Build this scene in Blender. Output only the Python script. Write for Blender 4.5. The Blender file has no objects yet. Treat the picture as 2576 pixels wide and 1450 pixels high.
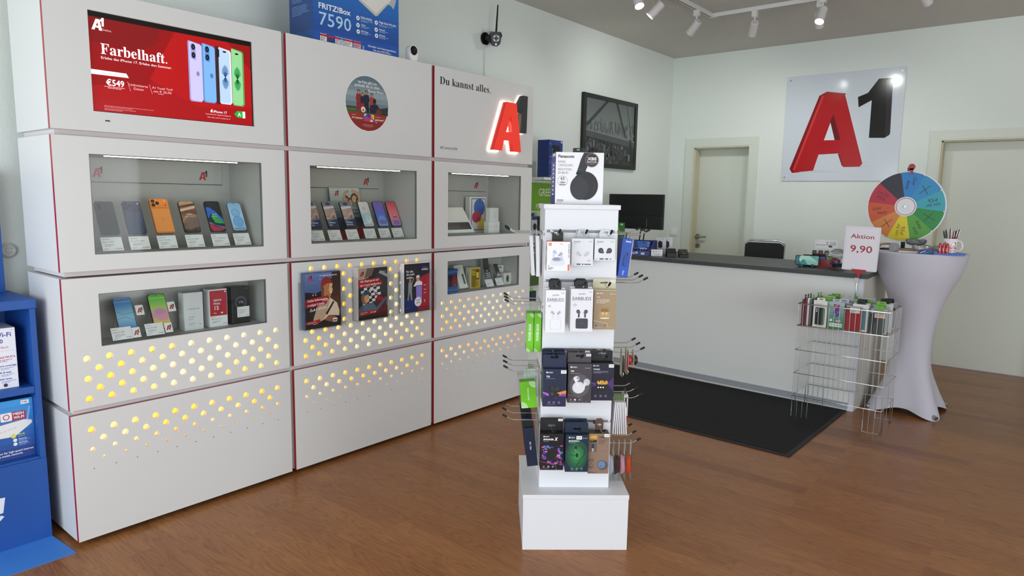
import bpy, bmesh, math, random
from mathutils import Matrix, Vector
from mathutils.geometry import tessellate_polygon
random.seed(7)
SC = bpy.context.scene
COL = SC.collection
def RD(a): return math.radians(a)

# ------------------------------------------------------------------ camera
# room axes: X runs right along the back wall, Y runs along the left wall to the back wall, Z is up
CAM_H = 1.43
yaw, pitch, roll = -0.686774551, -0.131941704, 0.0171398929
fw = Vector((math.sin(yaw) * math.cos(pitch), math.cos(yaw) * math.cos(pitch), math.sin(pitch)))
rt = Vector((math.cos(yaw), -math.sin(yaw), 0))
up = rt.cross(fw)
r2 = rt * math.cos(roll) + up * math.sin(roll)
u2 = up * math.cos(roll) - rt * math.sin(roll)
cam = bpy.data.objects.new('camera', bpy.data.cameras.new('camera'))
COL.objects.link(cam)
cam.matrix_world = Matrix(((r2.x, u2.x, -fw.x, 0), (r2.y, u2.y, -fw.y, 0), (r2.z, u2.z, -fw.z, CAM_H), (0, 0, 0, 1)))
cam.data.sensor_width = 36
cam.data.lens = 36 * 1726.06 / 2576
cam.data.clip_start = 0.05
SC.camera = cam

# ------------------------------------------------------------------ world, daylight, exposure
w = bpy.data.worlds.new('world'); SC.world = w; w.use_nodes = True
bg = w.node_tree.nodes['Background']
bg.inputs[0].default_value = (0.80, 0.90, 1.0, 1); bg.inputs[1].default_value = 0.9
def area(name, loc, rot, sx, sy, power, col):
    l = bpy.data.lights.new(name, 'AREA'); l.shape = 'RECTANGLE'; l.size = sx; l.size_y = sy
    l.energy = power; l.color = col
    o = bpy.data.objects.new(name, l); COL.objects.link(o); o.location = loc; o.rotation_euler = rot
    return o
# daylight entering through the shop windows of the front wall, plus an added side light
area('window_daylight_front', (-1.2, -1.66, 1.15), (RD(-90), 0, RD(180)), 4.0, 2.1, 72, (0.86, 0.94, 1.0))
area('window_daylight_entrance', (1.75, -1.66, 1.15), (RD(-90), 0, RD(180)), 1.5, 2.1, 18, (0.86, 0.94, 1.0))
area('window_daylight_side', (3.12, 1.6, 1.05), (0, RD(90), 0), 1.9, 4.2, 72, (0.92, 0.96, 1.0))  # unseen source on the right, added to brighten the cabinet fronts
SC.view_settings.view_transform = 'Standard'
SC.view_settings.look = 'None'
SC.view_settings.gamma = 1
SC.view_settings.use_curve_mapping = False
SC.view_settings.exposure = 0.40
SC.cycles.max_bounces = 10
SC.cycles.diffuse_bounces = 5
SC.cycles.transparent_max_bounces = 24
SC.cycles.sample_clamp_indirect = 6
SC.cycles.caustics_reflective = False
SC.cycles.caustics_refractive = False

# ------------------------------------------------------------------ materials
def lin(c): return c / 12.92 if c <= 0.04045 else ((c + 0.055) / 1.055) ** 2.4
def rgb(h):
    h = h.lstrip('#'); h = h if len(h) == 6 else ''.join(c + c for c in h)
    return tuple(lin(int(h[i:i + 2], 16) / 255) for i in (0, 2, 4)) + (1,)
MATS = {}
def nodes(m):
    m.use_nodes = True
    return m.node_tree.nodes, m.node_tree.links, m.node_tree.nodes['Principled BSDF']
def C(h, rough=0.5, metal=0.0, spec=0.5, noise=0.06, emit=0.0, coat=0.0):
    key = (h, rough, metal, spec, emit, coat)
    if key in MATS: return MATS[key]
    m = bpy.data.materials.new('paint_' + h.strip('#')); MATS[key] = m
    n, l, b = nodes(m)
    b.inputs['Base Color'].default_value = rgb(h)
    b.inputs['Metallic'].default_value = metal
    b.inputs['Specular IOR Level'].default_value = spec
    b.inputs['Coat Weight'].default_value = coat
    t = n.new('ShaderNodeTexNoise'); t.inputs['Scale'].default_value = 60
    mr = n.new('ShaderNodeMapRange'); mr.inputs[3].default_value = max(0.02, rough - noise); mr.inputs[4].default_value = min(1, rough + noise)
    l.new(t.outputs[0], mr.inputs[0]); l.new(mr.outputs[0], b.inputs['Roughness'])
    if emit:
        b.inputs['Emission Color'].default_value = rgb(h); b.inputs['Emission Strength'].default_value = emit
    return m
def bumpy(name, h, rough, scale, strength, h2=None, detail=4, dist=0.01):
    m = bpy.data.materials.new(name); n, l, b = nodes(m)
    b.inputs['Roughness'].default_value = rough
    tc = n.new('ShaderNodeTexCoord')
    t = n.new('ShaderNodeTexNoise'); t.inputs['Scale'].default_value = scale; t.inputs['Detail'].default_value = detail
    l.new(tc.outputs['Object'], t.inputs['Vector'])
    mx = n.new('ShaderNodeMix'); mx.data_type = 'RGBA'
    mx.inputs[6].default_value = rgb(h); mx.inputs[7].default_value = rgb(h2 or h)
    l.new(t.outputs[0], mx.inputs[0]); l.new(mx.outputs[2], b.inputs['Base Color'])
    bp = n.new('ShaderNodeBump'); bp.inputs['Strength'].default_value = strength; bp.inputs['Distance'].default_value = dist
    l.new(t.outputs[0], bp.inputs['Height']); l.new(bp.outputs[0], b.inputs['Normal'])
    return m
WALL = bumpy('wall_paint', '#dfe6e1', 0.85, 90, 0.12, '#e4eae6')
CEIL = bumpy('ceiling_roughcast', '#d0ccc2', 0.95, 150, 0.75, '#dedad1', 6, 0.02)
LAM = bumpy('white_laminate', '#d7d7d6', 0.42, 400, 0.02, '#dcdcdb')
NICHE = bumpy('grey_niche_laminate', '#b4b3b0', 0.5, 300, 0.03, '#bab9b6')
RAIL = bumpy('rail_laminate', '#cfc9c9', 0.5, 300, 0.02, '#d5d0d0')
SWHITE = bumpy('stand_white_lacquer', '#dddee2', 0.4, 300, 0.02, '#e0e0e4')
CLOTH = bumpy('stretch_cloth', '#c6c4d0', 0.9, 900, 0.15, '#cdcbd7')
TOPM = bumpy('dark_worktop', '#3e4142', 0.45, 350, 0.12, '#4a4d4e')
CTR = bumpy('counter_front_laminate', '#e8eae8', 0.5, 300, 0.03, '#ecedeb')
MAT_ = bumpy('black_mat_pile', '#060607', 1.0, 260, 1.0, '#1b1b1c', 8, 0.012)
RED = C('#a31220', 0.35); WHITE = C('#f2f2f2', 0.45); BLACK = C('#0c0c0d', 0.35); DGREY = C('#2a2b2d', 0.5)
CHROME = C('#c9cbcd', 0.18, 1.0); STEEL = C('#b4b4b0', 0.32, 1.0); RUB = C('#101010', 0.6)
CARDW = C('#eeeef0', 0.5); INK = C('#26262a', 0.5); GINK = C('#8a8a90', 0.5)
A_RED = C('#c8102e', 0.3); BLUE = bumpy('blue_board', '#134c9a', 0.5, 300, 0.02, '#15509f')
def clear(name, tint=(0.96, 0.98, 0.97), fac=1.0):
    # thin acrylic or glass: lets light straight through, mirrors at grazing angles
    m = bpy.data.materials.new(name); m.use_nodes = True
    n, l = m.node_tree.nodes, m.node_tree.links; n.clear()
    o = n.new('ShaderNodeOutputMaterial'); mx = n.new('ShaderNodeMixShader')
    t = n.new('ShaderNodeBsdfTransparent'); t.inputs[0].default_value = tint + (1,)
    g = n.new('ShaderNodeBsdfGlossy'); g.inputs['Roughness'].default_value = 0.03
    f = n.new('ShaderNodeFresnel'); f.inputs[0].default_value = 1.46
    mu = n.new('ShaderNodeMath'); mu.operation = 'MULTIPLY'; mu.inputs[1].default_value = fac
    gm = n.new('ShaderNodeNewGeometry'); bf = n.new('ShaderNodeMath'); bf.operation = 'SUBTRACT'; bf.inputs[0].default_value = fac; l.new(gm.outputs['Backfacing'], bf.inputs[1]); bf.use_clamp = True
    l.new(bf.outputs[0], mu.inputs[1])
    l.new(f.outputs[0], mu.inputs[0]); l.new(mu.outputs[0], mx.inputs[0]); l.new(t.outputs[0], mx.inputs[1]); l.new(g.outputs[0], mx.inputs[2]); l.new(mx.outputs[0], o.inputs[0])
    return m
GLASS = clear('cabinet_glass', (0.93, 0.95, 0.94), 1.0)
ACR = clear('clear_acrylic', (0.93, 0.95, 0.95), 1.0)
def emis(name, h, s):
    m = bpy.data.materials.new(name); n, l, b = nodes(m)
    b.inputs['Base Color'].default_value = rgb(h); b.inputs['Emission Color'].default_value = rgb(h); b.inputs['Emission Strength'].default_value = s
    return m
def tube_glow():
    # diffuser sheet behind the pierced panels; glows itself, tube's white hot spots painted as noise
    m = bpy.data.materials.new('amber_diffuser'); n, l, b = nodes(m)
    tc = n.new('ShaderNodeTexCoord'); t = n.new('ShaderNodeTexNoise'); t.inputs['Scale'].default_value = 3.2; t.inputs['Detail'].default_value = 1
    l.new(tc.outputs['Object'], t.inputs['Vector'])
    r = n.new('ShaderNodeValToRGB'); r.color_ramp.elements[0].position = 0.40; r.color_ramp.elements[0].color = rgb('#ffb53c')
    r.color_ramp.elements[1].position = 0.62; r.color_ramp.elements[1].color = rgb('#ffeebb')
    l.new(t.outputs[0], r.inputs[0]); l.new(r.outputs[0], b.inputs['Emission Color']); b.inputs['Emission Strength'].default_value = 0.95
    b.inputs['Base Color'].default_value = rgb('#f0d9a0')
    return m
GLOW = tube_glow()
def floor_mat():
    m = bpy.data.materials.new('wood_laminate'); n, l, b = nodes(m)
    tc = n.new('ShaderNodeTexCoord')
    br = n.new('ShaderNodeTexBrick'); br.offset = 0.37; br.offset_frequency = 2; br.squash = 1
    br.inputs['Color1'].default_value = (0, 0, 0, 1); br.inputs['Color2'].default_value = (1, 1, 1, 1); br.inputs['Mortar'].default_value = (0.5, 0.5, 0.5, 1)
    br.inputs['Scale'].default_value = 1; br.inputs['Mortar Size'].default_value = 0.0006; br.inputs['Mortar Smooth'].default_value = 0
    br.inputs['Brick Width'].default_value = 0.92; br.inputs['Row Height'].default_value = 0.0921
    l.new(tc.outputs['Object'], br.inputs['Vector'])
    sep = n.new('ShaderNodeSeparateColor'); l.new(br.outputs['Color'], sep.inputs[0])
    # grain: stretched noise fed with a per-strip offset
    mp = n.new('ShaderNodeMapping'); mp.inputs['Scale'].default_value = (1.3, 9.0, 1); l.new(tc.outputs['Object'], mp.inputs[0])
    off = n.new('ShaderNodeMath'); off.operation = 'MULTIPLY'; off.inputs[1].default_value = 37; l.new(sep.outputs[0], off.inputs[0])
    n1 = n.new('ShaderNodeTexNoise'); n1.noise_dimensions = '4D'; n1.inputs['Scale'].default_value = 1.5; n1.inputs['Detail'].default_value = 2; n1.inputs['Roughness'].default_value = 0.45
    l.new(mp.outputs[0], n1.inputs['Vector']); l.new(off.outputs[0], n1.inputs['W'])
    rings = n.new('ShaderNodeMath'); rings.operation = 'MULTIPLY'; rings.inputs[1].default_value = 15; l.new(n1.outputs[0], rings.inputs[0])
    fr = n.new('ShaderNodeMath'); fr.operation = 'FRACT'; l.new(rings.outputs[0], fr.inputs[0])
    rp = n.new('ShaderNodeValToRGB'); e = rp.color_ramp.elements
    e[0].position = 0; e[0].color = (0.42, 0.42, 0.42, 1); e[1].position = 1; e[1].color = (0.5, 0.5, 0.5, 1)
    x = e.new(0.12); x.color = (0.52, 0.52, 0.52, 1); x = e.new(0.7); x.color = (0.60, 0.60, 0.60, 1)
    l.new(fr.outputs[0], rp.inputs[0])
    # fine pores along the grain
    mp2 = n.new('ShaderNodeMapping'); mp2.inputs['Scale'].default_value = (6, 190, 1); l.new(tc.outputs['Object'], mp2.inputs[0])
    n2 = n.new('ShaderNodeTexNoise'); n2.inputs['Scale'].default_value = 1; n2.inputs['Detail'].default_value = 4; l.new(mp2.outputs[0], n2.inputs['Vector'])
    ad = n.new('ShaderNodeMath'); ad.operation = 'MULTIPLY_ADD'; ad.inputs[1].default_value = 0.28; l.new(n2.outputs[0], ad.inputs[0]); l.new(rp.outputs[0], ad.inputs[2])
    # tone of each strip, a few clearly darker
    tone = n.new('ShaderNodeValToRGB'); te = tone.color_ramp.elements
    te[0].position = 0; te[0].color = (0.36, 0.36, 0.36, 1); te[1].position = 1; te[1].color = (0.56, 0.56, 0.56, 1)
    x = te.new(0.10); x.color = (0.47, 0.47, 0.47, 1)
    l.new(sep.outputs[0], tone.inputs[0])
    a2 = n.new('ShaderNodeMath'); a2.operation = 'ADD'; l.new(ad.outputs[0], a2.inputs[0]); l.new(tone.outputs[0], a2.inputs[1])
    wr = n.new('ShaderNodeValToRGB'); we = wr.color_ramp.elements
    we[0].position = 0.78 / 1.6; we[0].color = rgb('#58331a'); we[1].position = 1.0; we[1].color = rgb('#bd8654')
    x = we.new(0.70); x.color = rgb('#86542f'); x = we.new(0.80); x.color = rgb('#9c683c')
    sc = n.new('ShaderNodeMath'); sc.operation = 'MULTIPLY'; sc.inputs[1].default_value = 1 / 1.6; l.new(a2.outputs[0], sc.inputs[0])
    l.new(sc.outputs[0], wr.inputs[0])
    jm = n.new('ShaderNodeMix'); jm.data_type = 'RGBA'; jm.inputs[7].default_value = rgb('#5a3a26')
    jf = n.new('ShaderNodeMath'); jf.operation = 'MULTIPLY'; jf.inputs[1].default_value = 0.5; l.new(br.outputs['Fac'], jf.inputs[0])
    l.new(jf.outputs[0], jm.inputs[0]); l.new(wr.outputs[0], jm.inputs[6]); l.new(jm.outputs[2], b.inputs['Base Color'])
    b.inputs['Roughness'].default_value = 0.30; b.inputs['Specular IOR Level'].default_value = 0.32
    bp = n.new('ShaderNodeBump'); bp.inputs['Strength'].default_value = 0.06; bp.inputs['Distance'].default_value = 0.002
    l.new(n2.outputs[0], bp.inputs['Height']); l.new(bp.outputs[0], b.inputs['Normal'])
    return m
FLOOR = floor_mat()

# ------------------------------------------------------------------ mesh building
def rrpts(w, h, r, n=5, cx=0, cy=0):
    p = []
    for k, (sx, sy) in enumerate(((1, -1), (1, 1), (-1, 1), (-1, -1))):
        for i in range(n + 1):
            a = RD(-90 + 90 * k + 90 * i / n)
            p.append((cx + sx * (w / 2 - r) + r * math.cos(a), cy + sy * (h / 2 - r) + r * math.sin(a)))
    return p
def circ(cx, cy, rx, ry=None, n=20, a0=0):
    ry = rx if ry is None else ry
    return [(cx + rx * math.cos(a0 + 2 * math.pi * i / n), cy + ry * math.sin(a0 + 2 * math.pi * i / n)) for i in range(n)]
def frame_of(d):
    d = d.normalized(); a = Vector((0, 0, 1)) if abs(d.z) < 0.9 else Vector((1, 0, 0))
    x = d.cross(a).normalized(); return x, d.cross(x).normalized()
class MB:
    def __init__(s): s.v = []; s.f = []; s.mi = []; s.mats = []; s.sm = []; s.T = Matrix()
    def m(s, mat):
        if mat not in s.mats: s.mats.append(mat)
        return s.mats.index(mat)
    def add(s, vs, fs, mat, smooth=False):
        o = len(s.v); k = s.m(mat)
        s.v += [tuple(s.T @ Vector(v)) for v in vs]
        for f in fs: s.f.append([o + i for i in f]); s.mi.append(k); s.sm.append(smooth)
        return s
    def bx(s, x0, x1, y0, y1, z0, z1, mat, b=0):
        if b <= 0:
            vs = [(x, y, z) for x in (x0, x1) for y in (y0, y1) for z in (z0, z1)]
            return s.add(vs, [(0, 1, 3, 2), (4, 6, 7, 5), (0, 4, 5, 1), (2, 3, 7, 6), (0, 2, 6, 4), (1, 5, 7, 3)], mat)
        bm = bmesh.new(); bmesh.ops.create_cube(bm, size=1)
        for v in bm.verts: v.co = Vector(((x0 + x1) / 2 + v.co.x * (x1 - x0), (y0 + y1) / 2 + v.co.y * (y1 - y0), (z0 + z1) / 2 + v.co.z * (z1 - z0)))
        b = min(b, 0.45 * min(x1 - x0, y1 - y0, z1 - z0))
        bmesh.ops.bevel(bm, geom=bm.edges[:], offset=b, segments=2, profile=0.6, affect='EDGES')
        bm.verts.index_update()
        s.add([v.co[:] for v in bm.verts], [[v.index for v in f.verts] for f in bm.faces], mat); bm.free(); return s
    def cyl(s, p0, p1, r, mat, n=16, r2=None, caps=True):
        p0, p1 = Vector(p0), Vector(p1); r2 = r if r2 is None else r2; x, y = frame_of(p1 - p0); vs = []
        for p, q in ((p0, r), (p1, r2)):
            for i in range(n):
                a = 2 * math.pi * i / n; vs.append(p + (x * math.cos(a) + y * math.sin(a)) * q)
        s.add(vs, [(i, (i + 1) % n, n + (i + 1) % n, n + i) for i in range(n)], mat, True)
        if caps: s.add(vs, [list(range(n))[::-1], list(range(n, 2 * n))], mat)
        return s
    def tube(s, pts, r, mat, n=8, closed=False):
        P = [Vector(p) for p in pts]; N = len(P); vs = []; fs = []; x = None
        for i, p in enumerate(P):
            if closed: d = P[(i + 1) % N] - P[i - 1]
            else: d = P[min(i + 1, N - 1)] - P[max(i - 1, 0)]
            d.normalize()
            if x is None: x, y = frame_of(d)
            else: x = (x - d * x.dot(d)).normalized(); y = d.cross(x)
            for k in range(n):
                a = 2 * math.pi * k / n; vs.append(p + (x * math.cos(a) + y * math.sin(a)) * r)
        for i in range(N if closed else N - 1):
            j = (i + 1) % N
            for k in range(n): fs.append((i * n + k, i * n + (k + 1) % n, j * n + (k + 1) % n, j * n + k))
        s.add(vs, fs, mat, True)
        if not closed: s.add(vs, [list(range(n))[::-1], list(range((N - 1) * n, N * n))], mat)
        return s
    def lathe(s, prof, mat, n=32, c=(0, 0, 0)):
        vs = []; fs = []
        for r, z in prof:
            for k in range(n):
                a = 2 * math.pi * k / n; vs.append((c[0] + r * math.cos(a), c[1] + r * math.sin(a), c[2] + z))
        for i in range(len(prof) - 1):
            for k in range(n): fs.append((i * n + k, i * n + (k + 1) % n, (i + 1) * n + (k + 1) % n, (i + 1) * n + k))
        return s.add(vs, fs, mat, True)
    def prism(s, poly, y0, y1, mat, holes=(), side=None, hside=None, back=None, smooth=False):
        # outline in the x-z plane, front cap at y0 (faces -y), back cap at y1
        loops = [list(poly)] + [list(h) for h in holes]; flat = [p for L in loops for p in L]
        tris = tessellate_polygon([[Vector((p[0], p[1], 0)) for p in L] for L in loops])
        f, k = [], []
        for t in tris:
            a, b, c = [flat[i] for i in t]
            if (b[0] - a[0]) * (c[1] - a[1]) - (b[1] - a[1]) * (c[0] - a[0]) < 0: t = (t[0], t[2], t[1])
            f.append(t); k.append((t[0], t[2], t[1]))
        s.add([(p[0], y0, p[1]) for p in flat], f, mat); s.add([(p[0], y1, p[1]) for p in flat], k, back or mat)
        for li, L in enumerate(loops):
            n = len(L); vs = [(p[0], y0, p[1]) for p in L] + [(p[0], y1, p[1]) for p in L]
            s.add(vs, [(i, (i + 1) % n, n + (i + 1) % n, n + i) for i in range(n)], (side or mat) if li == 0 else (hside or side or mat), smooth)
        return s
    def build(s, name, parent=None):
        me = bpy.data.meshes.new(name); me.from_pydata(s.v, [], s.f)
        for mt in s.mats: me.materials.append(mt)
        me.polygons.foreach_set('material_index', s.mi); me.polygons.foreach_set('use_smooth', s.sm); me.update()
        o = bpy.data.objects.new(name, me); COL.objects.link(o)
        if parent is not None: o.parent = parent
        return o
def thing(name, label, cat, loc=(0, 0, 0), rz=0, group=None, rx=0, ry=0):
    o = bpy.data.objects.new(name, None); COL.objects.link(o); o.empty_display_size = 0.05
    return tag(o, label, cat, loc, rz, group, rx, ry)
def tag(o, label, cat, loc=(0, 0, 0), rz=0, group=None, rx=0, ry=0):
    o.location = loc; o.rotation_euler = (RD(rx), RD(ry), RD(rz)); o['label'] = label; o['category'] = cat
    if group: o['group'] = group
    return o
def solo(name, mb, label, cat, loc=(0, 0, 0), rz=0, group=None, rx=0, ry=0): return tag(mb.build(name), label, cat, loc, rz, group, rx, ry)
def part(parent, name, mb, label=None):
    o = mb.build(name, parent)
    if label: o['label'] = label
    return o
def struct(name, mb, parent=None):
    o = mb.build(name, parent)
    if parent is None: o['kind'] = 'structure'
    return o
def dup(root, label, loc, rz=None, group=None):
    def cp(o, par):
        c = o.copy(); COL.objects.link(c)
        if par is not None: c.parent = par
        for ch in [x for x in o.children]: cp(ch, c)
        return c
    r = cp(root, None); r['label'] = label; r.location = loc
    if rz is not None: r.rotation_euler.z = RD(rz)
    if group: r['group'] = group
    return r

# ------------------------------------------------------------------ printing (lettering and flat graphics as inlaid faces of a part's own mesh)
def sty(t, st):
    if not st: return t
    up_, lo, dg = {'se': (0x1D400, 0x1D41A, 0x1D7CE), 'sb': (0x1D5D4, 0x1D5EE, 0x1D7EC), 'it': (0x1D608, 0x1D622, None), 'sc': (0x1D4D0, 0x1D4EA, None), 'bi': (0x1D63C, 0x1D656, 0x1D7EC)}[st]
    o = ''
    for c in t:
        if 'A' <= c <= 'Z': o += chr(up_ + ord(c) - 65)
        elif 'a' <= c <= 'z': o += chr(lo + ord(c) - 97)
        elif '0' <= c <= '9' and dg: o += chr(dg + ord(c) - 48)
        else: o += c
    return o
TXT = {}
def text_mesh(t, b):
    if (t, b) in TXT: return TXT[(t, b)]
    c = bpy.data.curves.new('lettering', 'FONT'); c.body = t; c.resolution_u = 2; c.fill_mode = 'FRONT'; c.offset = b
    o = bpy.data.objects.new('lettering', c); COL.objects.link(o)
    dg = bpy.context.evaluated_depsgraph_get(); dg.update(); ev = o.evaluated_get(dg); me = ev.to_mesh()
    vs = [(v.co.x, v.co.y) for v in me.vertices]; fs = [tuple(p.vertices) for p in me.polygons]; ev.to_mesh_clear()
    bpy.data.objects.remove(o); bpy.data.curves.remove(c)
    g = []
    for f in fs:
        a, b_, c_ = [vs[i] for i in f[:3]]
        g.append(f if (b_[0] - a[0]) * (c_[1] - a[1]) - (b_[1] - a[1]) * (c_[0] - a[0]) > 0 else f[::-1])
    x0, x1 = (min(v[0] for v in vs), max(v[0] for v in vs)) if vs else (0, 0)
    TXT[(t, b)] = (vs, g, x0, x1); return TXT[(t, b)]
class PR:
    # coordinates in millimetres from O along U (right) and V (up); every call lies a hair above the last
    def __init__(s, mb, O, U=(1, 0, 0), V=(0, 0, 1), step=0.00006, base=0.0002):
        s.mb = mb; s.O = Vector(O); s.U = Vector(U).normalized(); s.V = Vector(V).normalized(); s.N = s.U.cross(s.V); s.k = 0; s.step = step; s.base = base
    def put(s, vs, fs, mat):
        if isinstance(mat, str): mat = C(mat, 0.42)
        s.k += 1; n = s.N * (s.base + s.step * s.k)
        s.mb.add([s.O + s.U * (x / 1000) + s.V * (y / 1000) + n for x, y in vs], fs, mat); return s
    def poly(s, p, c):
        if len(p) > 4:
            t = tessellate_polygon([[Vector((x, y, 0)) for x, y in p]]); fs = []
            for q in t:
                a, b, d = [p[i] for i in q]
                fs.append(q if (b[0] - a[0]) * (d[1] - a[1]) - (b[1] - a[1]) * (d[0] - a[0]) > 0 else q[::-1])
        else:
            ar = sum(p[i][0] * p[(i + 1) % len(p)][1] - p[(i + 1) % len(p)][0] * p[i][1] for i in range(len(p)))
            fs = [list(range(len(p))) if ar > 0 else list(range(len(p)))[::-1]]
        return s.put(p, fs, c)
    def rect(s, x, y, w, h, c): return s.put([(x, y), (x + w, y), (x + w, y + h), (x, y + h)], [(0, 1, 2, 3)], c)
    def rr(s, x, y, w, h, r, c): return s.put(rrpts(w, h, r, 4, x + w / 2, y + h / 2), [list(range(20))], c)
    def ell(s, x, y, rx, c, ry=None, n=24): return s.put(circ(x, y, rx, ry, n), [list(range(n))], c)
    def ring(s, x, y, r, w, c, n=28):
        v = circ(x, y, r, None, n) + circ(x, y, r - w, None, n)
        return s.put(v, [(i, (i + 1) % n, n + (i + 1) % n, n + i) for i in range(n)], c)
    def arc(s, x, y, r, w, a0, a1, c, n=14):
        v = [(x + q * math.cos(RD(a0 + (a1 - a0) * i / n)), y + q * math.sin(RD(a0 + (a1 - a0) * i / n))) for q in (r, r - w) for i in range(n + 1)]
        return s.put(v, [(i, i + 1, n + 2 + i, n + 1 + i) for i in range(n)], c)
    def line(s, pts, w, c):
        for (x0, y0), (x1, y1) in zip(pts, pts[1:]):
            d = math.hypot(x1 - x0, y1 - y0) or 1; a, b = -(y1 - y0) / d * w / 2, (x1 - x0) / d * w / 2
            s.put([(x0 - a, y0 - b), (x1 - a, y1 - b), (x1 + a, y1 + b), (x0 + a, y0 + b)], [(0, 1, 2, 3)], c)
        return s
    def txt(s, t, x, y, h, c, al='l', w=None, b=0.0, rot=0, st=None, sh=0.0):
        # h is the height of a capital; w, when given, is the width the line is set to
        vs, fs, x0, x1 = text_mesh(sty(t, st), b)
        if not vs: return s
        k = h / 0.69; kx = (w / (x1 - x0)) if w else k; W = (x1 - x0) * kx
        o = {'l': 0, 'c': -W / 2, 'r': -W}[al]; ca, sa = math.cos(RD(rot)), math.sin(RD(rot)); P = []
        for a, d in vs:
            a2 = (a - x0) * kx + o + sh * d * k; d2 = d * k; P.append((x + a2 * ca - d2 * sa, y + a2 * sa + d2 * ca))
        return s.put(P, fs, c)
    def greek(s, x, y, w, n, lh, c, al='l'):
        # n lines of print too small to read, first line's top at y
        vs, fs = [], []
        for i in range(n):
            f = (0.75 + 0.25 * random.random()) if i < n - 1 else 0.55; ww = w * f; xx = x if al == 'l' else x + (w - ww) / 2; yy = y - i * lh
            px = xx
            while px < xx + ww:
                l = min(xx + ww - px, lh * (1.0 + 2.2 * random.random())); k = len(vs)
                vs += [(px, yy - lh * 0.45), (px + l, yy - lh * 0.45), (px + l, yy), (px, yy)]; fs.append((k, k + 1, k + 2, k + 3)); px += l + lh * 0.35
        return s.put(vs, fs, c)
    def grad(s, x, y, w, h, c1, c2, n=10, horiz=False):
        def mixc(t):
            a = [int(c1[i:i + 2], 16) for i in (1, 3, 5)]; b = [int(c2[i:i + 2], 16) for i in (1, 3, 5)]
            return '#%02x%02x%02x' % tuple(int(p + (q - p) * t) for p, q in zip(a, b))
        k0 = s.k
        for i in range(n):
            s.k = k0; t = i / (n - 1)
            if horiz: s.rect(x + w * i / n, y, w / n, h, mixc(t))
            else: s.rect(x, y + h * i / n, w, h / n, mixc(t))
        return s
    def a1(s, x, y, h, ca='#c8102e', c1='#1c1a1d'):
        q = lambda P: [(x + a * h, y + b * h) for a, b in P]
        a, hole, one = A1_A, A1_H, A1_1
        L = [q(a), q(hole)]; flat = L[0] + L[1]
        t = tessellate_polygon([[Vector((p[0], p[1], 0)) for p in l] for l in L]); fs = []
        for f in t:
            A, B, D = [flat[i] for i in f]
            fs.append(f if (B[0] - A[0]) * (D[1] - A[1]) - (B[1] - A[1]) * (D[0] - A[0]) > 0 else f[::-1])
        s.put(flat, fs, ca); return s.poly(q(one), c1)
    def clip(s, p, f): return [q for q in p if f(q)]
A1_A = [(0, 0), (0.27, 0), (0.335, 0.215), (0.60, 0.215), (0.645, 0), (0.905, 0), (0.73, 1.0), (0.40, 1.0)]
A1_H = [(0.40, 0.39), (0.60, 0.39), (0.545, 0.73)]
A1_1 = [(0.755, 0.81), (0.90, 0.87), (0.90, 0.41), (1.08, 0.41), (1.105, 1.19), (0.95, 1.19), (0.755, 0.92)]
def price(pr, x, y, w=18, h=9, t='€ 29,90'):
    pr.rect(x, y, w, h, '#f4f4f6'); return pr.txt(t, x + w / 2, y + h * 0.3, h * 0.42, '#1a1a20', 'c', w * 0.75, 0.02)

# ------------------------------------------------------------------ setting
XW, YB, ZC = -3.503, 6.94, 2.925
XR, YF = 3.05, -1.6
struct('floor', MB().bx(XW - 0.2, XR + 0.2, YF - 0.2, YB + 0.4, -0.06, 0, FLOOR))
struct('ceiling', MB().bx(XW - 0.2, XR + 0.2, YF - 0.2, YB + 0.4, ZC, ZC + 0.08, CEIL))
struct('wall_left', MB().bx(XW - 0.15, XW, YF - 0.15, YB + 0.3, 0, ZC, WALL))
d1 = (-3.234, -2.622, 1.987); d2 = (-0.982, -0.12, 1.979)
struct('wall_back', MB().prism([(XW, 0), (d1[0], 0), (d1[0], d1[2]), (d1[1], d1[2]), (d1[1], 0), (d2[0], 0), (d2[0], d2[2]), (d2[1], d2[2]), (d2[1], 0), (XR, 0), (XR, ZC), (XW, ZC)], YB, YB + 0.25, WALL))
def rect(x0, x1, z0, z1): return [(x0, z0), (x1, z0), (x1, z1), (x0, z1)]
m = MB(); m.prism(rect(XW, XR, 0, ZC), YF - 0.15, YF, WALL, [rect(-3.2, 0.8, 0.1, 2.2), rect(1.0, 2.5, 0.1, 2.2)])
struct('wall_front', m)
m = MB(); m.T = Matrix.Rotation(RD(90), 4, 'Z'); m.prism(rect(YF, YB + 0.25, 0, ZC), -XR - 0.15, -XR, WALL, [rect(-0.5, 3.7, 0.1, 2.0)])
struct('wall_right', m)
FRM = C('#4a4d50', 0.4)
for k, (x0, x1) in enumerate(((-3.2, 0.8), (1.0, 2.5))):
    m = MB(); m.prism(rect(x0, x1, 0.1, 2.2), YF - 0.14, YF - 0.07, FRM, [rect(x0 + 0.05, x1 - 0.05, 0.15, 2.15)])
    wn = struct('window_%d' % (k + 1), m)
    part(wn, 'window_pane', MB().bx(x0 + 0.05, x1 - 0.05, YF - 0.115, YF - 0.105, 0.15, 2.15, GLASS))
m = MB(); m.T = Matrix.Rotation(RD(90), 4, 'Z'); m.prism(rect(-0.5, 3.7, 0.1, 2.0), -XR - 0.14, -XR - 0.08, FRM, [rect(-0.45, 1.57, 0.15, 1.95), rect(1.63, 3.65, 0.15, 1.95)])
struct('window_3', m)  # unseen window, added as the opening for the side light
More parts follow.
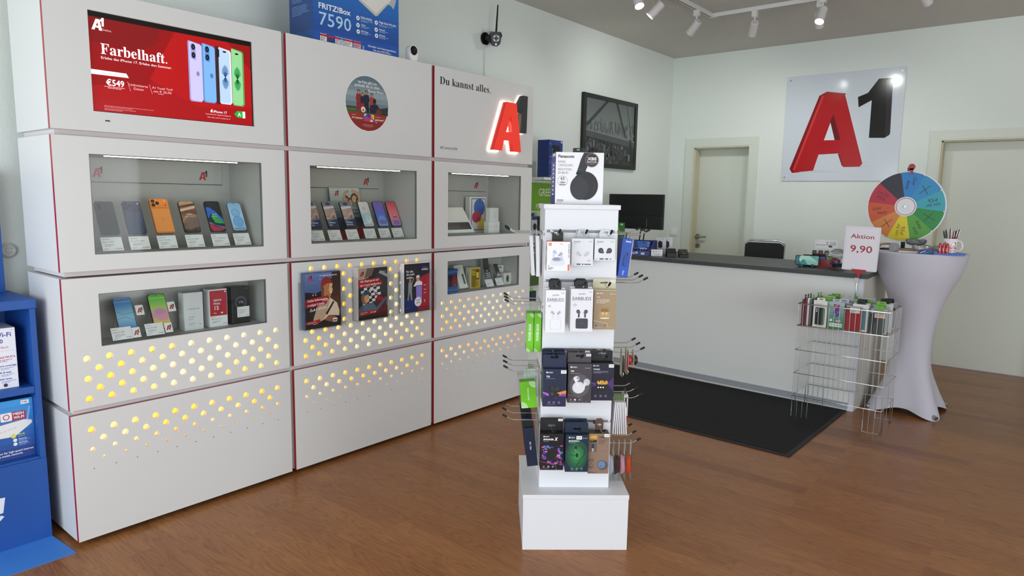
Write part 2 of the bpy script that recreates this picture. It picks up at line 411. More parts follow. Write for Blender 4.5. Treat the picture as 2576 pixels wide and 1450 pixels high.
# doors: casing on the wall, lining through it, leaf set back in it
DOORM = bumpy('door_lacquer', '#d6dad0', 0.45, 300, 0.02, '#dadfd5')
def door(n, d, cas, handle):
    yl = YB + 0.148
    m = MB(); m.bx(d[0] + 0.006, d[1] - 0.006, yl, yl + 0.04, 0.008, d[2] - 0.004, DOORM)
    dr = struct('door_%d' % n, m)
    m = MB(); x0, x1, zt = d[0], d[1], d[2]
    m.prism([(x0 - cas, 0), (x0, 0), (x0, zt), (x1, zt), (x1, 0), (x1 + cas, 0), (x1 + cas, zt + cas), (x0 - cas, zt + cas)], YB - 0.014, YB, DOORM)
    struct('door_casing', m, dr)
    m = MB()
    m.prism([(x0, 0), (x0 + 0.011, 0), (x0 + 0.011, zt - 0.011), (x1 - 0.011, zt - 0.011), (x1 - 0.011, 0), (x1, 0), (x1, zt), (x0, zt)], YB - 0.008, yl - 0.001, DOORM)
    m.bx(x0 + 0.011, x0 + 0.022, YB + 0.02, yl - 0.02, 0, zt - 0.011, C('#cfc8a8', 0.7)); m.bx(x0 + 0.011, x1 - 0.011, YB + 0.02, yl - 0.02, zt - 0.022, zt - 0.011, C('#cfc8a8', 0.7))
    struct('door_lining', m, dr)
    if handle:
        hx, hz = handle
        m = MB(); m.cyl((hx, yl, hz), (hx, yl - 0.009, hz), 0.027, STEEL, 24); m.cyl((hx, yl - 0.009, hz), (hx, yl - 0.05, hz), 0.010, STEEL)
        m.tube([(hx - 0.012, yl - 0.05, hz), (hx + 0.05, yl - 0.05, hz), (hx + 0.112, yl - 0.05, hz)], 0.0095, STEEL, 12); struct('door_handle', m, dr)
        m = MB(); m.cyl((hx + 0.004, yl, hz - 0.098), (hx + 0.004, yl - 0.008, hz - 0.098), 0.026, STEEL, 24)
        m.cyl((hx + 0.004, yl - 0.0085, hz - 0.093), (hx + 0.004, yl - 0.0086, hz - 0.093), 0.006, BLACK); m.bx(hx + 0.001, hx + 0.007, yl - 0.0087, yl - 0.008, hz - 0.112, hz - 0.093, BLACK); struct('key_plate', m, dr)
door(1, d1, 0.084, (-3.197, 1.038)); door(2, d2, 0.074, None)

# ------------------------------------------------------------------ ceiling track lights
TRM = C('#d9d9d6', 0.45); HEADM = C('#d4d0d0', 0.55)
m = MB()
m.bx(-0.017, 0.017, 0, 3.6, -0.03, 0, TRM, 0.002); m.bx(-0.004, 0.004, 0.03, 3.57, -0.0305, -0.03, DGREY)
solo('track_rail', m, 'white ceiling track rail running along the cabinet wall', 'track rail', (-2.452, 1.88, ZC), 0, 'ceiling track rails')
m = MB()
m.bx(0, 3.2, -0.017, 0.017, -0.03, 0, TRM, 0.002); m.bx(0.03, 3.17, -0.004, 0.004, -0.0305, -0.03, DGREY); m.bx(-0.036, 0, -0.02, 0.02, -0.031, 0, TRM, 0.002)
solo('track_rail', m, 'white ceiling track rail running along the back wall above the counter', 'track rail', (-2.432, 5.48, ZC), 0, 'ceiling track rails')
m = MB(); m.bx(-0.017, 0.017, 0, 3.6, -0.03, 0, TRM, 0.002)
solo('track_rail', m, 'white ceiling track rail on the right, mostly out of view above', 'track rail', (-0.93, 1.80, ZC), 0, 'ceiling track rails')
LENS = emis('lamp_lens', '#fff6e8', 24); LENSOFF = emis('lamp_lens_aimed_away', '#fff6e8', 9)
def spot(label, mount, aim, power, bright=True, stem=0.06, blend=0.6, cone=70, hl=0.115):
    mount = Vector(mount); t = thing('track_spotlight', label, 'spotlight', mount, 0, 'track spotlights')
    m = MB(); m.bx(-0.02, 0.02, -0.02, 0.02, -0.045, -0.0, TRM, 0.003); part(t, 'track_adapter', m)
    pv = Vector((0, 0, -0.045 - stem)); m = MB(); m.cyl((0, 0, -0.045), pv, 0.006, TRM, 10); part(t, 'stem', m)
    d = (Vector(aim) - (mount + pv)).normalized(); a = pv - d * 0.025; e = a + d * hl
    m = MB(); m.cyl(a, e, 0.031, HEADM, 24, caps=False); x, y = frame_of(d)
    m.cyl(a - d * 0.004, a, 0.028, HEADM, 24, 0.031); m.cyl(e, e - d * 0.012, 0.031, HEADM, 24, 0.026, False)
    part(t, 'lamp_head', m)
    m = MB(); m.cyl(e - d * 0.011, e - d * 0.009, 0.026, LENS if bright else LENSOFF, 20); part(t, 'lens', m, 'glowing white lens')
    l = bpy.data.lights.new('spot_beam', 'SPOT'); l.energy = power; l.spot_size = RD(cone); l.spot_blend = blend; l.shadow_soft_size = 0.025; l.color = (0.97, 1.0, 0.95)
    o = bpy.data.objects.new('spot_beam', l); COL.objects.link(o); o.parent = t; o.location = e + d * 0.004
    o.rotation_euler = d.to_track_quat('-Z', 'Y').to_euler()
    return t
zt = ZC - 0.03
spot('grey-shaded track spotlight below the corner of the ceiling rails, on the cabinet-wall rail', (-2.452, 5.20, zt), (-3.5, 5.6, 1.9), 11, False, cone=130, blend=0.95)
spot('track spotlight on the rail nearest the back wall, first right of the rail corner', (-2.10, 5.48, zt), (-3.0, 6.94, 1.3), 20, False, cone=110, blend=0.95)
spot('unlit-looking track spotlight hanging just behind the dazzling one', (-1.62, 5.48, zt), (-1.9, 6.94, 1.2), 16, False, cone=110, blend=0.95)
spot('dazzling track spotlight shining down, overlapping the spotlight behind it', (-1.57, 5.38, zt), (-1.7, 4.0, 0.3), 24, True, cone=110, blend=0.9)
spot('glaring track spotlight with its lens turned to the room, left end of the row', (-2.452, 4.26, zt), (-1.2, 3.6, 0.3), 5, True, cone=120, blend=0.9)
spot('track spotlight cropped by the top of the picture, second from the left', (-2.452, 4.58, zt), (-3.5, 4.0, 1.5), 7, False, cone=110, blend=0.95)
spot('tilted track spotlight at the upper right of the ceiling', (-0.93, 5.30, zt), (-0.35, 6.94, 1.6), 10, False, cone=120, blend=0.95)

# ------------------------------------------------------------------ things on the walls
m = MB(); m.bx(-0.0405, 0.0405, -0.009, 0, -0.0405, 0.0405, C('#eceee9', 0.35), 0.003)
t = solo('light_switch', m, 'white square light switch on the back wall left of the door', 'light switch', (-3.411, YB, 1.08))
part(t, 'rocker', MB().bx(-0.027, 0.027, -0.014, -0.008, -0.027, 0.027, C('#f0f2ee', 0.3), 0.003))
# big sign
t = thing('wall_sign', 'large square glossy white sign with big red A and black 1 on the back wall', 'sign', (-1.7895, YB, 1.631))
GL = C('#d2d9e2', 0.12, 0, 0.6, 0.02)
m = MB(); W, H = 1.009, 0.985; m.bx(-W / 2, W / 2, -0.012, -0.006, 0, H, GL, 0.001)
p = PR(m, (-W / 2, -0.012, 0)); GR = '#8c0f18'
def gl(h): return C(h, 0.15, 0, 0.5, 0.02)
# solid letters as pictured: dark flank on the left of each stroke, bright front face
sc = 455.0 / 455
def sx(x, y): return ((x - 1216) * 1.495 + 0, 0)
def q(pts):   # pixel outline of the printed letters measured on the sign, turned to millimetres of the sign
    o = []
    for x, y in pts:
        zt_ = (y - 440 + (x - 1235) * 0.0878); zb_ = 0
        top = 440 - (x - 1235) * 0.0878; bot = 1034 + (x - 1190) * 0.002
        v = (bot - y) / (bot - top); lx = 1235 - (1 - v) * 45; rx = 1907 - (1 - v) * 62
        o.append(((x - lx) / (rx - lx) * W * 1000, v * H * 1000))
    return o
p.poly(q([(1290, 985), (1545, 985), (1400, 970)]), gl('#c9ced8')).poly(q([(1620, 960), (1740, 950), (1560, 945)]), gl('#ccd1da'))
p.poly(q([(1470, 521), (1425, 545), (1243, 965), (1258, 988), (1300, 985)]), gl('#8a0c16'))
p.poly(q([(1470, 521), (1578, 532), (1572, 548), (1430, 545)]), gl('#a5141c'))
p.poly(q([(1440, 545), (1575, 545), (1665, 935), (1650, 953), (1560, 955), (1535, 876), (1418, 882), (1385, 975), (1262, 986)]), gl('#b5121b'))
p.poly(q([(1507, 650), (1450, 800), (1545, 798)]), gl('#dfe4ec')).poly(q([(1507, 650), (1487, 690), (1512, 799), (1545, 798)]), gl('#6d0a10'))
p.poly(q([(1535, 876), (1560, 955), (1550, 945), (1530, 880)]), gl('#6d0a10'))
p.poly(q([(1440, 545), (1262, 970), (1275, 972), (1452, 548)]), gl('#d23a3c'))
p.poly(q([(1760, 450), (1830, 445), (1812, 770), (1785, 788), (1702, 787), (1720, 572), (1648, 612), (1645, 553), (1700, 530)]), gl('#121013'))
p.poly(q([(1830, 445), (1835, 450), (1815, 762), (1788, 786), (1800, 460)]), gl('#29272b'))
part(t, 'sign_panel', m)
for x, z in ((-0.475, 0.035), (-0.475, 0.95), (0.475, 0.95), (0.475, 0.035)): part(t, 'screw', MB().cyl((x, -0.012, z), (x, -0.016, z), 0.008, STEEL, 12))
# framed picture on the left wall (its figures left out)
t = thing('picture_frame', 'black framed black-and-white picture of a steel beam above a city, on the left wall', 'picture', (XW, 5.674, 1.716), 90)
W, H = 0.958, 0.645; m = MB(); m.prism(rect(-W / 2, W / 2, 0, H), -0.03, -0.002, C('#0e0e0f', 0.3), [rect(-W / 2 + 0.045, W / 2 - 0.045, 0.035, H - 0.035)]); part(t, 'frame', m)
m = MB(); m.bx(-W / 2 + 0.04, W / 2 - 0.04, -0.016, -0.006, 0.03, H - 0.03, C('#6d7071', 0.4)); p = PR(m, (-W / 2 + 0.045, -0.016, 0.035)); a, b = (W - 0.09) * 1000, (H - 0.07) * 1000
p.grad(0, 260, a, b - 260, '#8b8f90', '#6a6e70', 8); rr = random.Random(3)
for i in range(150): x = rr.random() * (a - 24); h = 20 + rr.random() * 70; p.rect(x, 270 + rr.random() * 60, 6 + rr.random() * 16, h, rr.choice(['#777b7c', '#686c6e', '#84888a', '#5c6062', '#8e9293']))
p.k = 170; p.rect(0, 0, a, 205, '#2f3233')
for i in range(230):
    x = rr.random() * (a - 30); p.k = 172 + i % 6; p.rect(x, rr.random() * 190, 5 + rr.random() * 24, 6 + rr.random() * 60, rr.choice(['#3b3f40', '#222526', '#565a5b', '#4a4e50', '#181a1b', '#757a7b']))
p.k = 180; p.poly([(0, 225), (a, 165), (a, 245), (0, 300)], '#4b4f51'); p.poly([(0, 286), (a, 232), (a, 245), (0, 300)], '#7a7e80'); p.poly([(0, 225), (a, 165), (a, 176), (0, 236)], '#26292a')
for x0, y0, x1, y1, ww in ((0, 330, 350, b, 9), (30, 330, 372, b, 7), (700, 262, 520, b, 9), (716, 262, 530, b, 6), (815, 240, 715, b, 5)): p.line([(x0, y0), (x1, y1)], ww, '#1a1a1d')
p.poly([(770, 250), (800, 250), (a, 60), (a - 40, 0), (a - 60, 0)], '#202224'); part(t, 'print', m)
part(t, 'picture_glass', MB().bx(-W / 2 + 0.044, W / 2 - 0.044, -0.024, -0.022, 0.034, H - 0.034, GLASS))
# bullet camera with aerial, its cable conduit, round wall rosette
t = thing('security_camera', 'black bullet security camera with a tall aerial on the left wall', 'security camera', (XW, 3.905, 2.580), 90)
part(t, 'wall_bracket', MB().cyl((0, 0, 0), (0, -0.012, 0), 0.045, BLACK, 24).cyl((0, -0.012, 0), (0.014, -0.055, -0.005), 0.018, BLACK, 14))
m = MB(); m.T = Matrix.Translation((0.022, -0.085, -0.008)) @ Matrix.Rotation(RD(-42), 4, 'Z') @ Matrix.Rotation(RD(13), 4, 'X')
m.prism([(-0.04, 0.02), (-0.03, 0.045), (0.03, 0.045), (0.04, 0.02), (0.032, -0.03), (0.012, -0.05), (-0.012, -0.05), (-0.032, -0.03)], -0.05, 0.05, DGREY)
m.prism([(-0.045, 0.02), (-0.033, 0.05), (0.033, 0.05), (0.045, 0.02), (0.04, 0.018), (0.03, 0.043), (-0.03, 0.043), (-0.04, 0.018)], -0.06, 0.045, BLACK)
m.cyl((0, -0.05, 0.005), (0, -0.053, 0.005), 0.027, C('#77797c', 0.3), 20); part(t, 'camera_body', m)
T0 = m.T.copy(); m = MB(); m.T = T0; m.cyl((0, -0.053, 0.005), (0, -0.056, 0.005), 0.012, BLACK, 16); part(t, 'lens', m)
for k, a_ in enumerate((45, 135, 225, 315)):
    m = MB(); m.T = T0; m.cyl((0.018 * math.cos(RD(a_)), -0.053, 0.005 + 0.018 * math.sin(RD(a_))), (0.018 * math.cos(RD(a_)), -0.057, 0.005 + 0.018 * math.sin(RD(a_))), 0.0055, WHITE, 10); part(t, 'infrared_lamp', m)
m = MB(); m.T = T0; m.cyl((0, -0.05, -0.036), (0, -0.056, -0.036), 0.008, WHITE, 12); part(t, 'motion_sensor', m)
m = MB(); m.cyl((0.030, -0.085, 0.03), (0.046, -0.085, 0.235), 0.0075, BLACK, 10, 0.005); part(t, 'aerial', m)
solo('cable_conduit', MB().bx(-0.007, 0.007, -0.012, 0, 0, 0.40, C('#dde2dc', 0.6), 0.002), 'thin white cable conduit running down the wall below the black camera', 'conduit', (XW, 3.902, 2.14), 90)
m = MB(); m.lathe([(0.0, 0.012), (0.02, 0.014), (0.03, 0.012), (0.034, 0.004), (0.034, 0)], C('#d8d8d4', 0.5), 28)
for i in range(18): a_ = i * math.pi / 9; m.bx(-0.001, 0.001, -0.001, 0.001, 0.0138, 0.0142, DGREY) if i == 0 else m.cyl((0.008 * math.cos(a_), 0.008 * math.sin(a_), 0.0135), (0.02 * math.cos(a_), 0.02 * math.sin(a_), 0.0142), 0.0007, C('#9a9a96'), 5)
t = solo('wall_vent', m, 'small round white slotted vent on the wall beside the blue display', 'vent', (XW, 0.888, 1.169), 90, None, 90)
part(t, 'vent_ring', MB().lathe([(0.027, 0.0125), (0.025, 0.0165), (0.022, 0.013)], C('#b9b9b5', 0.5), 28))

# ------------------------------------------------------------------ wall cabinets: three columns of four boxes
X0 = -2.9765
MOD = [(0.915, 1.888), (1.912, 2.862), (2.886, 3.828)]
ROW = [(1.655, 2.181), (1.114, 1.633), (0.566, 1.088), (0.022, 0.545)]
GASK = C('#6f706e', 0.5); PIN = C('#d9c9c9', 0.5)
def lattice(c, r, radii, top, full_first, x0=0.072, n=11, p=0.083):
    # staggered round holes, row by row from the top; radii gives each row's hole size
    W = MOD[c][1] - MOD[c][0]; H = []
    p = (W - 0.145) / 10 if c else 0.083
    for k, rad in enumerate(radii):
        st = (k % 2 == 0) != full_first; z = top - k * 0.0407 - ROW[r][0]
        for i in range(n - (1 if st else 0)): H.append(circ(x0 + (0.5 if st else 0) * p + i * p, z, rad, None, 16))
    return H
def unit(c, r, label, niche=None, nd=0.30, holes=(), glow=None, light=True, opening=None, glass=True, draw=None):
    y0, y1 = MOD[c]; z0, z1 = ROW[r]; W, H = y1 - y0, z1 - z0
    t = thing('display_cabinet', label, 'cabinet', (X0, y0, z0), 90, 'white display cabinets')
    m = MB(); b = 0.016
    m.bx(0, b, 0.0185, 0.384, 0, H, LAM).bx(W - b, W, 0.0185, 0.384, 0, H, LAM).bx(b, W - b, 0.0185, 0.384, 0, b, LAM).bx(b, W - b, 0.0185, 0.384, H - b, H, LAM).bx(b, W - b, 0.372, 0.384, b, H - b, LAM)
    if not niche and not holes: m.bx(b, W - b, 0.06, 0.07, b, H - b, LAM)
    part(t, 'carcass', m)
    hs = list(holes)
    if niche: hs.append(rect(niche[0] - y0, niche[1] - y0, niche[2] - z0, niche[3] - z0))
    if opening: hs.append(rect(*opening))
    m = MB(); m.prism(rect(0, W, 0, H), 0, 0.018, LAM, hs, RED, LAM)
    if draw: draw(m)
    fp = part(t, 'front_panel', m, 'white front panel with red edges')
    m = MB(); q_ = 0.0205; xa, xb = (0.02 if c == 0 else -0.0118), (W + 0.0118 if c < 2 else W - 0.02)
    if c < 2: m.bx(W + 0.0002, W + 0.0234, 0.03, 0.36, 0.0012, H - 0.0012, RAIL)
    m.bx(xa, xb, 0.024, 0.37, -q_, 0, RAIL) if r < 3 else m.bx(0.03, W - 0.03, 0.05, 0.36, -q_, 0, BLACK)
    part(t, 'spacer', m)
    if niche:
        a, b2, c2, d2_ = niche[0] - y0, niche[1] - y0, niche[2] - z0, niche[3] - z0; k = 0.006; m = MB()
        m.bx(a - k, a, 0.018, nd, c2 - k, d2_ + k, NICHE).bx(b2, b2 + k, 0.018, nd, c2 - k, d2_ + k, NICHE).bx(a, b2, 0.018, nd, c2 - k, c2, NICHE).bx(a, b2, 0.018, nd, d2_, d2_ + k, NICHE).bx(a - k, b2 + k, nd, nd + k, c2 - k, d2_ + k, NICHE)
        part(t, 'niche_lining', m)
        m = MB(); g = 0.003; m.prism(rect(a, b2, c2, d2_), 0.003, 0.016, GASK, [rect(a + g, b2 - g, c2 + g, d2_ - g)]); part(t, 'gasket', m)
        if glass: part(t, 'glass_pane', MB().bx(a + g, b2 - g, 0.006, 0.010, c2 + g, d2_ - g, GLASS))
        if light:
            m = MB(); m.bx(a + 0.065, b2 - 0.107, 0.024, 0.034, d2_ - 0.006, d2_ - 0.0005, emis('niche_light_strip', '#fff1d6', 7)); part(t, 'light_strip', m, 'glowing white light strip')
            m = MB(); m.bx(a + 0.03, b2 - 0.04, nd - 0.004, nd - 0.001, 1.4655 - z0, d2_ - 0.001, NICHE).bx(a + 0.03, b2 - 0.04, nd - 0.005, nd - 0.001, 1.463 - z0, 1.4655 - z0, BLACK)
            p = PR(m, (-y0 + y0, nd - 0.004, -z0))
            for s_ in (0.0, -0.463): p.a1((b2 - 0.155 + s_) * 1000, 1485, 38, '#c1262e', '#2c2b2d')
            part(t, 'header_board', m, 'grey header board printed with red and black logos')
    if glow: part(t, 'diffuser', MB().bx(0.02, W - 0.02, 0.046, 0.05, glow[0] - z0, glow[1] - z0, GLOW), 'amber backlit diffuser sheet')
    return t, fp
# --- top row
t, fp = unit(0, 0, 'white wall cabinet holding the large red advertising screen', opening=(0.150, 0.825, 0.077, 0.453))
E_ = 0.36
def S(h, e=E_): return C(h, 0.2, 0, 0.3, 0.05, e)
m = MB(); m.bx(0.148, 0.827, 0.010, 0.05, 0.075, 0.455, C('#0a0709', 0.15)); p = PR(m, (0.150, 0.010, 0.077))
p.put([(3, 3), (668, 3), (668, 356), (3, 356)], [(0, 1, 2, 3)], S('#8f1114')); p.poly([(3, 100), (200, 120), (360, 230), (668, 200), (668, 3), (3, 3)], S('#a01216')); p.poly([(330, 356), (560, 356), (668, 250), (668, 80), (420, 60), (220, 150)], S('#ad1417')); p.poly([(3, 356), (280, 356), (250, 290), (170, 250), (3, 262)], S('#7d1517'))
LW = S('#e4e6ea', 0.55); LP = S('#dfb9bd', 0.5)
p.a1(14, 308, 41, LW, LW); p.txt('Deins.', 50, 309, 8, LP, w=36)
p.txt('Farbelhaft.', 42, 222, 40, LW, w=252, st='se'); p.txt('Erlebe das iPhone 17. Erlebe den Sommer.', 42, 203, 9.5, LW, w=270)
p.poly([(3, 141), (140, 143), (131, 159), (3, 159)], LW); p.txt('Für alle unter 26', 44, 147, 7, S('#9a8f95'), w=78)
p.txt('€549', 55, 105, 23, LW, w=66, b=0.02); p.greek(40, 101, 90, 2, 5, LP, 'c'); p.line([(134, 128), (144, 92)], 1, LP); p.line([(217, 128), (228, 91)], 1, LP)
p.txt('Unlimitierte', 175, 114, 9, LP, 'c', 72); p.txt('Daten', 175, 100, 9, LP, 'c', 38); p.txt('A1 Youth Tarif', 269, 114, 9, LP, 'c', 82); p.txt('um € 20,90', 269, 100, 9, LP, 'c', 72); p.greek(250, 96, 40, 1, 4, LP)
p.greek(43, 27, 190, 2, 4.5, S('#c88388')); p.greek(43, 16, 120, 2, 4.5, S('#c88388'))
def ph(x0, x1, yb, yt, c, edge, left):    # phones pictured on the screen
    p.poly([(x0, yt - 4), (x0 + 4, yt), (x1 - 6, yt - 8), (x1, yt - 16), (x1, yb + 10), (x1 - 8, yb), (x0 + 6, yb), (x0, yb + 8)], edge)
    a = 6 if left else 0; b_ = 0 if left else 7
    p.poly([(x0 + a, yt - 6), (x0 + a + 4, yt - 3), (x1 - 6 - b_, yt - 11), (x1 - b_, yt - 18), (x1 - b_, yb + 12), (x1 - 8 - b_, yb + 3), (x0 + a + 8, yb + 4), (x0 + a, yb + 12)], c)
ph(576, 634, 84, 334, S('#8fcf92'), S('#5d9a4c'), False); ph(517, 574, 86, 328, S('#b3cdea'), S('#dfe4ea'), False)
for cx, dk, md in ((545, '#274063', '#6f93bd'), (602, '#0f4a24', '#43a15c')):
    for k in range(9):
        a_ = RD(35 + 110 * k / 8); L = 52 - 14 * abs(k - 4) / 4
        for sg in (1, -1): p.poly([(cx - 1.5, 203), (cx + 1.5, 203), (cx + L * math.cos(a_) * 0.5 + 3, 203 + sg * L * math.sin(a_)), (cx + L * math.cos(a_) * 0.5 - 3, 203 + sg * L * math.sin(a_))], S(md)); p.k -= 1
    p.k += 1
    for k in range(5):
        a_ = RD(50 + 80 * k / 4)
        for sg in (1, -1): p.poly([(cx - 1, 203), (cx + 1, 203), (cx + 14 * math.cos(a_) + 1, 203 + sg * 22 * math.sin(a_)), (cx + 14 * math.cos(a_) - 1, 203 + sg * 22 * math.sin(a_))], S(dk)); p.k -= 1
    p.k += 1; p.rr(cx - 8, 308, 15, 7, 3, S('#101214', 0.1))
p.rr(502, 82, 14, 249, 6, S('#2c2c30', 0.3)); p.rr(508, 285, 12, 34, 4, S('#1c1c1f', 0.2))
for x0, x1, yb, yt, c, ed, dk in ((442, 500, 84, 333, '#79aee6', '#5b8fca', '#3f6fb0'), (381, 441, 82, 333, '#c4bfe6', '#9c97c9', '#7d76b5')):
    ph(x0, x1, yb, yt, S(c), S(ed), True); p.poly([(x0 + 12, yt - 12), (x0 + 34, yt - 22), (x0 + 34, yt - 78), (x0 + 14, yt - 72)], S(ed))
    for dz in (24, 58): p.ell(x0 + 23, yt - dz, 10, S(dk), 14); p.ell(x0 + 24, yt - dz, 8, S('#17191f', 0.15), 12); p.ell(x0 + 24, yt - dz, 3, S('#3c4a60', 0.3), 5)
    p.ell(x0 + 40, 200, 7, S(dk, 0.5), 10)
p.ell(475, 49, 5, LW, 5.5); p.ell(477.5, 56.5, 1.6, LW, 2.4); p.ell(479.8, 50, 1.8, S('#a01216'), 2.2); p.txt('iPhone 17', 483, 44, 10, LW, w=62, b=0.01); p.txt('Entwickelt für Apple Intelligence', 448, 33, 5.4, LP, w=115); p.txt('Mehr Infos auf A1.net/iphone-17', 455, 20, 5.2, LP, w=105)
p.poly([(579, 47), (594, 62), (620, 62), (620, 33), (594, 33)], S('#1f9a3c', 0.6)); p.rect(620, 33, 12, 29, S('#f0f2f0', 0.6)); p.txt('A', 604, 40, 15, LW, 'c', b=0.02)
for i, ch in enumerate('A↑G'): p.txt(ch, 626, 53 - i * 9, 6, S('#202020', 0), 'c')
part(t, 'screen', m, 'red advertising screen with pictured phones')
part(t, 'remote_sensor', MB().bx(0.190, 0.207, -0.0006, 0.001, 0.0415, 0.0465, BLACK))
t, fp = unit(1, 0, 'white wall cabinet with a round photo sticker of a sports team')
m = MB(); p = PR(m, (0, 0, 0)); O_ = (2.394 - MOD[1][0]) * 1000, (1.908 - ROW[0][0]) * 1000; cx, cz = O_; R_ = 144
def D(x, y): return cx + x - 142, cz + y - 147
def chord(y0, y1, c, n=10):     # slice of the round sticker between two heights
    P = []; Rr = 142
    for i in range(n + 1): y = y0 + (y1 - y0) * i / n; P.append((cx + math.sqrt(max(0, Rr * Rr - y * y)), cz + y))
    for i in range(n + 1): y = y1 + (y0 - y1) * i / n; P.append((cx - math.sqrt(max(0, Rr * Rr - y * y)), cz + y))
    p.poly(P, c)
p.ell(cx, cz, R_ + 1, '#e8ebea', None, 48)
for i, c in enumerate(('#6f7f87', '#84939a', '#93a2a7', '#7f8f96', '#6d7f89', '#5d7480')): chord(-25 + i * 27.8, 3 + i * 27.8 if i < 5 else 141.9, c); p.k -= 1
p.k += 1; chord(-30, -22, '#2d3a2c', 4); chord(-42, -30, '#4e6a34', 4); chord(-52, -42, '#3c5a2c', 4); chord(-141.9, -52, '#9d2f22', 12); chord(-141.9, -90, '#8c2224', 10)
p.poly([D(*q_) for q_ in ((222, 95), (280, 95), (282, 140), (222, 128))], '#28332a')
W_ = '#eef1f3'
p.txt("Am Platz gibt's nix", cx, cz + 101, 14, W_, 'c', 126, st='se'); p.txt('geschenkt. Bei A1 schon.', cx, cz + 83, 14, W_, 'c', 166, st='se'); p.txt('Genau Deins', cx + 56, cz + 62, 15, W_, 'c', 104, st='sc')
def fig(x, y, h, top, leg, skin='#b98a6d', hair='#2a1d18', ww=24):   # a small standing figure in the print
    p.poly([D(x - ww * .45, y), D(x - ww * .1, y), D(x, y + h * .35), D(x + ww * .1, y), D(x + ww * .45, y), D(x + ww * .4, y + h * .5), D(x - ww * .4, y + h * .5)], leg)
    p.poly([D(x - ww * .4, y + h * .42), D(x + ww * .4, y + h * .42), D(x + ww * .55, y + h * .6), D(x + ww * .42, y + h * .82), D(x - ww * .42, y + h * .82), D(x - ww * .55, y + h * .6)], top)
    X, Y = D(x, y + h * .9); p.ell(X, Y + 2, h * .085, hair, h * .1); p.ell(X, Y, h * .06, skin, h * .08)
fig(84, 100, 112, '#8e2430', '#8a2028', ww=34); fig(108, 105, 95, '#1c2238', '#9a2630', ww=26); fig(134, 100, 112, '#1a1f35', '#161a2a', ww=36); fig(170, 100, 102, '#a83a34', '#1a1f35', ww=30)
p.poly([D(*q_) for q_ in ((165, 100), (215, 100), (228, 122), (205, 148), (180, 150), (170, 125))], '#1d2036'); p.poly([D(*q_) for q_ in ((195, 100), (240, 100), (228, 126), (205, 124))], '#7a2630'); X, Y = D(188, 164); p.ell(X, Y, 11, '#22191a', 14)
X, Y = D(112, 114); p.ell(X, Y, 15, '#e6ddd0', 15); p.ell(X, Y - 3, 6, '#b33a34')
X, Y = D(117, 55); p.rect(X, Y, 67, 38, '#3f6ac8'); p.poly([(X, Y), (X + 67, Y), (X + 40, Y + 26), (X + 12, Y + 20)], '#c8365c'); p.poly([(X + 30, Y + 38), (X + 67, Y + 10), (X + 67, Y + 38)], '#f0b040'); p.poly([(X + 8, Y + 38), (X + 30, Y + 16), (X + 50, Y + 30), (X + 40, Y + 38)], '#5a2a9a'); p.poly([(X, Y + 24), (X + 20, Y + 38), (X, Y + 38)], '#bfe3f2'); p.poly([(X + 36, Y), (X + 50, Y + 14), (X + 60, Y)], '#f3e6c0')
X, Y = D(37, 64); p.txt('A1 Internet +', X, Y, 9, W_, w=74, b=0.02); p.greek(X, Y + 19, 45, 1, 5, '#d8b0a8'); X, Y = D(190, 64); p.txt('geschenkt*', X, Y, 9, W_, w=62, b=0.02); p.greek(X, Y + 19, 66, 1, 5, '#d8b0a8'); p.txt('+8', X + 2, Y - 14, 7, W_)
p.greek(cx - 45, cz - 108, 90, 3, 5, '#c98a84', 'c')
part(fp, 'round_sticker', m, 'round sticker with a team photo above a red field')
BK = '#1b1b1d'; y0, z0 = MOD[2][0], ROW[0][0]
def slogan(m):
    p = PR(m, (0, 0, 0))
    p.txt('Du kannst alles.', (2.929 - y0) * 1000, (2.083 - z0) * 1000, 43, BK, w=452, st='se'); p.txt('#ConnectLife', (2.934 - y0) * 1000, (1.708 - z0) * 1000, 17, BK, w=146)
t, fp = unit(2, 0, 'white wall cabinet with the lit red letter and black digit and a black slogan', draw=slogan)
AX, AZ, AH = 3.364 - y0, 1.728 - z0, 0.312
def out(P, k):    # outline pushed outward by k
    n = len(P); o = []
    ar = sum(P[i][0] * P[(i + 1) % n][1] - P[(i + 1) % n][0] * P[i][1] for i in range(n)); sg = 1 if ar > 0 else -1
    for i in range(n):
        a, b_, c_ = Vector(P[i - 1]), Vector(P[i]), Vector(P[(i + 1) % n]); d1_, d2_ = (b_ - a).normalized(), (c_ - b_).normalized()
        n1, n2 = Vector((d1_.y, -d1_.x)) * sg, Vector((d2_.y, -d2_.x)) * sg; q_ = (n1 + n2); q_ = q_ / max(0.35, q_.dot(n1)); o.append(tuple(b_ + q_ * k))
    return o
ax = lambda P: [(AX + a * AH, AZ + b * AH) for a, b in P]
HALO = emis('letter_halo', '#fff0dc', 2.6); LRED = C('#e0301e', 0.3, 0, 0.5, 0.05, 0.35)
m = MB(); m.prism(ax(A1_A), -0.045, -0.012, LRED, [ax(A1_H)], C('#c02018', 0.3, 0, 0.5, 0.05, 0.2)); la = part(fp, 'letter', m, 'red lit letter')
m = MB(); m.prism(out(ax(A1_A), 0.006), -0.012, -0.0005, HALO, [out(ax(A1_H), -0.006)]); part(la, 'light_rim', m, 'glowing white rim')
m = MB(); m.prism(ax(A1_1), -0.045, -0.012, C('#2b2c2f', 0.35)); lb = part(fp, 'digit', m, 'black raised digit')
m = MB(); m.prism(out(ax(A1_1), 0.004), -0.012, -0.0005, emis('digit_halo', '#fff0dc', 0.9)); part(lb, 'light_rim', m, 'white rim')
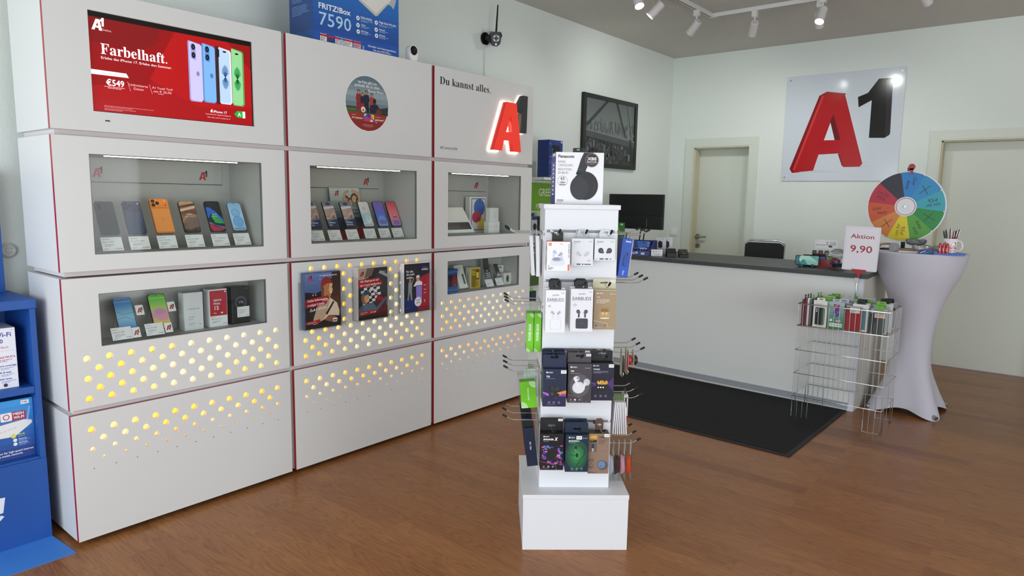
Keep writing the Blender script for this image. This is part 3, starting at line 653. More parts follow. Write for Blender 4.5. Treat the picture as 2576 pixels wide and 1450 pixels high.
# --- second row: lit niches
NI = [(1.039, 1.768, 1.177, 1.568), (2.030, 2.748, 1.178, 1.569), (3.002, 3.710, 1.183, 1.572)]
unit(0, 1, 'white cabinet with the lit niche holding the orange, navy and black phones', NI[0])
unit(1, 1, 'white cabinet with the lit niche holding six phones in front of a leaflet', NI[1])
unit(2, 1, 'white cabinet with the lit niche holding the tablet box and small white boxes', NI[2])
# --- third row
NJ = [(1.042, 1.773, 0.808, 1.021), None, (3.001, 3.706, 0.822, 1.030)]
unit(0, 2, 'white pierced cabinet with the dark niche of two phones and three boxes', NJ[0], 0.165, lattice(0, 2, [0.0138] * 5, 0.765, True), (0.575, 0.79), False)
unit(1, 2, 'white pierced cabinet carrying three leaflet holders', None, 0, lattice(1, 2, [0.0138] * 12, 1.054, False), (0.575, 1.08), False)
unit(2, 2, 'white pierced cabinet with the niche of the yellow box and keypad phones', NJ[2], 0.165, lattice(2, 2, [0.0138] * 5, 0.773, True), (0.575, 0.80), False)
# --- bottom row
RB = [0.0138, 0.0130, 0.0095, 0.0062, 0.0032]
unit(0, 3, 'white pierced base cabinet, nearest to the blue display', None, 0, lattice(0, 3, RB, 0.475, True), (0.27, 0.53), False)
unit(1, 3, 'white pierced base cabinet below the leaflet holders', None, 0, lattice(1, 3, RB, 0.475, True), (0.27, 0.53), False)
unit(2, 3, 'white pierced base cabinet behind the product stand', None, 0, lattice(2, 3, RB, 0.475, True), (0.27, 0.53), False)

# ------------------------------------------------------------------ what stands in the niches
TL = 25.0
SL = Vector((-math.sin(RD(TL)), 0, math.cos(RD(TL))))
def card_face(p, w, h, brand, model, pr_):
    # price card: maker, model, small print, price
    p.txt(brand, w * 0.07, h - w * 0.14, w * 0.06, '#6c6c72', w=w * (0.03 + 0.028 * len(brand))); p.txt(model, w * 0.07, h - w * 0.29, w * 0.062, '#55555c', w=min(w * 0.86, w * 0.036 * len(model)))
    p.greek(w * 0.14, h - w * 0.38, w * 0.52, 3, w * 0.055, '#a9a9ae'); p.greek(w * 0.07, h * 0.13 + w * 0.03, w * 0.3, 2, w * 0.04, '#a9a9ae'); p.txt(pr_, w * 0.93, h * 0.11, w * 0.062, '#3a3a40', 'r')
def phone_stand(label, base, brand, model, pr_, cw=0.080, chh=0.062, ledge=0.066, plate=0.15, group='phone stands with price cards', tiles=(), cy=0.0008):
    t = thing('phone_stand', label, 'phone stand', base, 90, group, -TL); t.location.z += 0.0042
    part(t, 'back_plate', MB().bx(-cw * 0.45, cw * 0.45, 0.0045, 0.0065, 0, plate, ACR), 'clear acrylic plate')
    part(t, 'ledge', MB().bx(-cw * 0.42, cw * 0.42, -0.010, 0.0045, ledge, ledge + 0.002, ACR).bx(-cw * 0.42, cw * 0.42, -0.0115, -0.0100, ledge, ledge + 0.011, ACR), 'clear acrylic ledge')
    m = MB(); m.tube([(0, 0.0075, plate * 0.8), (0, 0.0858 * plate / 0.15, 0.04 * plate / 0.15)], 0.003, ACR, 6); part(t, 'prop', m)
    m = MB(); m.bx(-cw / 2, cw / 2, cy, cy + 0.001, 0.002, chh, CARDW); p = PR(m, (-cw / 2, cy, 0.002)); card_face(p, cw * 1000, (chh - 0.002) * 1000, brand, model, pr_); part(t, 'price_card', m, 'white printed price card')
    for x, z in tiles:
        m = MB(); m.bx(x - 0.016, x + 0.016, cy, cy + 0.0012, z, z + 0.044, C('#f3f3f4', 0.4)); p = PR(m, ((x - 0.016), cy, z)); p.a1(5, 10, 20); part(t, 'logo_tile', m, 'white tile with red and black logo')
    return t
def phone(label, base, w, h, frame, draw=None, face='#111214', s=0.0705, dy=0, bump=None, group='display phones', t_=0.008, r=0.010):
    loc = Vector(base) + SL * s + Vector((0, dy, 0.0)) + (Vector((0, 0, 0.0042)) if base[2] < 1.18 else Vector())
    t = thing('smartphone', label, 'phone', loc, 90, group, -TL)
    m = MB(); pts = rrpts(w, h, r, 6, 0, h / 2 + 0.0008); m.prism(pts, -t_ + 0.0025, 0.0025, C(face, 0.42 if bump else 0.2), (), C(frame, 0.3, 0.6), None, C('#222222', 0.4))
    p = PR(m, (-w / 2, -t_ + 0.0025, 0.0008))
    if draw: draw(p, w * 1000, h * 1000)
    part(t, 'body', m)
    if bump: bump(t, w, h, -t_ + 0.0025)
    return t
def cut(pts, w, h, r=9):     # keep a printed shape inside the rounded screen
    return [(min(max(x, 1.6), w - 1.6), min(max(y, 1.6), h - 1.6)) for x, y in pts]
def screen(p, w, h, c): return p.put(rrpts(w - 3.2, h - 3.2, 8.5, 5, w / 2, h / 2), [list(range(24))], c)
def gscreen(p, w, h, cs):      # vertical colour run of a pictured wallpaper, corners kept round by the strips' widths
    n = 22; k0 = p.k; r = 8
    for i in range(n):
        p.k = k0; ya, yb = 1.6 + (h - 3.2) * i / n, 1.6 + (h - 3.2) * (i + 1) / n; f = i / (n - 1) * (len(cs) - 1); j = min(int(f), len(cs) - 2); t = f - j
        c = '#%02x%02x%02x' % tuple(int(int(cs[j][q:q + 2], 16) * (1 - t) + int(cs[j + 1][q:q + 2], 16) * t) for q in (1, 3, 5))
        def ins(y):
            d = min(y - 1.6, h - 1.6 - y); return 1.6 + (r - math.sqrt(max(0, r * r - (r - d) ** 2)) if d < r else 0)
        a, b = ins(ya), ins(yb); p.put([(a, ya), (w - a, ya), (w - b, yb), (b, yb)], [(0, 1, 2, 3)], c)
    return p
def punch(p, w, h): p.ell(w / 2, h - 6.5, 1.9, '#08080a')
def bump3(col, lens=((-0.024, -0.012), (-0.024, -0.030), (-0.008, -0.021))):
    def f(t, w, h, y):
        m = MB(); m.prism(rrpts(w - 0.006, 0.040, 0.011, 5, 0, h - 0.0225), y - 0.0025, y, C(col, 0.35, 0.3)); b = part(t, 'camera_plateau', m)
        for x, z in lens:
            m = MB(); m.cyl((x * w / 0.072, y - 0.0025, h + z), (x * w / 0.072, y - 0.0042, h + z), 0.0076, C('#0d0e10', 0.15), 20); m.cyl((x * w / 0.072, y - 0.0042, h + z), (x * w / 0.072, y - 0.0044, h + z), 0.003, C('#33415c', 0.1), 12); part(b, 'camera_lens', m, 'black camera lens')
        for x, z in ((0.024, -0.012), (0.024, -0.031)): m = MB(); m.cyl((x, y - 0.0025, h + z), (x, y - 0.003, h + z), 0.0028, C('#f2e6cf' if z > -0.02 else '#101010', 0.3), 12); part(b, 'flash' if z > -0.02 else 'sensor', m)
    return f
def bump2(col):
    def f(t, w, h, y):
        m = MB(); m.prism(rrpts(0.020, 0.036, 0.0098, 5, -w / 2 + 0.015, h - 0.0225), y - 0.0015, y, C(col, 0.3)); b = part(t, 'camera_plateau', m)
        for z in (-0.0145, -0.0305): m = MB(); m.cyl((-w / 2 + 0.015, y - 0.0015, h + z), (-w / 2 + 0.015, y - 0.0035, h + z), 0.0074, C('#08090a', 0.12), 20); part(b, 'camera_lens', m, 'black camera lens')
    return f
def back17(col, pane):
    def f(p, w, h): p.put(rrpts(w - 7, h - 52, 7, 5, w / 2, (h - 52) / 2 + 4), [list(range(24))], C(pane, 0.4)); p.ell(w / 2, h * 0.40, 5, C(col, 0.3), 5.6); p.ell(w / 2 + 1.4, h * 0.40 + 7.4, 1.4, C(col, 0.3), 2.2)
    return f
def d_pro(p, w, h):
    gscreen(p, w, h, ['#4a342c', '#6b4f42', '#8a6a58', '#8d6a53', '#6a4636', '#b08060', '#caa184'])
    p.poly(cut([(2, 100), (w, 118), (w, 128), (2, 112)], w, h), '#e0bfa2'); p.poly(cut([(2, 118), (w, 132), (w, 142), (2, 128)], w, h), '#5a3a2c'); p.poly(cut([(2, 20), (w * .6, 74), (w, 60), (w, 30), (w * .4, 12)], w, h), '#7d6960'); p.poly(cut([(2, 60), (w * .5, 96), (w, 82), (w, 74), (w * .5, 84), (2, 46)], w, h), '#a78670')
    p.txt('Google', w / 2, 84, 6, '#f2e9e2', 'c'); p.txt('Pixel 10 Pro', w / 2, 73, 6, '#f2e9e2', 'c'); punch(p, w, h)
def d_px(p, w, h):
    screen(p, w, h, '#17191d'); p.poly(cut([(2, 62), (20, 90), (40, 78), (60, 50), (w, 36), (w, 60), (46, 98), (20, 120), (2, 122)], w, h), '#2a6ad6'); p.poly(cut([(14, 70), (30, 92), (w, 46), (w, 40), (50, 40), (30, 44)], w, h), '#2aa84a'); p.poly(cut([(2, 66), (16, 80), (30, 44), (w, 36), (w, 30), (24, 30), (2, 52)], w, h), '#0f2c20'); p.poly(cut([(2, 16), (2, 44), (26, 26), (w, 12), (40, 2), (12, 2)], w, h), '#b8324a'); p.poly(cut([(2, 42), (2, 50), (30, 33), (w, 22), (w, 13)], w, h), '#6f7ad0')
    p.txt('Google', w / 2, 84, 6, '#e6f0ee', 'c'); p.txt('Pixel 10', w / 2, 73, 6, '#e6f0ee', 'c'); p.greek(w / 2 - 12, 66, 24, 1, 3, '#cfdad6'); punch(p, w, h)
def d_s25(p, w, h):
    gscreen(p, w, h, ['#9cc7ea', '#b9dbf2', '#8fbfe8']); p.ell(w / 2 - 2, 92, 21, '#6fa6e0', 22); p.ell(w / 2 - 2, 92, 18, '#8fc0ee', 19); p.ell(w / 2 + 2, 48, 26, '#5b97da', 28); p.ell(w / 2 + 2, 48, 23, '#7db4ea', 25); p.txt('Galaxy S25', w / 2, 10, 6.5, '#20242c', 'c', w * 0.78, 0.01); punch(p, w, h)
def d_s26(model):
    def f(p, w, h):
        gscreen(p, w, h, ['#1d2f58', '#2e4674', '#8a86a0', '#c9a08c', '#b59a98', '#7f7f98', '#6a7090']); p.poly(cut([(2, 106), (w, 118), (w, 128), (2, 124)], w, h), '#cfd3de'); p.ell(w / 2, 140, 17, '#20232b', 8)
        p.poly(cut([(2, 22), (w * .45, 44), (w, 52), (w, 2), (2, 2)], w, h), '#1b2e5a'); p.poly(cut([(2, 62), (w * .3, 58), (w * .7, 84), (w, 88), (w * .66, 78), (w * .3, 52), (2, 50)], w, h), '#e2b49c'); p.poly(cut([(12, 52), (w * .5, 96), (w * .8, 104), (w * .5, 88)], w, h), '#9a7a80'); p.ell(w * .72, 62, 3, '#3a3548', 12)
        p.txt('Galaxy', 8, 27, 8.5, '#eef0f4', b=0.015, w=w * 0.6); p.txt(model, 8, 13, 8, '#eef0f4', b=0.015); punch(p, w, h)
    return f
def d_fe(p, w, h):
    gscreen(p, w, h, ['#e6ecf0', '#b7d3e0', '#a9c6dc', '#cfdbe6', '#e6dcdc', '#d6dfe8']); p.ell(w * .55, 108, 17, '#f0d9cc', 18); p.ell(w * .45, 112, 12, '#b5cfe8'); p.ell(w * .62, 48, 18, '#f6f7f4', 22); p.ell(w * .6, 52, 13, '#bcd6e2', 16); p.txt('Galaxy S25 FE', w / 2, 9, 5.6, '#33383f', 'c', w * 0.8, 0.015); punch(p, w, h)
def d_a57(p, w, h): gscreen(p, w, h, ['#8fb2ec', '#5d84e4', '#5f7be0', '#6a6fd8', '#7f6ccf', '#8a63c4']); p.ell(w / 2 + 2, 52, 24, '#4d86ec', 26); p.ell(w / 2 + 2, 44, 24, '#7fb0f2', 20); p.ell(w / 2 + 2, 38, 24, '#6e9cec', 17); p.poly(cut([(3, 30), (w, 40), (w, 50), (3, 42)], w, h), '#b07ad0'); p.txt('Galaxy', w / 2 + 2, 29, 8, '#101430', 'c', w * .62, .02); p.txt('A57 5G', w / 2 + 2, 15, 8, '#101430', 'c', w * .56, .02); punch(p, w, h)
def d_a37(p, w, h): gscreen(p, w, h, ['#a37fd2', '#c48bc4', '#e68aa0', '#ef7d86', '#e86470', '#d9505e']); p.ell(w / 2 + 4, 66, 18, '#ee5a62', 13); p.ell(w / 2 + 4, 69, 12, '#f79a90', 7); p.ell(w / 2 + 4, 58, 15, '#d9485c', 6); p.txt('Galaxy', w / 2 + 2, 29, 8, '#101430', 'c', w * .62, .02); p.txt('A37 5G', w / 2 + 2, 15, 8, '#101430', 'c', w * .56, .02); punch(p, w, h)
Z1 = 1.1775
row = [(1.134, 'Apple iPhone', 'iPhone 17 256GB', '€ 249,00', 'leftmost, below the black phone'), (1.2415, 'Apple iPhone', 'iPhone 17 Pro 256GB', '€ 549,00', 'below the navy phone'), (1.3565, 'Apple iPhone', 'iPhone 17 Pro Max', '€ 799,00', 'below the orange phone'),
       (1.4785, 'Google', 'Pixel 10 Pro 256GB', '€ 329,00', 'below the brown-screened phone'), (1.597, 'Google', 'Pixel 10 128GB schwarz', '€ 0,00', 'below the green and blue phone'), (1.7035, 'Samsung', 'Galaxy S25 128GB', '€ 0,00', 'below the pale blue phone')]
for y, b_, m_, e_, wh in row: phone_stand('clear phone stand with a white price card, ' + wh, (-3.044, y, Z1), b_, m_, e_)
B = lambda y, x=-3.044, z=Z1: (x, y, z + 0.0042)
phone('black phone showing its back, leftmost in the lit niche', B(1.136), 0.072, 0.148, '#1c1c1e', back17('#2a2a2c', '#1b1b1d'), '#202022', bump=bump2('#1a1a1c'))
phone('navy blue phone showing its back with a camera bar', B(1.243), 0.074, 0.150, '#2b3450', back17('#3a4668', '#33405f'), '#2d3756', bump=bump3('#303a5a'))
phone('orange phone showing its back, taller than its neighbours', B(1.3585), 0.079, 0.162, '#d9792c', back17('#e58a3c', '#f09a4e'), '#ec8a34', bump=bump3('#ee8c36'))
phone('phone with a brown and bronze wallpaper', B(1.478), 0.073, 0.152, '#1a1a1c', d_pro)
phone('phone with a black, blue and green wallpaper', B(1.597), 0.073, 0.152, '#1a1a1c', d_px)
phone('small phone with a pale blue bubble wallpaper, right end of the niche', B(1.7035), 0.070, 0.146, '#6f8fb4', d_s25)
row = [(2.143, -3.072, 'Galaxy S26 256GB', '€ 229,00', 'left end of the middle niche'), (2.250, -3.068, 'Galaxy S26+ 256GB', '€ 449,00', 'second from the left in the middle niche'), (2.369, -3.073, 'Galaxy S26 Ultra 256GB', '€ 549,00', 'third from the left in the middle niche'),
       (2.506, -3.090, 'Galaxy S25 FE 256GB', '€ 0,00', 'below the white-screened phone'), (2.608, -3.085, 'Galaxy A57 128GB', '€ 0,00', 'below the violet-blue phone'), (2.698, -3.074, 'Galaxy A37 128GB', '€ 0,00', 'below the pink-red phone')]
for y, x, m_, e_, wh in row: phone_stand('clear phone stand with a white price card, ' + wh, (x, y, Z1), 'Samsung', m_, e_)
for (y, x, *_), d_, lb, w_ in zip(row, (d_s26('S26'), d_s26('S26+'), d_s26('S26 Ultra'), d_fe, d_a57, d_a37),
    ('dusky-screened phone half cut off by the left niche edge', 'dusky-screened phone just left of the leaflet', 'dusky-screened phone standing in front of the leaflet', 'phone with a white and pale blue wallpaper', 'phone with a violet to blue wallpaper', 'phone with a pink-red wallpaper, right end of its niche'), (0.068, 0.071, 0.074, 0.073, 0.075, 0.075)):
    phone(lb, (x, y + 0.006, Z1), w_, 0.156, '#1c1f2e', d_)
# leaflet leaning on the back of the middle niche
t = thing('leaflet', 'leaflet with four smiling faces leaning in the middle niche', 'leaflet', (-3.205, 2.44, Z1 + 0.0012), 90, None, -9)
m = MB(); w, h = 0.205, 0.29; m.bx(-w / 2, w / 2, 0, 0.004, 0.001, h, C('#cfd6d8', 0.4)); p = PR(m, (-w / 2, 0, 0))
p.grad(0, 110, 205, 180, '#6f8f9a', '#c9d2d0', 10); p.rect(0, 0, 205, 70, '#a3212b'); p.rect(0, 70, 205, 50, '#3a4a58')
for i in range(9): p.rect(8, 282 - i * 15, 70, 4, '#b4bcbc')
p.a1(30, 243, 28)
for x, y, r_, hc, sk in ((105, 215, 20, '#4a2c1c', '#c99a78'), (138, 205, 18, '#6b4428', '#d2a684'), (165, 225, 22, '#5b3a22', '#d8ab86'), (192, 208, 16, '#3a2418', '#c48f6c')):
    p.ell(x, y + 6, r_ * 1.15, hc, r_ * 1.35); p.ell(x, y, r_ * .78, sk, r_); p.poly([(x - r_ * .4, y - r_ * .35), (x + r_ * .4, y - r_ * .35), (x, y - r_ * .6)], '#f2ece6')
    for s_ in (-.3, .3): p.ell(x + s_ * r_, y + r_ * .15, r_ * .08, '#2a1c16')
p.line([(80, 180), (100, 262), (130, 272)], 16, '#c99a78'); p.line([(200, 190), (198, 260), (150, 276)], 16, '#d2a684')
p.txt('Bestes Leben,', 84, 170, 12, '#f2f4f2', w=104, st='se'); p.txt('bestes Smartphone.', 64, 152, 11, '#f2f4f2', w=130, st='se'); p.txt('Echt deins', 120, 126, 13, '#f2f4f2', st='sc', w=70); p.poly([(60, 110), (95, 60), (70, 40), (40, 60)], '#25303c'); p.greek(80, 40, 90, 3, 7, '#e6c8c8'); p.rect(150, 56, 14, 22, '#3f9a48'); p.txt('A', 157, 62, 10, '#eef', 'c')
part(t, 'sheet', m)
# tablet box, keyboard box, two small boxes
def carton(name, label, cat, loc, w, d, h, col, rz=90, rx=0, group=None, faces=None, bev=0.0015, ry=0):
    t = thing(name, label, cat, loc, rz, group, rx, ry)
    m = MB(); m.bx(-w / 2, w / 2, 0, d, 0, h, C(col, 0.4) if isinstance(col, str) else col, bev)
    for f, fn in (faces or {}).items():
        if f == 'front': p = PR(m, (-w / 2, 0, 0))
        if f == 'left': p = PR(m, (-w / 2, d, 0), (0, -1, 0), (0, 0, 1))
        if f == 'right': p = PR(m, (w / 2, 0, 0), (0, 1, 0), (0, 0, 1))
        if f == 'top': p = PR(m, (-w / 2, 0, h), (1, 0, 0), (0, 1, 0))
        fn(p, (w if f in ('front', 'top') else d) * 1000, (h if f != 'top' else d) * 1000)
    part(t, 'box', m); return t
def f_tab(p, w, h):
    p.put(rrpts(w * .86, h * .90, 8, 4, w / 2 + 3, h / 2 + 2), [list(range(20))], '#33383f'); p.put(rrpts(w * .80, h * .86, 5, 4, w / 2 + 3, h / 2 + 2), [list(range(20))], '#d7dbea'); cx = w / 2
    p.ell(cx + 12, h * .70, 56, '#2f6cc0', 60); p.ell(cx - 14, h * .43, 48, '#c1275e', 40); p.ell(cx + 32, h * .26, 40, '#f2d01e', 38); p.ell(cx + 2, h * .37, 26, '#8a2350', 17)
carton('tablet_box', 'white upright tablet box with blue, pink and yellow circles', 'box', (-3.215, 3.537, 1.1835), 0.170, 0.042, 0.243, '#eceaea', faces={'front': f_tab})
def f_kb(p, w, h): p.rr(12, 22, w - 24, 56, 4, '#2b2c2f'); p.rect(18, 30, w - 36, 30, '#1a1b1d'); p.greek(28, h - 26, 46, 1, 5, '#9a9aa0'); p.greek(w - 20, h - 14, 10, 1, 3, '#5a5a60')
carton('keyboard_box', 'flat white tablet keyboard box leaning beside the tablet box', 'box', (-3.082, 3.235, 1.1965), 0.25, 0.022, 0.195, '#f1f0f0', rx=-35, faces={'front': f_kb})
def f_p1(p, w, h): p.greek(w * .4, h - 12, 20, 1, 3, '#a0a0a6'); p.ring(w * .62, h * .45, 20, 1.2, '#c3c6cc'); p.ell(w * .62, h * .45, 6, '#d7dadf', 17); p.rect(w - 7, h * .4, 1.5, h * .5, '#b59a8a')
def f_p2(p, w, h): p.ell(w * .55, h * .55, 4, '#d0d2d6', 9); p.ell(w * .68, h * .62, 4, '#c6c8cc', 8); p.line([(w * .55, h * .5), (w * .52, h * .25)], 2, '#d0d2d6'); p.line([(w * .69, h * .55), (w * .7, h * .3)], 2, '#c6c8cc'); p.ell(w * .14, h * .55, 2.6, '#77777c', 3)
carton('small_box', 'small white square box, lower of the two beside the tablet box', 'box', (-3.085, 3.560, 1.1835), 0.112, 0.045, 0.078, '#eeeded', faces={'front': f_p2}, group='small white boxes')
carton('small_box', 'small white box with a pale outline, stacked on another box', 'box', (-3.092, 3.567, 1.2620), 0.090, 0.040, 0.092, '#e9e8e8', faces={'front': f_p1}, group='small white boxes')
# left niche of the third row
Z3 = 0.8085
def d_blue(p, w, h): gscreen(p, w, h, ['#2d57b0', '#5f9bd0', '#8fc3dc', '#7bb8d8', '#5d97d0', '#4f7fc0']); p.rect(2, h - 22, w - 4, 4, '#86b6de'); p.line([(3, h * .62), (w * .4, h * .52), (w - 3, h * .56)], 2, '#4d88c4'); p.line([(3, h * .40), (w * .5, h * .44), (w - 3, h * .34)], 2, '#4d88c4'); p.txt('A17', w - 6, 6, 6, '#1c2a48', 'r'); punch(p, w, h)
def d_green(p, w, h): gscreen(p, w, h, ['#e2d765', '#e0c27a', '#d59ab0', '#b9cf74', '#86cc5e', '#6fc24e']); p.rect(2, h - 20, w - 4, 4, '#a6ea86'); p.ell(w * .5, h * .50, 24, '#cf8fc0', 13); p.ell(w * .62, h * .30, 26, '#dd9fae', 12); p.ell(w * .4, h * .14, 24, '#e3cf62', 14); p.txt('5G', w - 6, 6, 6, '#1f3018', 'r'); punch(p, w, h)
phone_stand('phone stand with price card below the blue-screened phone, low niche', (-3.006, 1.131, Z3), 'Samsung', 'Galaxy A07 128GB', '€ 0,00', 0.078, 0.055, 0.024, 0.16, cy=-0.0128, tiles=((0.090, 0.098), (0.056, 0.003)), group='low niche phone stands')
phone('phone with a blue marbled wallpaper in the low dark niche', (-3.006, 1.163, Z3), 0.072, 0.158, '#1c2c50', d_blue, s=0.0268)
phone_stand('phone stand with price card below the green-screened phone, low niche', (-3.006, 1.262, Z3), 'Samsung', 'Galaxy A56 128GB', '€ 0,00', 0.074, 0.055, 0.024, 0.16, cy=-0.0128, tiles=((0.092, 0.098), (0.058, 0.006)), group='low niche phone stands')
phone('phone with a green and pink wallpaper in the low dark niche', (-3.006, 1.303, Z3), 0.073, 0.158, '#2b3a2a', d_green, s=0.0268)
def f_hon(p, w, h): p.txt('HONOR 400', w / 2, h * .55, 6.5, '#a87f6e', 'c', w * .62); p.txt('HONOR', w * .22, h * .34, 5, '#8a8a92'); p.txt('400 5G', w * .22, h * .28, 5, '#8a8a92'); p.greek(w * .22, h * .20, w * .4, 3, 4, '#b0b0b6'); p.txt('€ 0,-', w * .9, h * .14, 4.5, '#6a6a70', 'r')
def f_honl(p, w, h): p.greek(8, h - 20, w - 16, 14, 6, '#b9b9be')
carton('phone_box', 'plain white upright phone box with brown lettering', 'box', (-3.040, 1.449, Z3), 0.087, 0.052, 0.172, '#dfe0e3', faces={'front': f_hon, 'left': f_honl}, group='upright phone boxes')
def f_red(p, w, h):
    p.rect(2, 52, w - 4, h - 58, '#b5172e')
    for s_, y, hh in (('REDMI', 120, 9), ('Note', 105, 10), ('15', 80, 18), ('Pro', 62, 6)): p.txt(s_, w * .24 if s_ != '15' else w * .28, y, hh, '#f4e9ea', b=.02)
    p.rect(w * .62, 62, 10, 6, '#f4e9ea'); p.ell(w - 10, h - 13, 4, '#f4e9ea'); p.txt('Xiaomi', 5, 44, 4.5, '#8a8a90'); p.txt('Redmi Note 15 Pro', 5, 35, 5, '#6a6a70', w=w * .6); p.greek(8, 28, w * .5, 3, 4, '#b0b0b6'); p.txt('€ 0,00', w - 6, 12, 4.5, '#6a6a70', 'r')
carton('phone_box', 'white upright phone box with a big red front', 'box', (-3.042, 1.566, Z3), 0.086, 0.056, 0.176, '#f0eef0', faces={'front': f_red}, group='upright phone boxes')
def f_v70(p, w, h): p.ring(w / 2, h * .57, 30, 4, '#5a5c60'); p.ring(w / 2, h * .57, 24, 1, '#8a8c90'); p.txt('V70', w / 2, h * .55, 11, '#b9bcc2', 'c', b=.01); p.txt('vivo', 14, h - 14, 6, '#55575b'); p.rect(w - 22, h - 10, 12, 2, '#8a8c90'); p.rr(w / 2 + 12, h * .53, 12, 3, 1, '#5a5ad0')
vb = carton('phone_box', 'black upright phone box with a grey ring', 'box', (-3.050, 1.681, Z3), 0.092, 0.048, 0.176, '#141517', faces={'front': f_v70}, group='upright phone boxes')
m = MB(); m.bx(-0.02, 0.042, -0.0012, -0.0004, 0.030, 0.080, CARDW); p = PR(m, (-0.02, -0.0012, 0.030)); card_face(p, 62, 50, 'vivo', 'V70 256GB schwarz', '€ 0,00'); part(vb, 'price_card', m, 'white printed price card')
# right niche of the third row
Z4 = 0.8225
def f_bl(p, w, h): p.rect(0, h * .78, w, h * .22, '#2a56a0'); p.rr(6, h * .24, w - 10, h * .52, 6, '#2a1618'); p.rr(w * .45, h * .25, w * .48, h * .48, 5, '#8e1f28'); p.txt('M7', w * .72, h * .28, 6, '#e8d6d6'); [p.ell(12 + i * 16, h * .88, 3.4, '#a9c4ea') for i in range(5)]; [p.ell(12 + i * 16, h * .10, 3.4, '#a9c4ea') for i in range(5)]
carton('accessory_box', 'blue box with a dark red speaker pictured, left end of the low niche', 'box', (-3.030, 3.100, Z4), 0.088, 0.05, 0.148, '#2f62b4', faces={'front': f_bl})
def f_a17(p, w, h): p.txt('Galaxy', w * .16, h - 22, 9, '#9aa29a', w=w * .62); p.txt('A17', w * .28, h - 38, 9, '#3a3c40', b=.01); p.line([(w * .55, h * .08), (w * .55, h * .55), (w * .92, h * .70), (w * .95, h * .12)], 1.5, '#b9c0ba'); p.rr(w * .62, h * .16, 16, 70, 8, '#3a3d44'); p.rr(w * .66, h * .19, 10, 60, 5, '#55585f')
def f_a17l(p, w, h): p.rr(w * .4, h * .42, 6, 36, 2, '#6a6c6e')
carton('phone_box', 'white phone box leaning back in the niche with the yellow box', 'box', (-3.036, 3.214, Z4 + 0.0172), 0.078, 0.045, 0.155, '#f2f5ee', rx=-22, faces={'front': f_a17, 'left': f_a17l}, group='upright phone boxes')
def f_yel(p, w, h): p.rect(2, 0, w - 4, h - 3, '#c9a41c'); p.rr(8, 10, w * .45, h * .55, 6, '#8a6f14'); p.rr(w * .52, h * .42, w * .38, h * .48, 5, '#5d4c12'); p.rr(w * .58, h * .5, w * .26, h * .28, 4, '#e6cf5a'); p.rr(w * .5, h * .1, w * .3, h * .26, 4, '#a88a1c'); p.ell(w * .3, h * .7, 3, '#3a300c'); p.rect(w * .2, h * .86, w * .5, 5, '#4a3d10')
def f_yelr(p, w, h): p.txt('OLYMPIA', w * .55, h * .25, 7, '#4a4a44', rot=90, b=.02, w=70)
carton('phone_box', 'white box with a yellow front showing a folding phone', 'box', (-3.058, 3.345, Z4), 0.082, 0.055, 0.140, '#eef1e4', rz=80, faces={'front': f_yel, 'left': f_yelr}, group='upright phone boxes')
def keyphone(label, base, flip):
    phone_stand('clear stand with price card below the ' + ('open folding phone' if flip else 'keypad bar phone'), base, '', '', '', 0.075, 0.055, 0.056, 0.07, group='key phone stands')
    b = Vector(base) + SL * 0.0585 + Vector((0, 0, 0.0042)); t = thing('flip_phone' if flip else 'keypad_phone', label, 'phone', b, 90, None, -TL)
    w, h = (0.053, 0.062) if flip else (0.042, 0.094)
    m = MB(); m.prism(rrpts(w, h, 0.008, 5, 0, h / 2 + 0.0008), -0.012, 0.003, C('#1b1c1e', 0.3), (), C('#b9bcc0', 0.25, 0.7)); p = PR(m, (-w / 2, -0.012, 0.0008)); W_, H_ = w * 1000, h * 1000
    kh = H_ if flip else H_ * .42
    if not flip: p.rr(5, H_ * .52, W_ - 10, H_ * .38, 2, '#30343c')
    part(t, 'keypad_half' if flip else 'body', m); k = t.children[0]
    for r_ in range(3):
        for c_ in range(3): m = MB(); x, z = (-.28 + .28 * c_) * w, (8 + r_ * (kh - 22) / 3) / 1000; m.cyl((x, -0.012, z), (x, -0.0135, z), 0.0046 if flip else 0.0036, C('#e6e8ea', .4), 10); part(k, 'key', m)
    m = MB(); m.cyl((0, -0.012, (kh - 9) / 1000), (0, -0.0138, (kh - 9) / 1000), 0.008, C('#8d9095', .3), 14); part(k, 'navigation_key', m)
    if flip:
        m = MB(); m.T = Matrix.Translation((0, 0, h + 0.001)) @ Matrix.Rotation(RD(17), 4, 'X'); m.prism(rrpts(0.055, 0.088, 0.010, 5, 0, 0.046), -0.008, 0.001, C('#17181a', 0.25), (), C('#c3c6ca', 0.25, 0.7)); p = PR(m, (-0.0275, -0.008, 0.002)); p.rr(7, 12, 41, 62, 2, '#2c333b'); p.rect(18, 80, 18, 2, '#50545a'); part(t, 'screen_half', m)
keyphone('open silver-edged folding phone with a keypad', (-3.020, 3.458, Z4), True)
keyphone('small silver-edged bar phone with a keypad', (-3.024, 3.566, Z4), False)
def f_wat(p, w, h): p.ell(w * .5, h * .5, 15, '#1f2226', 25); p.ell(w * .5, h * .5, 10, '#8d949c', 19); p.ell(w * .47, h * .52, 7, '#23262b', 15); p.greek(w * .2, h - 10, w * .6, 1, 4, '#9a9a96'); p.ell(w - 9, h - 9, 2.5, '#7a6a5a'); p.greek(8, 10, 14, 1, 3, '#5a5a5a')
def f_watl(p, w, h): p.txt('Mi Smart', 6, h - 28, 7, '#9a9c96'); p.greek(6, h - 38, 40, 6, 6, '#b4b6b0')
wb = carton('watch_box', 'white watch box with a hang tab, right end of the low niche', 'box', (-3.045, 3.6635, Z4), 0.080, 0.075, 0.082, '#eceee6', faces={'front': f_wat, 'left': f_watl})
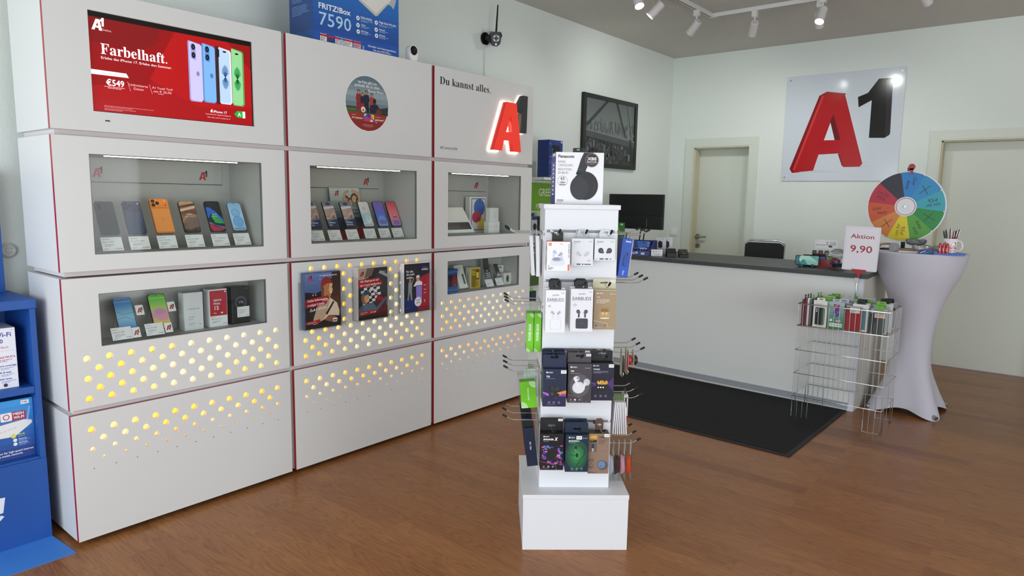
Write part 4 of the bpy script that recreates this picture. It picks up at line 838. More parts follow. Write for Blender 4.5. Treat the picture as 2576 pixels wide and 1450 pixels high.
m = MB(); m.prism(rrpts(0.075, 0.052, 0.008, 4, 0, 0.104), 0.070, 0.0715, C('#eceee6', .45), [rrpts(0.03, 0.008, 0.003, 3, 0, 0.115)]); part(wb, 'hang_tab', m)

# ------------------------------------------------------------------ leaflet holders on the middle pierced cabinet
def holder(label, yl, yr, zb, zt):
    w, h = yr - yl, zt - zb; t = thing('leaflet_holder', label, 'leaflet holder', (X0, (yl + yr) / 2, zb), 90, 'clear leaflet holders'); a = w / 2
    part(t, 'back_plate', MB().bx(-a, a, -0.004, -0.001, 0, h, ACR)); part(t, 'floor', MB().bx(-a, a, -0.052, -0.004, 0, 0.003, ACR)); m = MB()
    m.prism([(-a, 0), (a, 0), (a, h * .62), (a - 0.02, h * .72), (a - 0.035, h * .60), (a - 0.035, 0.06), (a - 0.05, 0.035), (-a + 0.05, 0.035), (-a + 0.035, 0.06), (-a + 0.035, h * .60), (-a + 0.02, h * .72), (-a, h * .62)], -0.055, -0.052, ACR); part(t, 'front_plate', m)
    part(t, 'side_plate', MB().bx(-a, -a + 0.003, -0.052, -0.004, 0.003, h, ACR)); part(t, 'side_plate', MB().bx(a - 0.003, a, -0.052, -0.004, 0.003, h, ACR)); return t
def bro(label, yl, zb, w, h, draw, edge, n, back, grp):
    t = thing('brochure', label, 'brochure', (X0 + 0.0475, yl + w / 2, zb), 90, grp)
    m = MB(); m.bx(-w / 2, w / 2, 0, 0.0045, 0, h, C(edge, 0.4)); p = PR(m, (-w / 2, 0, 0)); draw(p); part(t, 'cover', m)
    f = None
    for i in range(n):
        loc = (X0 + 0.0425 - i * 0.0052, yl + w / 2 + (0.001 if i % 2 else -0.001), zb)
        if f is None:
            m = MB(); m.bx(-w / 2, w / 2, 0, 0.0045, 0, h + 0.002, C(back, 0.4)); f = solo('brochure', m, 'brochure stacked behind the front one' + grp[len('brochures'):], 'brochure', loc, 90, grp)
        else: dup(f, f['label'], loc)
def br1(p):
    p.grad(0, 110, 214, 172, '#3b4a72', '#5f76ac', 9); p.rect(0, 0, 214, 112, '#2a1f1a'); p.rect(160, 60, 54, 222, '#3a2620'); p.grad(150, 60, 64, 190, '#5a3a28', '#352420', 6); p.poly([(0, 190), (30, 186), (60, 178), (100, 192), (110, 150), (60, 100), (0, 100)], '#15161c')
    for x in (46, 62): p.ell(x, 172, 4, '#ff7a50')
    p.poly([(40, 0), (200, 0), (204, 80), (190, 120), (150, 150), (110, 146), (70, 110), (50, 60)], '#d6c3ae'); p.poly([(60, 0), (120, 60), (150, 150), (110, 146), (70, 110), (50, 60)], '#b59a80'); p.poly([(120, 72), (166, 132), (174, 126), (128, 62)], '#2a2024')
    p.poly([(98, 146), (150, 152), (160, 180), (158, 228), (100, 228), (96, 180)], '#a8764e'); p.poly([(150, 166), (166, 190), (160, 204), (164, 222), (150, 232), (140, 190)], '#e2ac80'); p.poly([(98, 150), (110, 150), (112, 205), (98, 212)], '#6a4630'); p.poly([(95, 190), (94, 230), (104, 252), (126, 260), (150, 252), (160, 232), (160, 224), (130, 226), (110, 214)], '#8a2c26'); p.ell(152, 206, 2.2, '#2a1a14'); p.poly([(146, 176), (162, 184), (158, 174)], '#f2e6dc')
    p.poly([(60, 20), (150, 60), (214, 50), (214, 0), (60, 0)], '#241c1a'); p.poly([(110, 40), (140, 62), (180, 50), (200, 30), (150, 24)], '#8a5a44'); p.rect(0, 0, 214, 22, '#2a2220')
    p.a1(16, 246, 22, '#c8202c', '#1c2036'); p.txt('Deins.', 39, 246, 5, '#3a4a70'); p.txt('A1 Youth für alle unter 26', 190, 264, 7.5, '#f0f2f6', 'r', 104, .012); p.ell(88, 250, 3, '#9fb0d6')
    p.poly([(0, 132), (142, 146), (136, 164), (0, 152)], '#a81e26'); p.poly([(0, 108), (122, 120), (132, 138), (0, 130)], '#a81e26'); p.txt('Mehr bekommen,', 12, 138, 11, '#f4ecec', w=122, st='se', rot=3); p.txt('weniger Limits.', 12, 116, 11, '#f4ecec', w=104, st='se', rot=3); p.txt('Echt deins', 26, 88, 17, '#f6f4f2', w=102, st='sc', rot=7); p.poly([(0, 22), (88, 30), (84, 46), (0, 38)], '#a81e26'); p.greek(10, 36, 66, 2, 6, '#e2b9b6'); p.rect(162, 22, 26, 20, '#eceaea'); p.rect(164, 28, 22, 7, '#b02430')
def br2(p):
    p.rect(0, 0, 200, 280, '#2e2a2a'); p.poly([(0, 210), (0, 280), (90, 280), (70, 230)], '#b09a88'); p.poly([(60, 280), (110, 280), (90, 238), (40, 226)], '#6b5a4c'); p.poly([(130, 150), (200, 130), (200, 230), (150, 262), (120, 240)], '#34343a'); p.poly([(138, 250), (200, 222), (200, 240), (150, 264)], '#9aa0a6')
    for i in range(6):
        for j in range(7):
            if (i + j) % 2 == 0: p.poly([(10 + i * 22 + j * 3, 190 - j * 16), (32 + i * 22 + j * 3, 192 - j * 16), (34 + i * 22 + j * 3, 178 - j * 16), (12 + i * 22 + j * 3, 176 - j * 16)], '#d9d9d6'); p.k -= 1
    p.k += 1; p.poly([(120, 100), (200, 120), (200, 0), (90, 0)], '#5a1c24'); p.poly([(0, 60), (0, 22), (110, 30), (150, 60), (193, 104), (186, 78), (200, 60), (200, 96), (190, 116), (120, 62), (100, 92), (60, 84), (20, 80)], '#4d5f70'); p.poly([(8, 60), (50, 88), (110, 78), (120, 40), (10, 30)], '#55687a')
    p.ell(44, 118, 26, '#8a6a48', 34); p.ell(56, 116, 17, '#c99a78', 24); p.poly([(26, 150), (70, 158), (80, 140), (40, 132)], '#2f4a66'); p.poly([(60, 106), (72, 112), (68, 103)], '#f0e6de'); p.ell(64, 122, 2, '#2a1c16')
    p.poly([(130, 132), (176, 108), (160, 92), (118, 104)], '#8c1f2a'); p.a1(10, 236, 24, '#b4222c', '#26262c'); p.txt('Internet', 190, 254, 6, '#e8e8ea', 'r')
    p.poly([(0, 198), (150, 206), (148, 224), (0, 220)], '#a81e26'); p.poly([(0, 176), (166, 184), (164, 204), (0, 198)], '#a81e26'); p.txt('Mit Highspeed auf', 12, 204, 11, '#f2e6e4', w=126, st='se', rot=2); p.txt('die Couch hinflacken.', 12, 183, 11, '#f2e6e4', w=142, st='se', rot=2); p.txt('Genau', 74, 152, 19, '#f6f6f4', w=66, st='sc', rot=7); p.txt('deins', 92, 130, 17, '#f6f6f4', w=58, st='sc', rot=7)
    p.poly([(0, 26), (114, 30), (112, 50), (0, 46)], '#a81e26'); p.greek(12, 42, 56, 2, 7, '#e2b9b6'); p.txt('€ 11,90', 80, 34, 8, '#f6ecea', b=.015); p.rect(0, 0, 200, 14, '#211d1e')
def br3(p):
    p.rect(0, 0, 198, 282, '#1e2230'); p.rect(0, 84, 110, 198, '#23242a'); p.poly([(0, 90), (108, 80), (108, 4), (0, 4)], '#1b2f6e'); p.poly([(198, 222), (120, 200), (108, 160), (108, 4), (198, 4)], '#a81d34'); p.poly([(98, 282), (198, 282), (198, 222), (118, 200)], '#171c38')
    p.poly([(24, 70), (34, 72), (42, 120), (52, 72), (62, 70), (58, 130), (62, 176), (32, 176), (30, 130)], '#8f9298'); p.ell(45, 186, 8, '#a8886e', 10); p.line([(58, 170), (74, 200)], 7, '#a8886e'); p.poly([(70, 150), (140, 150), (138, 172), (116, 182), (92, 178)], '#e8e8ea'); p.ell(105, 192, 13, '#c08f6e', 16); p.poly([(91, 198), (119, 200), (116, 214), (94, 212)], '#e6e8ec'); p.poly([(98, 184), (112, 185), (105, 180)], '#f6efe8')
    p.rr(88, 62, 52, 92, 5, '#12131a'); p.rr(91, 65, 46, 86, 3, '#8f7fd0'); p.ell(114, 78, 18, '#c98ab8', 10); p.ell(106, 58, 28, '#eceaf0', 28); p.ring(106, 58, 28, 1.5, '#b9b6c6'); p.greek(90, 70, 34, 2, 6, '#6a6a78', 'c'); p.txt('ab 9€', 106, 48, 8, '#3a3a46', 'c', b=.02)
    for s_, y in (('Für alle,', 233), ('die mehr', 216), ('wollen', 198)): p.txt(s_, 16, y, 12, '#f2f2f4', b=.015, w={'Für alle,': 54, 'die mehr': 64, 'wollen': 48}[s_])
    p.txt('Red Bull', 158, 253, 8, '#c9404e', 'c', 30, .02); p.txt('MOBILE', 160, 240, 10, '#e6e8f0', 'c', 50, .02); p.greek(150, 154, 34, 1, 7, '#f0dfe2'); p.greek(150, 128, 30, 1, 7, '#f0dfe2'); p.greek(150, 108, 34, 1, 7, '#f0dfe2'); p.line([(182, 200), (182, 140), (150, 96)], 1, '#d88a96'); p.rect(146, 52, 8, 14, '#3f7a42'); p.rect(154, 52, 6, 14, '#c9c9c4'); p.greek(8, 30, 60, 1, 4, '#7f8fc0')
holder('clear leaflet holder, left one of three, holding the red-beanie brochure', 1.944, 2.196, 0.747, 0.988); bro('brochure with a person in a red beanie on its cover', 1.953, 0.752, 0.214, 0.284, br1, '#4a5678', 5, '#56668e', 'brochures in the left holder')
holder('clear leaflet holder, middle one of three, holding the couch brochure', 2.273, 2.522, 0.752, 0.990); bro('brochure with a curly-haired person lying among checked cushions', 2.281, 0.757, 0.200, 0.284, br2, '#c9c4c4', 7, '#d2cccc', 'brochures in the middle holder')
holder('clear leaflet holder, right one of three, holding the dark blue and red brochure', 2.597, 2.852, 0.753, 0.993); bro('dark blue and red brochure with a person in a white cap', 2.604, 0.758, 0.198, 0.284, br3, '#ece9f0', 5, '#eeeaf2', 'brochures in the right holder')

# ------------------------------------------------------------------ on top of the cabinets
t = thing('router_carton', 'giant blue router carton standing on top of the cabinets', 'box', (-3.0, 2.3575, 2.1815), 90)
W, D_, H = 0.553, 0.20, 0.44; CB = C('#2456a8', 0.35); CB2 = C('#22508f', 0.35)
m = MB(); m.bx(-W / 2, W / 2, 0, D_, 0, H, CB, 0.002); p = PR(m, (-W / 2, 0, 0)); p.grad(0, 50, 553, 390, '#2450a0', '#2f8fe0', 14); p.poly([(0, 0), (553, 0), (553, 56), (0, 50)], '#2258b0')
p.poly([(180, 300), (390, 192), (405, 196), (479, 270), (500, 266), (517, 252), (535, 300), (500, 440), (230, 440)], '#e3e1db'); p.poly([(180, 300), (390, 192), (405, 196), (479, 270), (473, 276), (396, 206), (182, 309)], '#c4c2bc'); p.poly([(479, 270), (500, 266), (517, 252), (535, 300), (520, 330)], '#b7b9ba')
for i in range(4): p.line([(300 + i * 34, 262 + i * 9), (318 + i * 34, 270 + i * 9)], 2.5, '#a9abc0'); p.line([(322 + i * 34, 258 + i * 9), (332 + i * 34, 262 + i * 9)], 2, '#a9abc0')
p.txt('FRITZ!Box', 34, 160, 26, '#f0f3f6', w=194, b=.022); p.txt('7590', 36, 81, 62, '#b5dcf4', w=194, b=.004)
for x, y in ((274, 159), (274, 123), (275, 91), (395, 159), (394, 123), (396, 92)): p.ell(x, y, 11, '#eef3f8'); p.rect(x - 4, y - 4, 8, 8, '#5577b4')
p.txt('DSL/VDSL', 292, 160, 11, '#eef3f8', w=76, b=.02); p.txt('High-End-WLAN', 413, 161, 11, '#eef3f8', w=118, b=.015); p.greek(292, 154, 80, 2, 6, '#9dbbe2'); p.greek(413, 154, 100, 2, 6, '#9dbbe2')
for x, y, s_ in ((292, 126, 'Telefon'), (292, 94, 'DECT-Basis'), (413, 126, 'Netzwerk'), (413, 95, 'FRITZ!OS')): p.txt(s_, x, y, 7, '#eef3f8', b=.02); p.greek(x, y - 3, 78, 2, 6, '#9dbbe2')
for x, w_, c, c2 in ((38, 40, '#e9e6e6', '#b5283a'), (80, 40, '#20306a', '#c0304a'), (128, 28, '#e6dada', '#b5283a'), (158, 22, '#dfe6f2', '#4a78c4'), (183, 52, '#e9e6e6', '#c0304a'), (240, 50, '#d8a9b2', '#b5283a')): p.rect(x, 6, w_, 34, c); p.rect(x, 28, w_, 10, c2); p.greek(x + 3, 24, w_ - 6, 3, 6, '#55607a')
p.rect(300, 6, 10, 18, '#8fb4e6'); p.txt('Schneller und leistungsstärker.', 532, 26, 9.5, '#eef3f8', 'r', 196, .012); p.txt('Die neue FRITZ!Box.', 494, 9, 9.5, '#eef3f8', 'r', 122, .012)
p = PR(m, (-W / 2, D_, 0), (0, -1, 0), (0, 0, 1)); p.rect(0, 0, 200, 440, '#1f4684'); p.rect(0, 0, 200, 50, '#204f9c'); [p.greek(26, 425 - i * 62, 150, 6, 8, '#6f93c6') for i in range(5)]
part(t, 'box', m)
t = thing('indoor_camera', 'small white rounded indoor camera with a black lens on the cabinets', 'camera', (-3.02, 2.748, 2.1815), 90)
m = MB(); m.prism(rrpts(0.062, 0.092, 0.030, 8, 0, 0.046), -0.018, 0.018, C('#eceef0', 0.3), smooth=True); m.lathe([(0, 0), (0.03, 0), (0.03, 0.006), (0.0, 0.008)], C('#eceef0', .3), 24); part(t, 'body', m)
m = MB(); m.cyl((0, -0.018, 0.062), (0, -0.021, 0.062), 0.026, C('#0c0c0e', 0.1), 28, 0.024); p = PR(m, (0, -0.021, 0.062)); p.ring(0, 0, 10, 2, '#26282c'); p.ell(0, 0, 5, '#1a1c22'); p.ell(8, 9, 1.6, '#d8dce0'); part(t, 'lens', m, 'round black lens')

# ------------------------------------------------------------------ revolving product stand in the middle of the floor
SO = Vector((-1.466, 2.221, 0)); SA = 41.018
SX = Vector((math.cos(RD(SA)), math.sin(RD(SA)), 0)); SY = Vector((-SX.y, SX.x, 0))
def ST(a, d, z): return SO + SX * a + SY * d + Vector((0, 0, z))
t = thing('product_stand', 'white square product stand with hooks in the middle of the floor', 'display stand', SO, SA)
part(t, 'base', MB().bx(-0.2145, 0.2145, 0, 0.429, 0, 0.2165, SWHITE, 0.001)); part(t, 'base_top', MB().bx(-0.2165, 0.2165, -0.002, 0.431, 0.217, 0.2365, SWHITE, 0.002))
c0, c1, d0, d1_ = -0.147, 0.143, 0.0735, 0.3635
part(t, 'column', MB().bx(c0 + 0.012, c1 - 0.012, d0 + 0.012, d1_ - 0.012, 0.2365, 1.386, C('#8f9196', 0.4, 0.4)), 'grey column core')
def slabs(cuts):
    z = 0.2367; o = []
    for c in cuts + [1.386]: o.append((z, c - 0.005)); z = c + 0.005
    o[-1] = (o[-1][0], 1.386); return o
for a_, b_ in slabs([0.5225, 0.8215, 1.102, 1.2995]): part(t, 'panel', MB().bx(c0, c1, d0, d0 + 0.011, a_, b_, SWHITE, 0.001))
for a_, b_ in slabs([0.505, 0.715, 0.99, 1.285]): part(t, 'panel', MB().bx(c0, c0 + 0.011, d0 + 0.0112, d1_, a_, b_, SWHITE, 0.001))
for a_, b_ in slabs([0.41, 0.605, 0.80, 1.09, 1.285]): part(t, 'panel', MB().bx(c1 - 0.011, c1, d0 + 0.0112, d1_, a_, b_, SWHITE, 0.001))
part(t, 'panel', MB().bx(c0 + 0.012, c1 - 0.012, d1_ - 0.011, d1_, 0.2367, 1.386, SWHITE, 0.001))
part(t, 'cap', MB().bx(c0 - 0.006, c1 + 0.006, d0 - 0.015, d1_ + 0.006, 1.3862, 1.405, SWHITE, 0.002))
def hook(pts, plate):
    m = MB(); m.tube(pts, 0.0021, CHROME, 8); m.bx(*plate, CHROME); h = part(t, 'hook', m, 'chrome hook')
    e, f = Vector(pts[-1]), Vector(pts[-2]); d = (e - f).normalized(); part(h, 'hook_tip', MB().cyl(e - d * 0.004, e + d * 0.016, 0.0042, RUB, 10), 'black rubber tip')
def shook(sg, d, z, L):
    x = c1 if sg > 0 else c0; q = x + sg * L
    hook([(x + sg * 0.002, d, z), (q - sg * 0.03, d, z), (q - sg * 0.02, d, z + 0.003), (q, d, z + 0.014)], (min(x, x + sg * 0.003), max(x, x + sg * 0.003), d - 0.016, d + 0.016, z - 0.028, z + 0.010))
for z in (1.287, 0.995, 0.718, 0.509):
    for d in (0.125, 0.217, 0.31): shook(-1, d, z, 0.140)
for z in (1.287, 1.092, 0.802, 0.607, 0.411):
    for d in (0.125, 0.217, 0.31): shook(1, d, z, 0.125)
FH = (-0.105, -0.004, 0.090); FROW = (1.2995, 1.102, 0.8215, 0.5225)
def hookz(zr, y): return zr - 0.12 * (d0 - 0.002 - y)
for z in (1.2995, 1.102, 0.8215, 0.5225):
    for a_ in FH: hook([(a_, d0 - 0.002, z), (a_, d0 - 0.10, z - 0.012), (a_ + 0.002, d0 - 0.115, z - 0.008), (a_ + 0.004, d0 - 0.128, z + 0.002)], (a_ - 0.02, a_ + 0.02, d0 - 0.003, d0, z - 0.01, z + 0.004))
def hung(name, label, cat, a0, a1, z0, z1, front, depth, col, draw=None, tab=None, group=None, n=1, left=None, step=0.05, dz=0.006, top=None, rz=0, blab=None):
    # a boxed product hanging on a front hook; tab = (width, height, colour, header?, centre)
    w = a1 - a0; dz = step * 0.122
    row = min(FROW, key=lambda q: abs(q - z1 - 0.03)); ac = (a0 + a1) / 2; hx = min(FH, key=lambda q: abs(q - ac)) - ac; hz = hookz(row, front + depth - 0.002) - z0
    t_ = thing(name, label, cat, ST((a0 + a1) / 2, front, z0), SA + rz, group)
    m = MB(); m.bx(-w / 2, w / 2, 0, depth, 0, z1 - z0, C(col, 0.38), 0.0012)
    p = PR(m, (-w / 2, 0, 0)); H = (z1 - z0) * 1000
    if draw: draw(p, w * 1000, H)
    if left: left(PR(m, (-w / 2, depth, 0), (0, -1, 0), (0, 0, 1)), depth * 1000, H)
    if top: PR(m, (-w / 2, 0, z1 - z0), (1, 0, 0), (0, 1, 0)).rect(1, 1, w * 1000 - 2, depth * 1000 - 2, top)
    part(t_, 'box', m)
    if tab:
        tw, th, tc, cx = tab; zt = z1 - z0; m = MB(); y = depth - 0.002
        m.prism([(cx - tw / 2, zt), (cx + tw / 2, zt), (cx + tw / 2, zt + th - 0.008), (cx + tw / 2 - 0.008, zt + th), (cx - tw / 2 + 0.008, zt + th), (cx - tw / 2, zt + th - 0.008)], y, y + 0.0012, C(tc, 0.45), [rrpts(min(0.026, tw * .5), 0.0075, 0.003, 3, hx + 0.001, hz)])
        part(t_, 'hang_tab', m)
    for i in range(1, n):
        dup(t_, blab or (label.split(',')[0] + ', hanging behind the front one'), ST((a0 + a1) / 2, front + step * i, z0 + dz * i), None, group)
    return t_
G9 = '#9a9aa2'
def earb(p, x, y, r, c, c2, flip=1):
    p.ell(x, y, r, c, r * 1.05); p.ell(x + flip * r * .7, y - r * .65, r * .6, c2, r * .5); p.ell(x - flip * r * .1, y + r * .1, r * .55, c2)
def f_jbl(p, w, h):
    p.rect(6, h - 16, 11, 11, '#e2642a'); p.txt('JBL', 7.5, h - 12.5, 4, '#f4f0ee', w=8); p.txt('€ 49,-', w * .62, h - 11, 3.6, '#333', 'c'); p.txt('WAVE BEAM 2 TWS', w - 7, h - 8, 4.2, '#33353a', rot=-90, b=.01); p.rect(w - 8, 2, 6, 24, '#e2642a')
    p.rr(14, 20, w * .62, 26, 11, '#d8dbe6'); p.ell(w * .45, 44, 22, '#c3c7d6', 9); p.ell(w * .42, 46, 16, '#8f93a3', 7); earb(p, w * .32, 74, 7, '#c6cbdb', '#aeb4c8'); p.line([(w * .32, 72), (w * .28, 54)], 4, '#c6cbdb'); earb(p, w * .60, 66, 8, '#cfd4e2', '#9aa0b4', -1); p.line([(w * .60, 62), (w * .68, 46)], 4, '#bfc4d4'); p.ell(8, 20, 2, '#c0392b'); p.greek(6, 14, 22, 3, 3.4, '#55565c')
hung('earphone_box', 'white and orange earphone box, top left of the stand', 'box', -0.144, -0.055, 1.151, 1.264, -0.024, 0.055, '#e9e7ea', f_jbl, (0.044, 0.038, '#141416', 0.0), 'earphone boxes on the stand', left=lambda p, w, h: (p.rect(0, 0, w, h, '#d9d4d4'), p.ell(w * .55, h * .75, 12, '#7a3a30', 14), p.ell(w * .5, h * .35, 12, '#6a6e7a', 20)), top='#d9662e')
def f_sony(c, c2, line):
    def f(p, w, h):
        p.txt('SONY', 8, h - 15, 5.2, '#3a3b42', w=26, b=.015); p.txt('€ 59,-', w - 5, h - 14, 4, '#6a5a4a', 'r'); p.greek(8, h - 19, 18, 1, 3, G9); earb(p, w * .3, h * .46, 10, c, c2); earb(p, w * .72, h * .46, 10, c, c2, -1)
        p.ring(8, 7, 3, .6, '#55565c'); p.rr(20, 4.5, 16, 5, 2, '#4a4b52'); p.ell(44, 7, 3, '#55565c') if line else p.rr(42, 4.5, 12, 5, 2, '#4a4b52'); p.rr(50 if line else 60, 5, 26 if line else 6, 4, 2, '#55565c')
        if line: p.greek(w - 22, 24, 16, 2, 4, '#c98a8a')
    return f
hung('earphone_box', 'white earphone box with white earbuds, top row centre of the stand', 'box', -0.045, 0.039, 1.168, 1.275, 0.012, 0.05, '#dcdce2', f_sony('#d3d4dc', '#b9bbc6', True), (0.044, 0.032, '#b9bbc0', 0.004), 'earphone boxes on the stand')
hung('earphone_box', 'white earphone box with black earbuds, top right of the stand', 'box', 0.044, 0.124, 1.190, 1.276, 0.012, 0.05, '#dcdce2', f_sony('#2d2e36', '#4b4c56', False), (0.044, 0.032, '#d3d4da', 0.006), 'earphone boxes on the stand')
def f_ear(c, dk):
    def f(p, w, h):
        p.txt('yesido', w / 2, h - 22, 7, '#55565e', 'c', 26); p.txt('EARBUDS', w / 2, h - 44, 13, '#3f4a6a' if not dk else '#33353d', 'c', w * .82); p.greek(w * .12, h - 47, w * .76, 1, 1.6, '#b9b9c0'); p.line([(w * .12, h - 62), (w * .2, h - 56), (w * .28, h - 62), (w * .2, h - 68), (w * .12, h - 62)], .7, '#8a8a92'); p.txt('€ 29,-', w - 4, h - 13, 3.6, '#333', 'r'); p.txt('HiFi', w * .2, h - 64, 3.2, '#8a8a92', 'c')
        for s_, x in ((1, .38), (-1, .66)): p.rr(w * x - 3, 56, 6, 24, 3, c); earb(p, w * x - s_ * 3, 80, 7, c, '#9ea2ae' if not dk else '#5a5c66', s_)
        p.rr(w * .25, 13, w * .54, 40, 6, c); p.rr(w * .27, 15, w * .50, 36, 5, '#e6e6ec' if not dk else '#3a3c44'); p.ell(w * .52, 34, 1.2, '#b0b2ba')
    return f
hung('earphone_box', 'white box of white earbuds, second row left of the stand', 'box', -0.146, -0.070, 0.914, 1.080, -0.046, 0.03, '#e6e5ea', f_ear('#dadbe3', False), (0.046, 0.034, '#131315', 0.0), 'earphone boxes on the stand', 2, step=0.034, dz=0.008)
hung('earphone_box', 'white box of black earbuds, second row centre of the stand', 'box', -0.048, 0.039, 0.915, 1.083, -0.026, 0.03, '#e0dfe5', f_ear('#383a42', True), (0.050, 0.030, '#131315', 0.0), 'earphone boxes on the stand', 2, step=0.034, dz=0.006)
def nabo(p, x, y, s, c='#e9e9ee'): p.rect(x, y, s, s, c); p.rect(x + s * .35, y + s * .3, s * .4, s * .4, '#777'); p.txt('NABO', x + s * 1.15, y, s, c, w=s * 3.2)
def f_t10(p, w, h):
    nabo(p, 10, h - 15, 6); p.txt('Zsound', w - 6, h - 16, 6, '#e6dccb', 'r', 22, st='sc'); p.txt('T10', 10, h - 30, 5, '#f2ebdf', b=.03); p.greek(10, h - 36, w * .7, 4, 4.4, '#d9cbb6'); p.rr(w * .24, 44, w * .5, 30, 12, '#b39560'); p.ell(w * .49, 78, w * .22, '#a8895a', 12); p.ell(w * .49, 76, w * .18, '#8d7044', 9)
    for x in (.40, .56): p.rr(w * x - 5, 58, 10, 20, 4, '#d6b47a'); p.ell(w * x, 74, 5, '#8a6a3c'); p.k += 0
    p.ell(w * .49, 45, w * .22, '#e6d6b6', 3); p.line([(0, 36), (w * .62, 24), (w * .66, 0)], 1, '#e6dccb')
    for x, c in ((.13, '#5a5ab0'), (.32, '#5aa088'), (.50, '#b04a4a')): p.ell(w * x, 16, 3.6, c)
    p.greek(8, 10, w * .5, 1, 2.5, '#d9cbb6'); p.greek(w * .72, 10, 16, 1, 2.5, '#d9cbb6')
def header(t_, w, h0, hh, col, y, pr_=None, hole=(0, 0)):    # folded cardboard header with its slot
    m = MB(); m.prism([(-w / 2, h0), (w / 2, h0), (w / 2, h0 + hh - 0.004), (w / 2 - 0.004, h0 + hh), (-w / 2 + 0.004, h0 + hh), (-w / 2, h0 + hh - 0.004)], y, y + 0.0015, C(col, 0.42), [rrpts(0.03, 0.0075, 0.003, 3, hole[0], hole[1])])
    if pr_: price(PR(m, (0, y, 0)), w * 1000 / 2 - 20, (h0 + hh) * 1000 - 15, 19, 10, pr_)
    m.bx(-w / 2, w / 2, 0.0, y, h0 - 0.001, h0 + 0.001, C(col, 0.42)); return part(t_, 'header_flap', m)
def hbox(label, a0, a1, z0, z1, zt, front, depth, col, draw, hcol, pr_, n=1, step=0.036, dz=0.008):
    depth = 0.032 if n > 1 else depth; dz = step * 0.122
    t_ = hung('electronics_box', label, 'box', a0, a1, z0, z1, front, depth, col, draw, None, 'dark boxes on the stand')
    row = min(FROW, key=lambda q: abs(q - zt)); ac = (a0 + a1) / 2; hx = min(FH, key=lambda q: abs(q - ac)) - ac; hz = hookz(row, front + depth - 0.004) - z0; zt = max(zt, z0 + hz + 0.010)
    header(t_, a1 - a0, z1 - z0, zt - z1, hcol, depth - 0.004, pr_, (hx + 0.001, hz))
    for i in range(1, n): dup(t_, label.split(',')[0] + ', number ' + ('two' if i == 1 else 'three') + ' from the front on its hook', ST((a0 + a1) / 2, front + step * i, z0 + dz * i))
    return t_
hbox('beige earphone box with golden earbuds, second row right', 0.048, 0.138, 0.918, 1.074, 1.115, 0.012, 0.045, '#a08a6c', f_t10, '#c9c3a6', '€ 39,90')
def swirl(p, y, cs, w):
    for i, c in enumerate(cs):
        P = [(x, y + 9 * math.sin(x / 15 + i) + i * 4) for x in range(0, int(w) + 1, 6)]; p.poly(P + [(x, yy - 5 - 2 * math.sin(x / 9)) for x, yy in P[::-1]], c)
def f_t22(p, w, h):
    p.grad(1, 1, w - 2, h * .35, '#241a44', '#17203f', 6); swirl(p, 44, ('#5a2a8a', '#8a3aa0', '#b06ac8'), w * .6); p.poly([(w * .6, 56), (w, 66), (w, 48), (w * .7, 46)], '#d98a3a'); p.poly([(w * .6, 52), (w, 52), (w, 42), (w * .7, 42)], '#8a3a9a')
    nabo(p, 12, h - 15, 6); p.txt('T22', 12, h - 31, 6, '#f0f0f4', b=.04); p.greek(12, h - 36, w * .7, 1, 3, '#8a90a8'); price(p, w - 22, h - 16, 21, 13, '€ 24,90'); p.ell(w * .5, 70, 24, '#141418', 15); p.ell(w * .42, 72, 8, '#2a2a30', 10); p.ell(w * .62, 72, 8, '#2c2c32', 10); p.rr(w * .26, 38, w * .44, 16, 7, '#1a1a1e'); p.ell(w * .4, 52, 5, '#4a4a52'); p.ell(w * .75, 52, 4, '#c79a5a')
    for x in (.28, .48, .70): p.ring(w * x, 17, 4, .9, '#c9cad4')
    p.greek(w * .18, 9, w * .64, 1, 2.5, '#8a90a8')
hbox('navy earphone box with black earbuds, third row left', -0.149, -0.058, 0.620, 0.769, 0.815, -0.046, 0.045, '#16203c', f_t22, '#18223f', None, 3, 0.036)
def f_t30(p, w, h):
    p.ell(w * .5, h * .45, 40, '#57535a', 46); nabo(p, 9, h - 15, 6); p.txt('Zsound', w - 6, h - 17, 6, '#b9b4ba', 'r', 22, st='sc'); p.txt('T30', 9, h - 31, 6, '#f0eef2', b=.04); p.greek(9, h - 36, w * .68, 1, 3, '#a8a4aa'); p.ell(w * .46, 62, 25, '#cfcdd4', 24); p.ell(w * .44, 60, 21, '#dad8de', 20); p.ell(w * .8, 84, 13, '#c4c2ca', 14); p.line([(w * .74, 82), (w * .66, 56)], 8, '#dcdae0'); p.ell(w * .36, 98, 12, '#dddbe1', 10); p.line([(w * .30, 96), (w * .44, 66)], 8, '#e4e2e8'); p.ell(w * .42, 100, 5, '#8f8d96'); p.line([(0, 33), (w * .62, 21), (w * .66, 0)], 1, '#b0765a')
    for x, c in ((.14, '#d0607a'), (.32, '#e9e9ec'), (.52, '#7aa080')): p.ell(w * x, 13, 3.6, c)
    p.greek(8, 7, w * .5, 1, 2.2, '#a8a4aa'); p.greek(w * .76, 7, 16, 1, 2.2, '#a8a4aa')
hbox('grey earphone box with white earbuds, third row centre', -0.050, 0.043, 0.630, 0.786, 0.826, -0.026, 0.045, '#403c42', f_t30, '#4a4348', '€ 29,90', 2, 0.036)
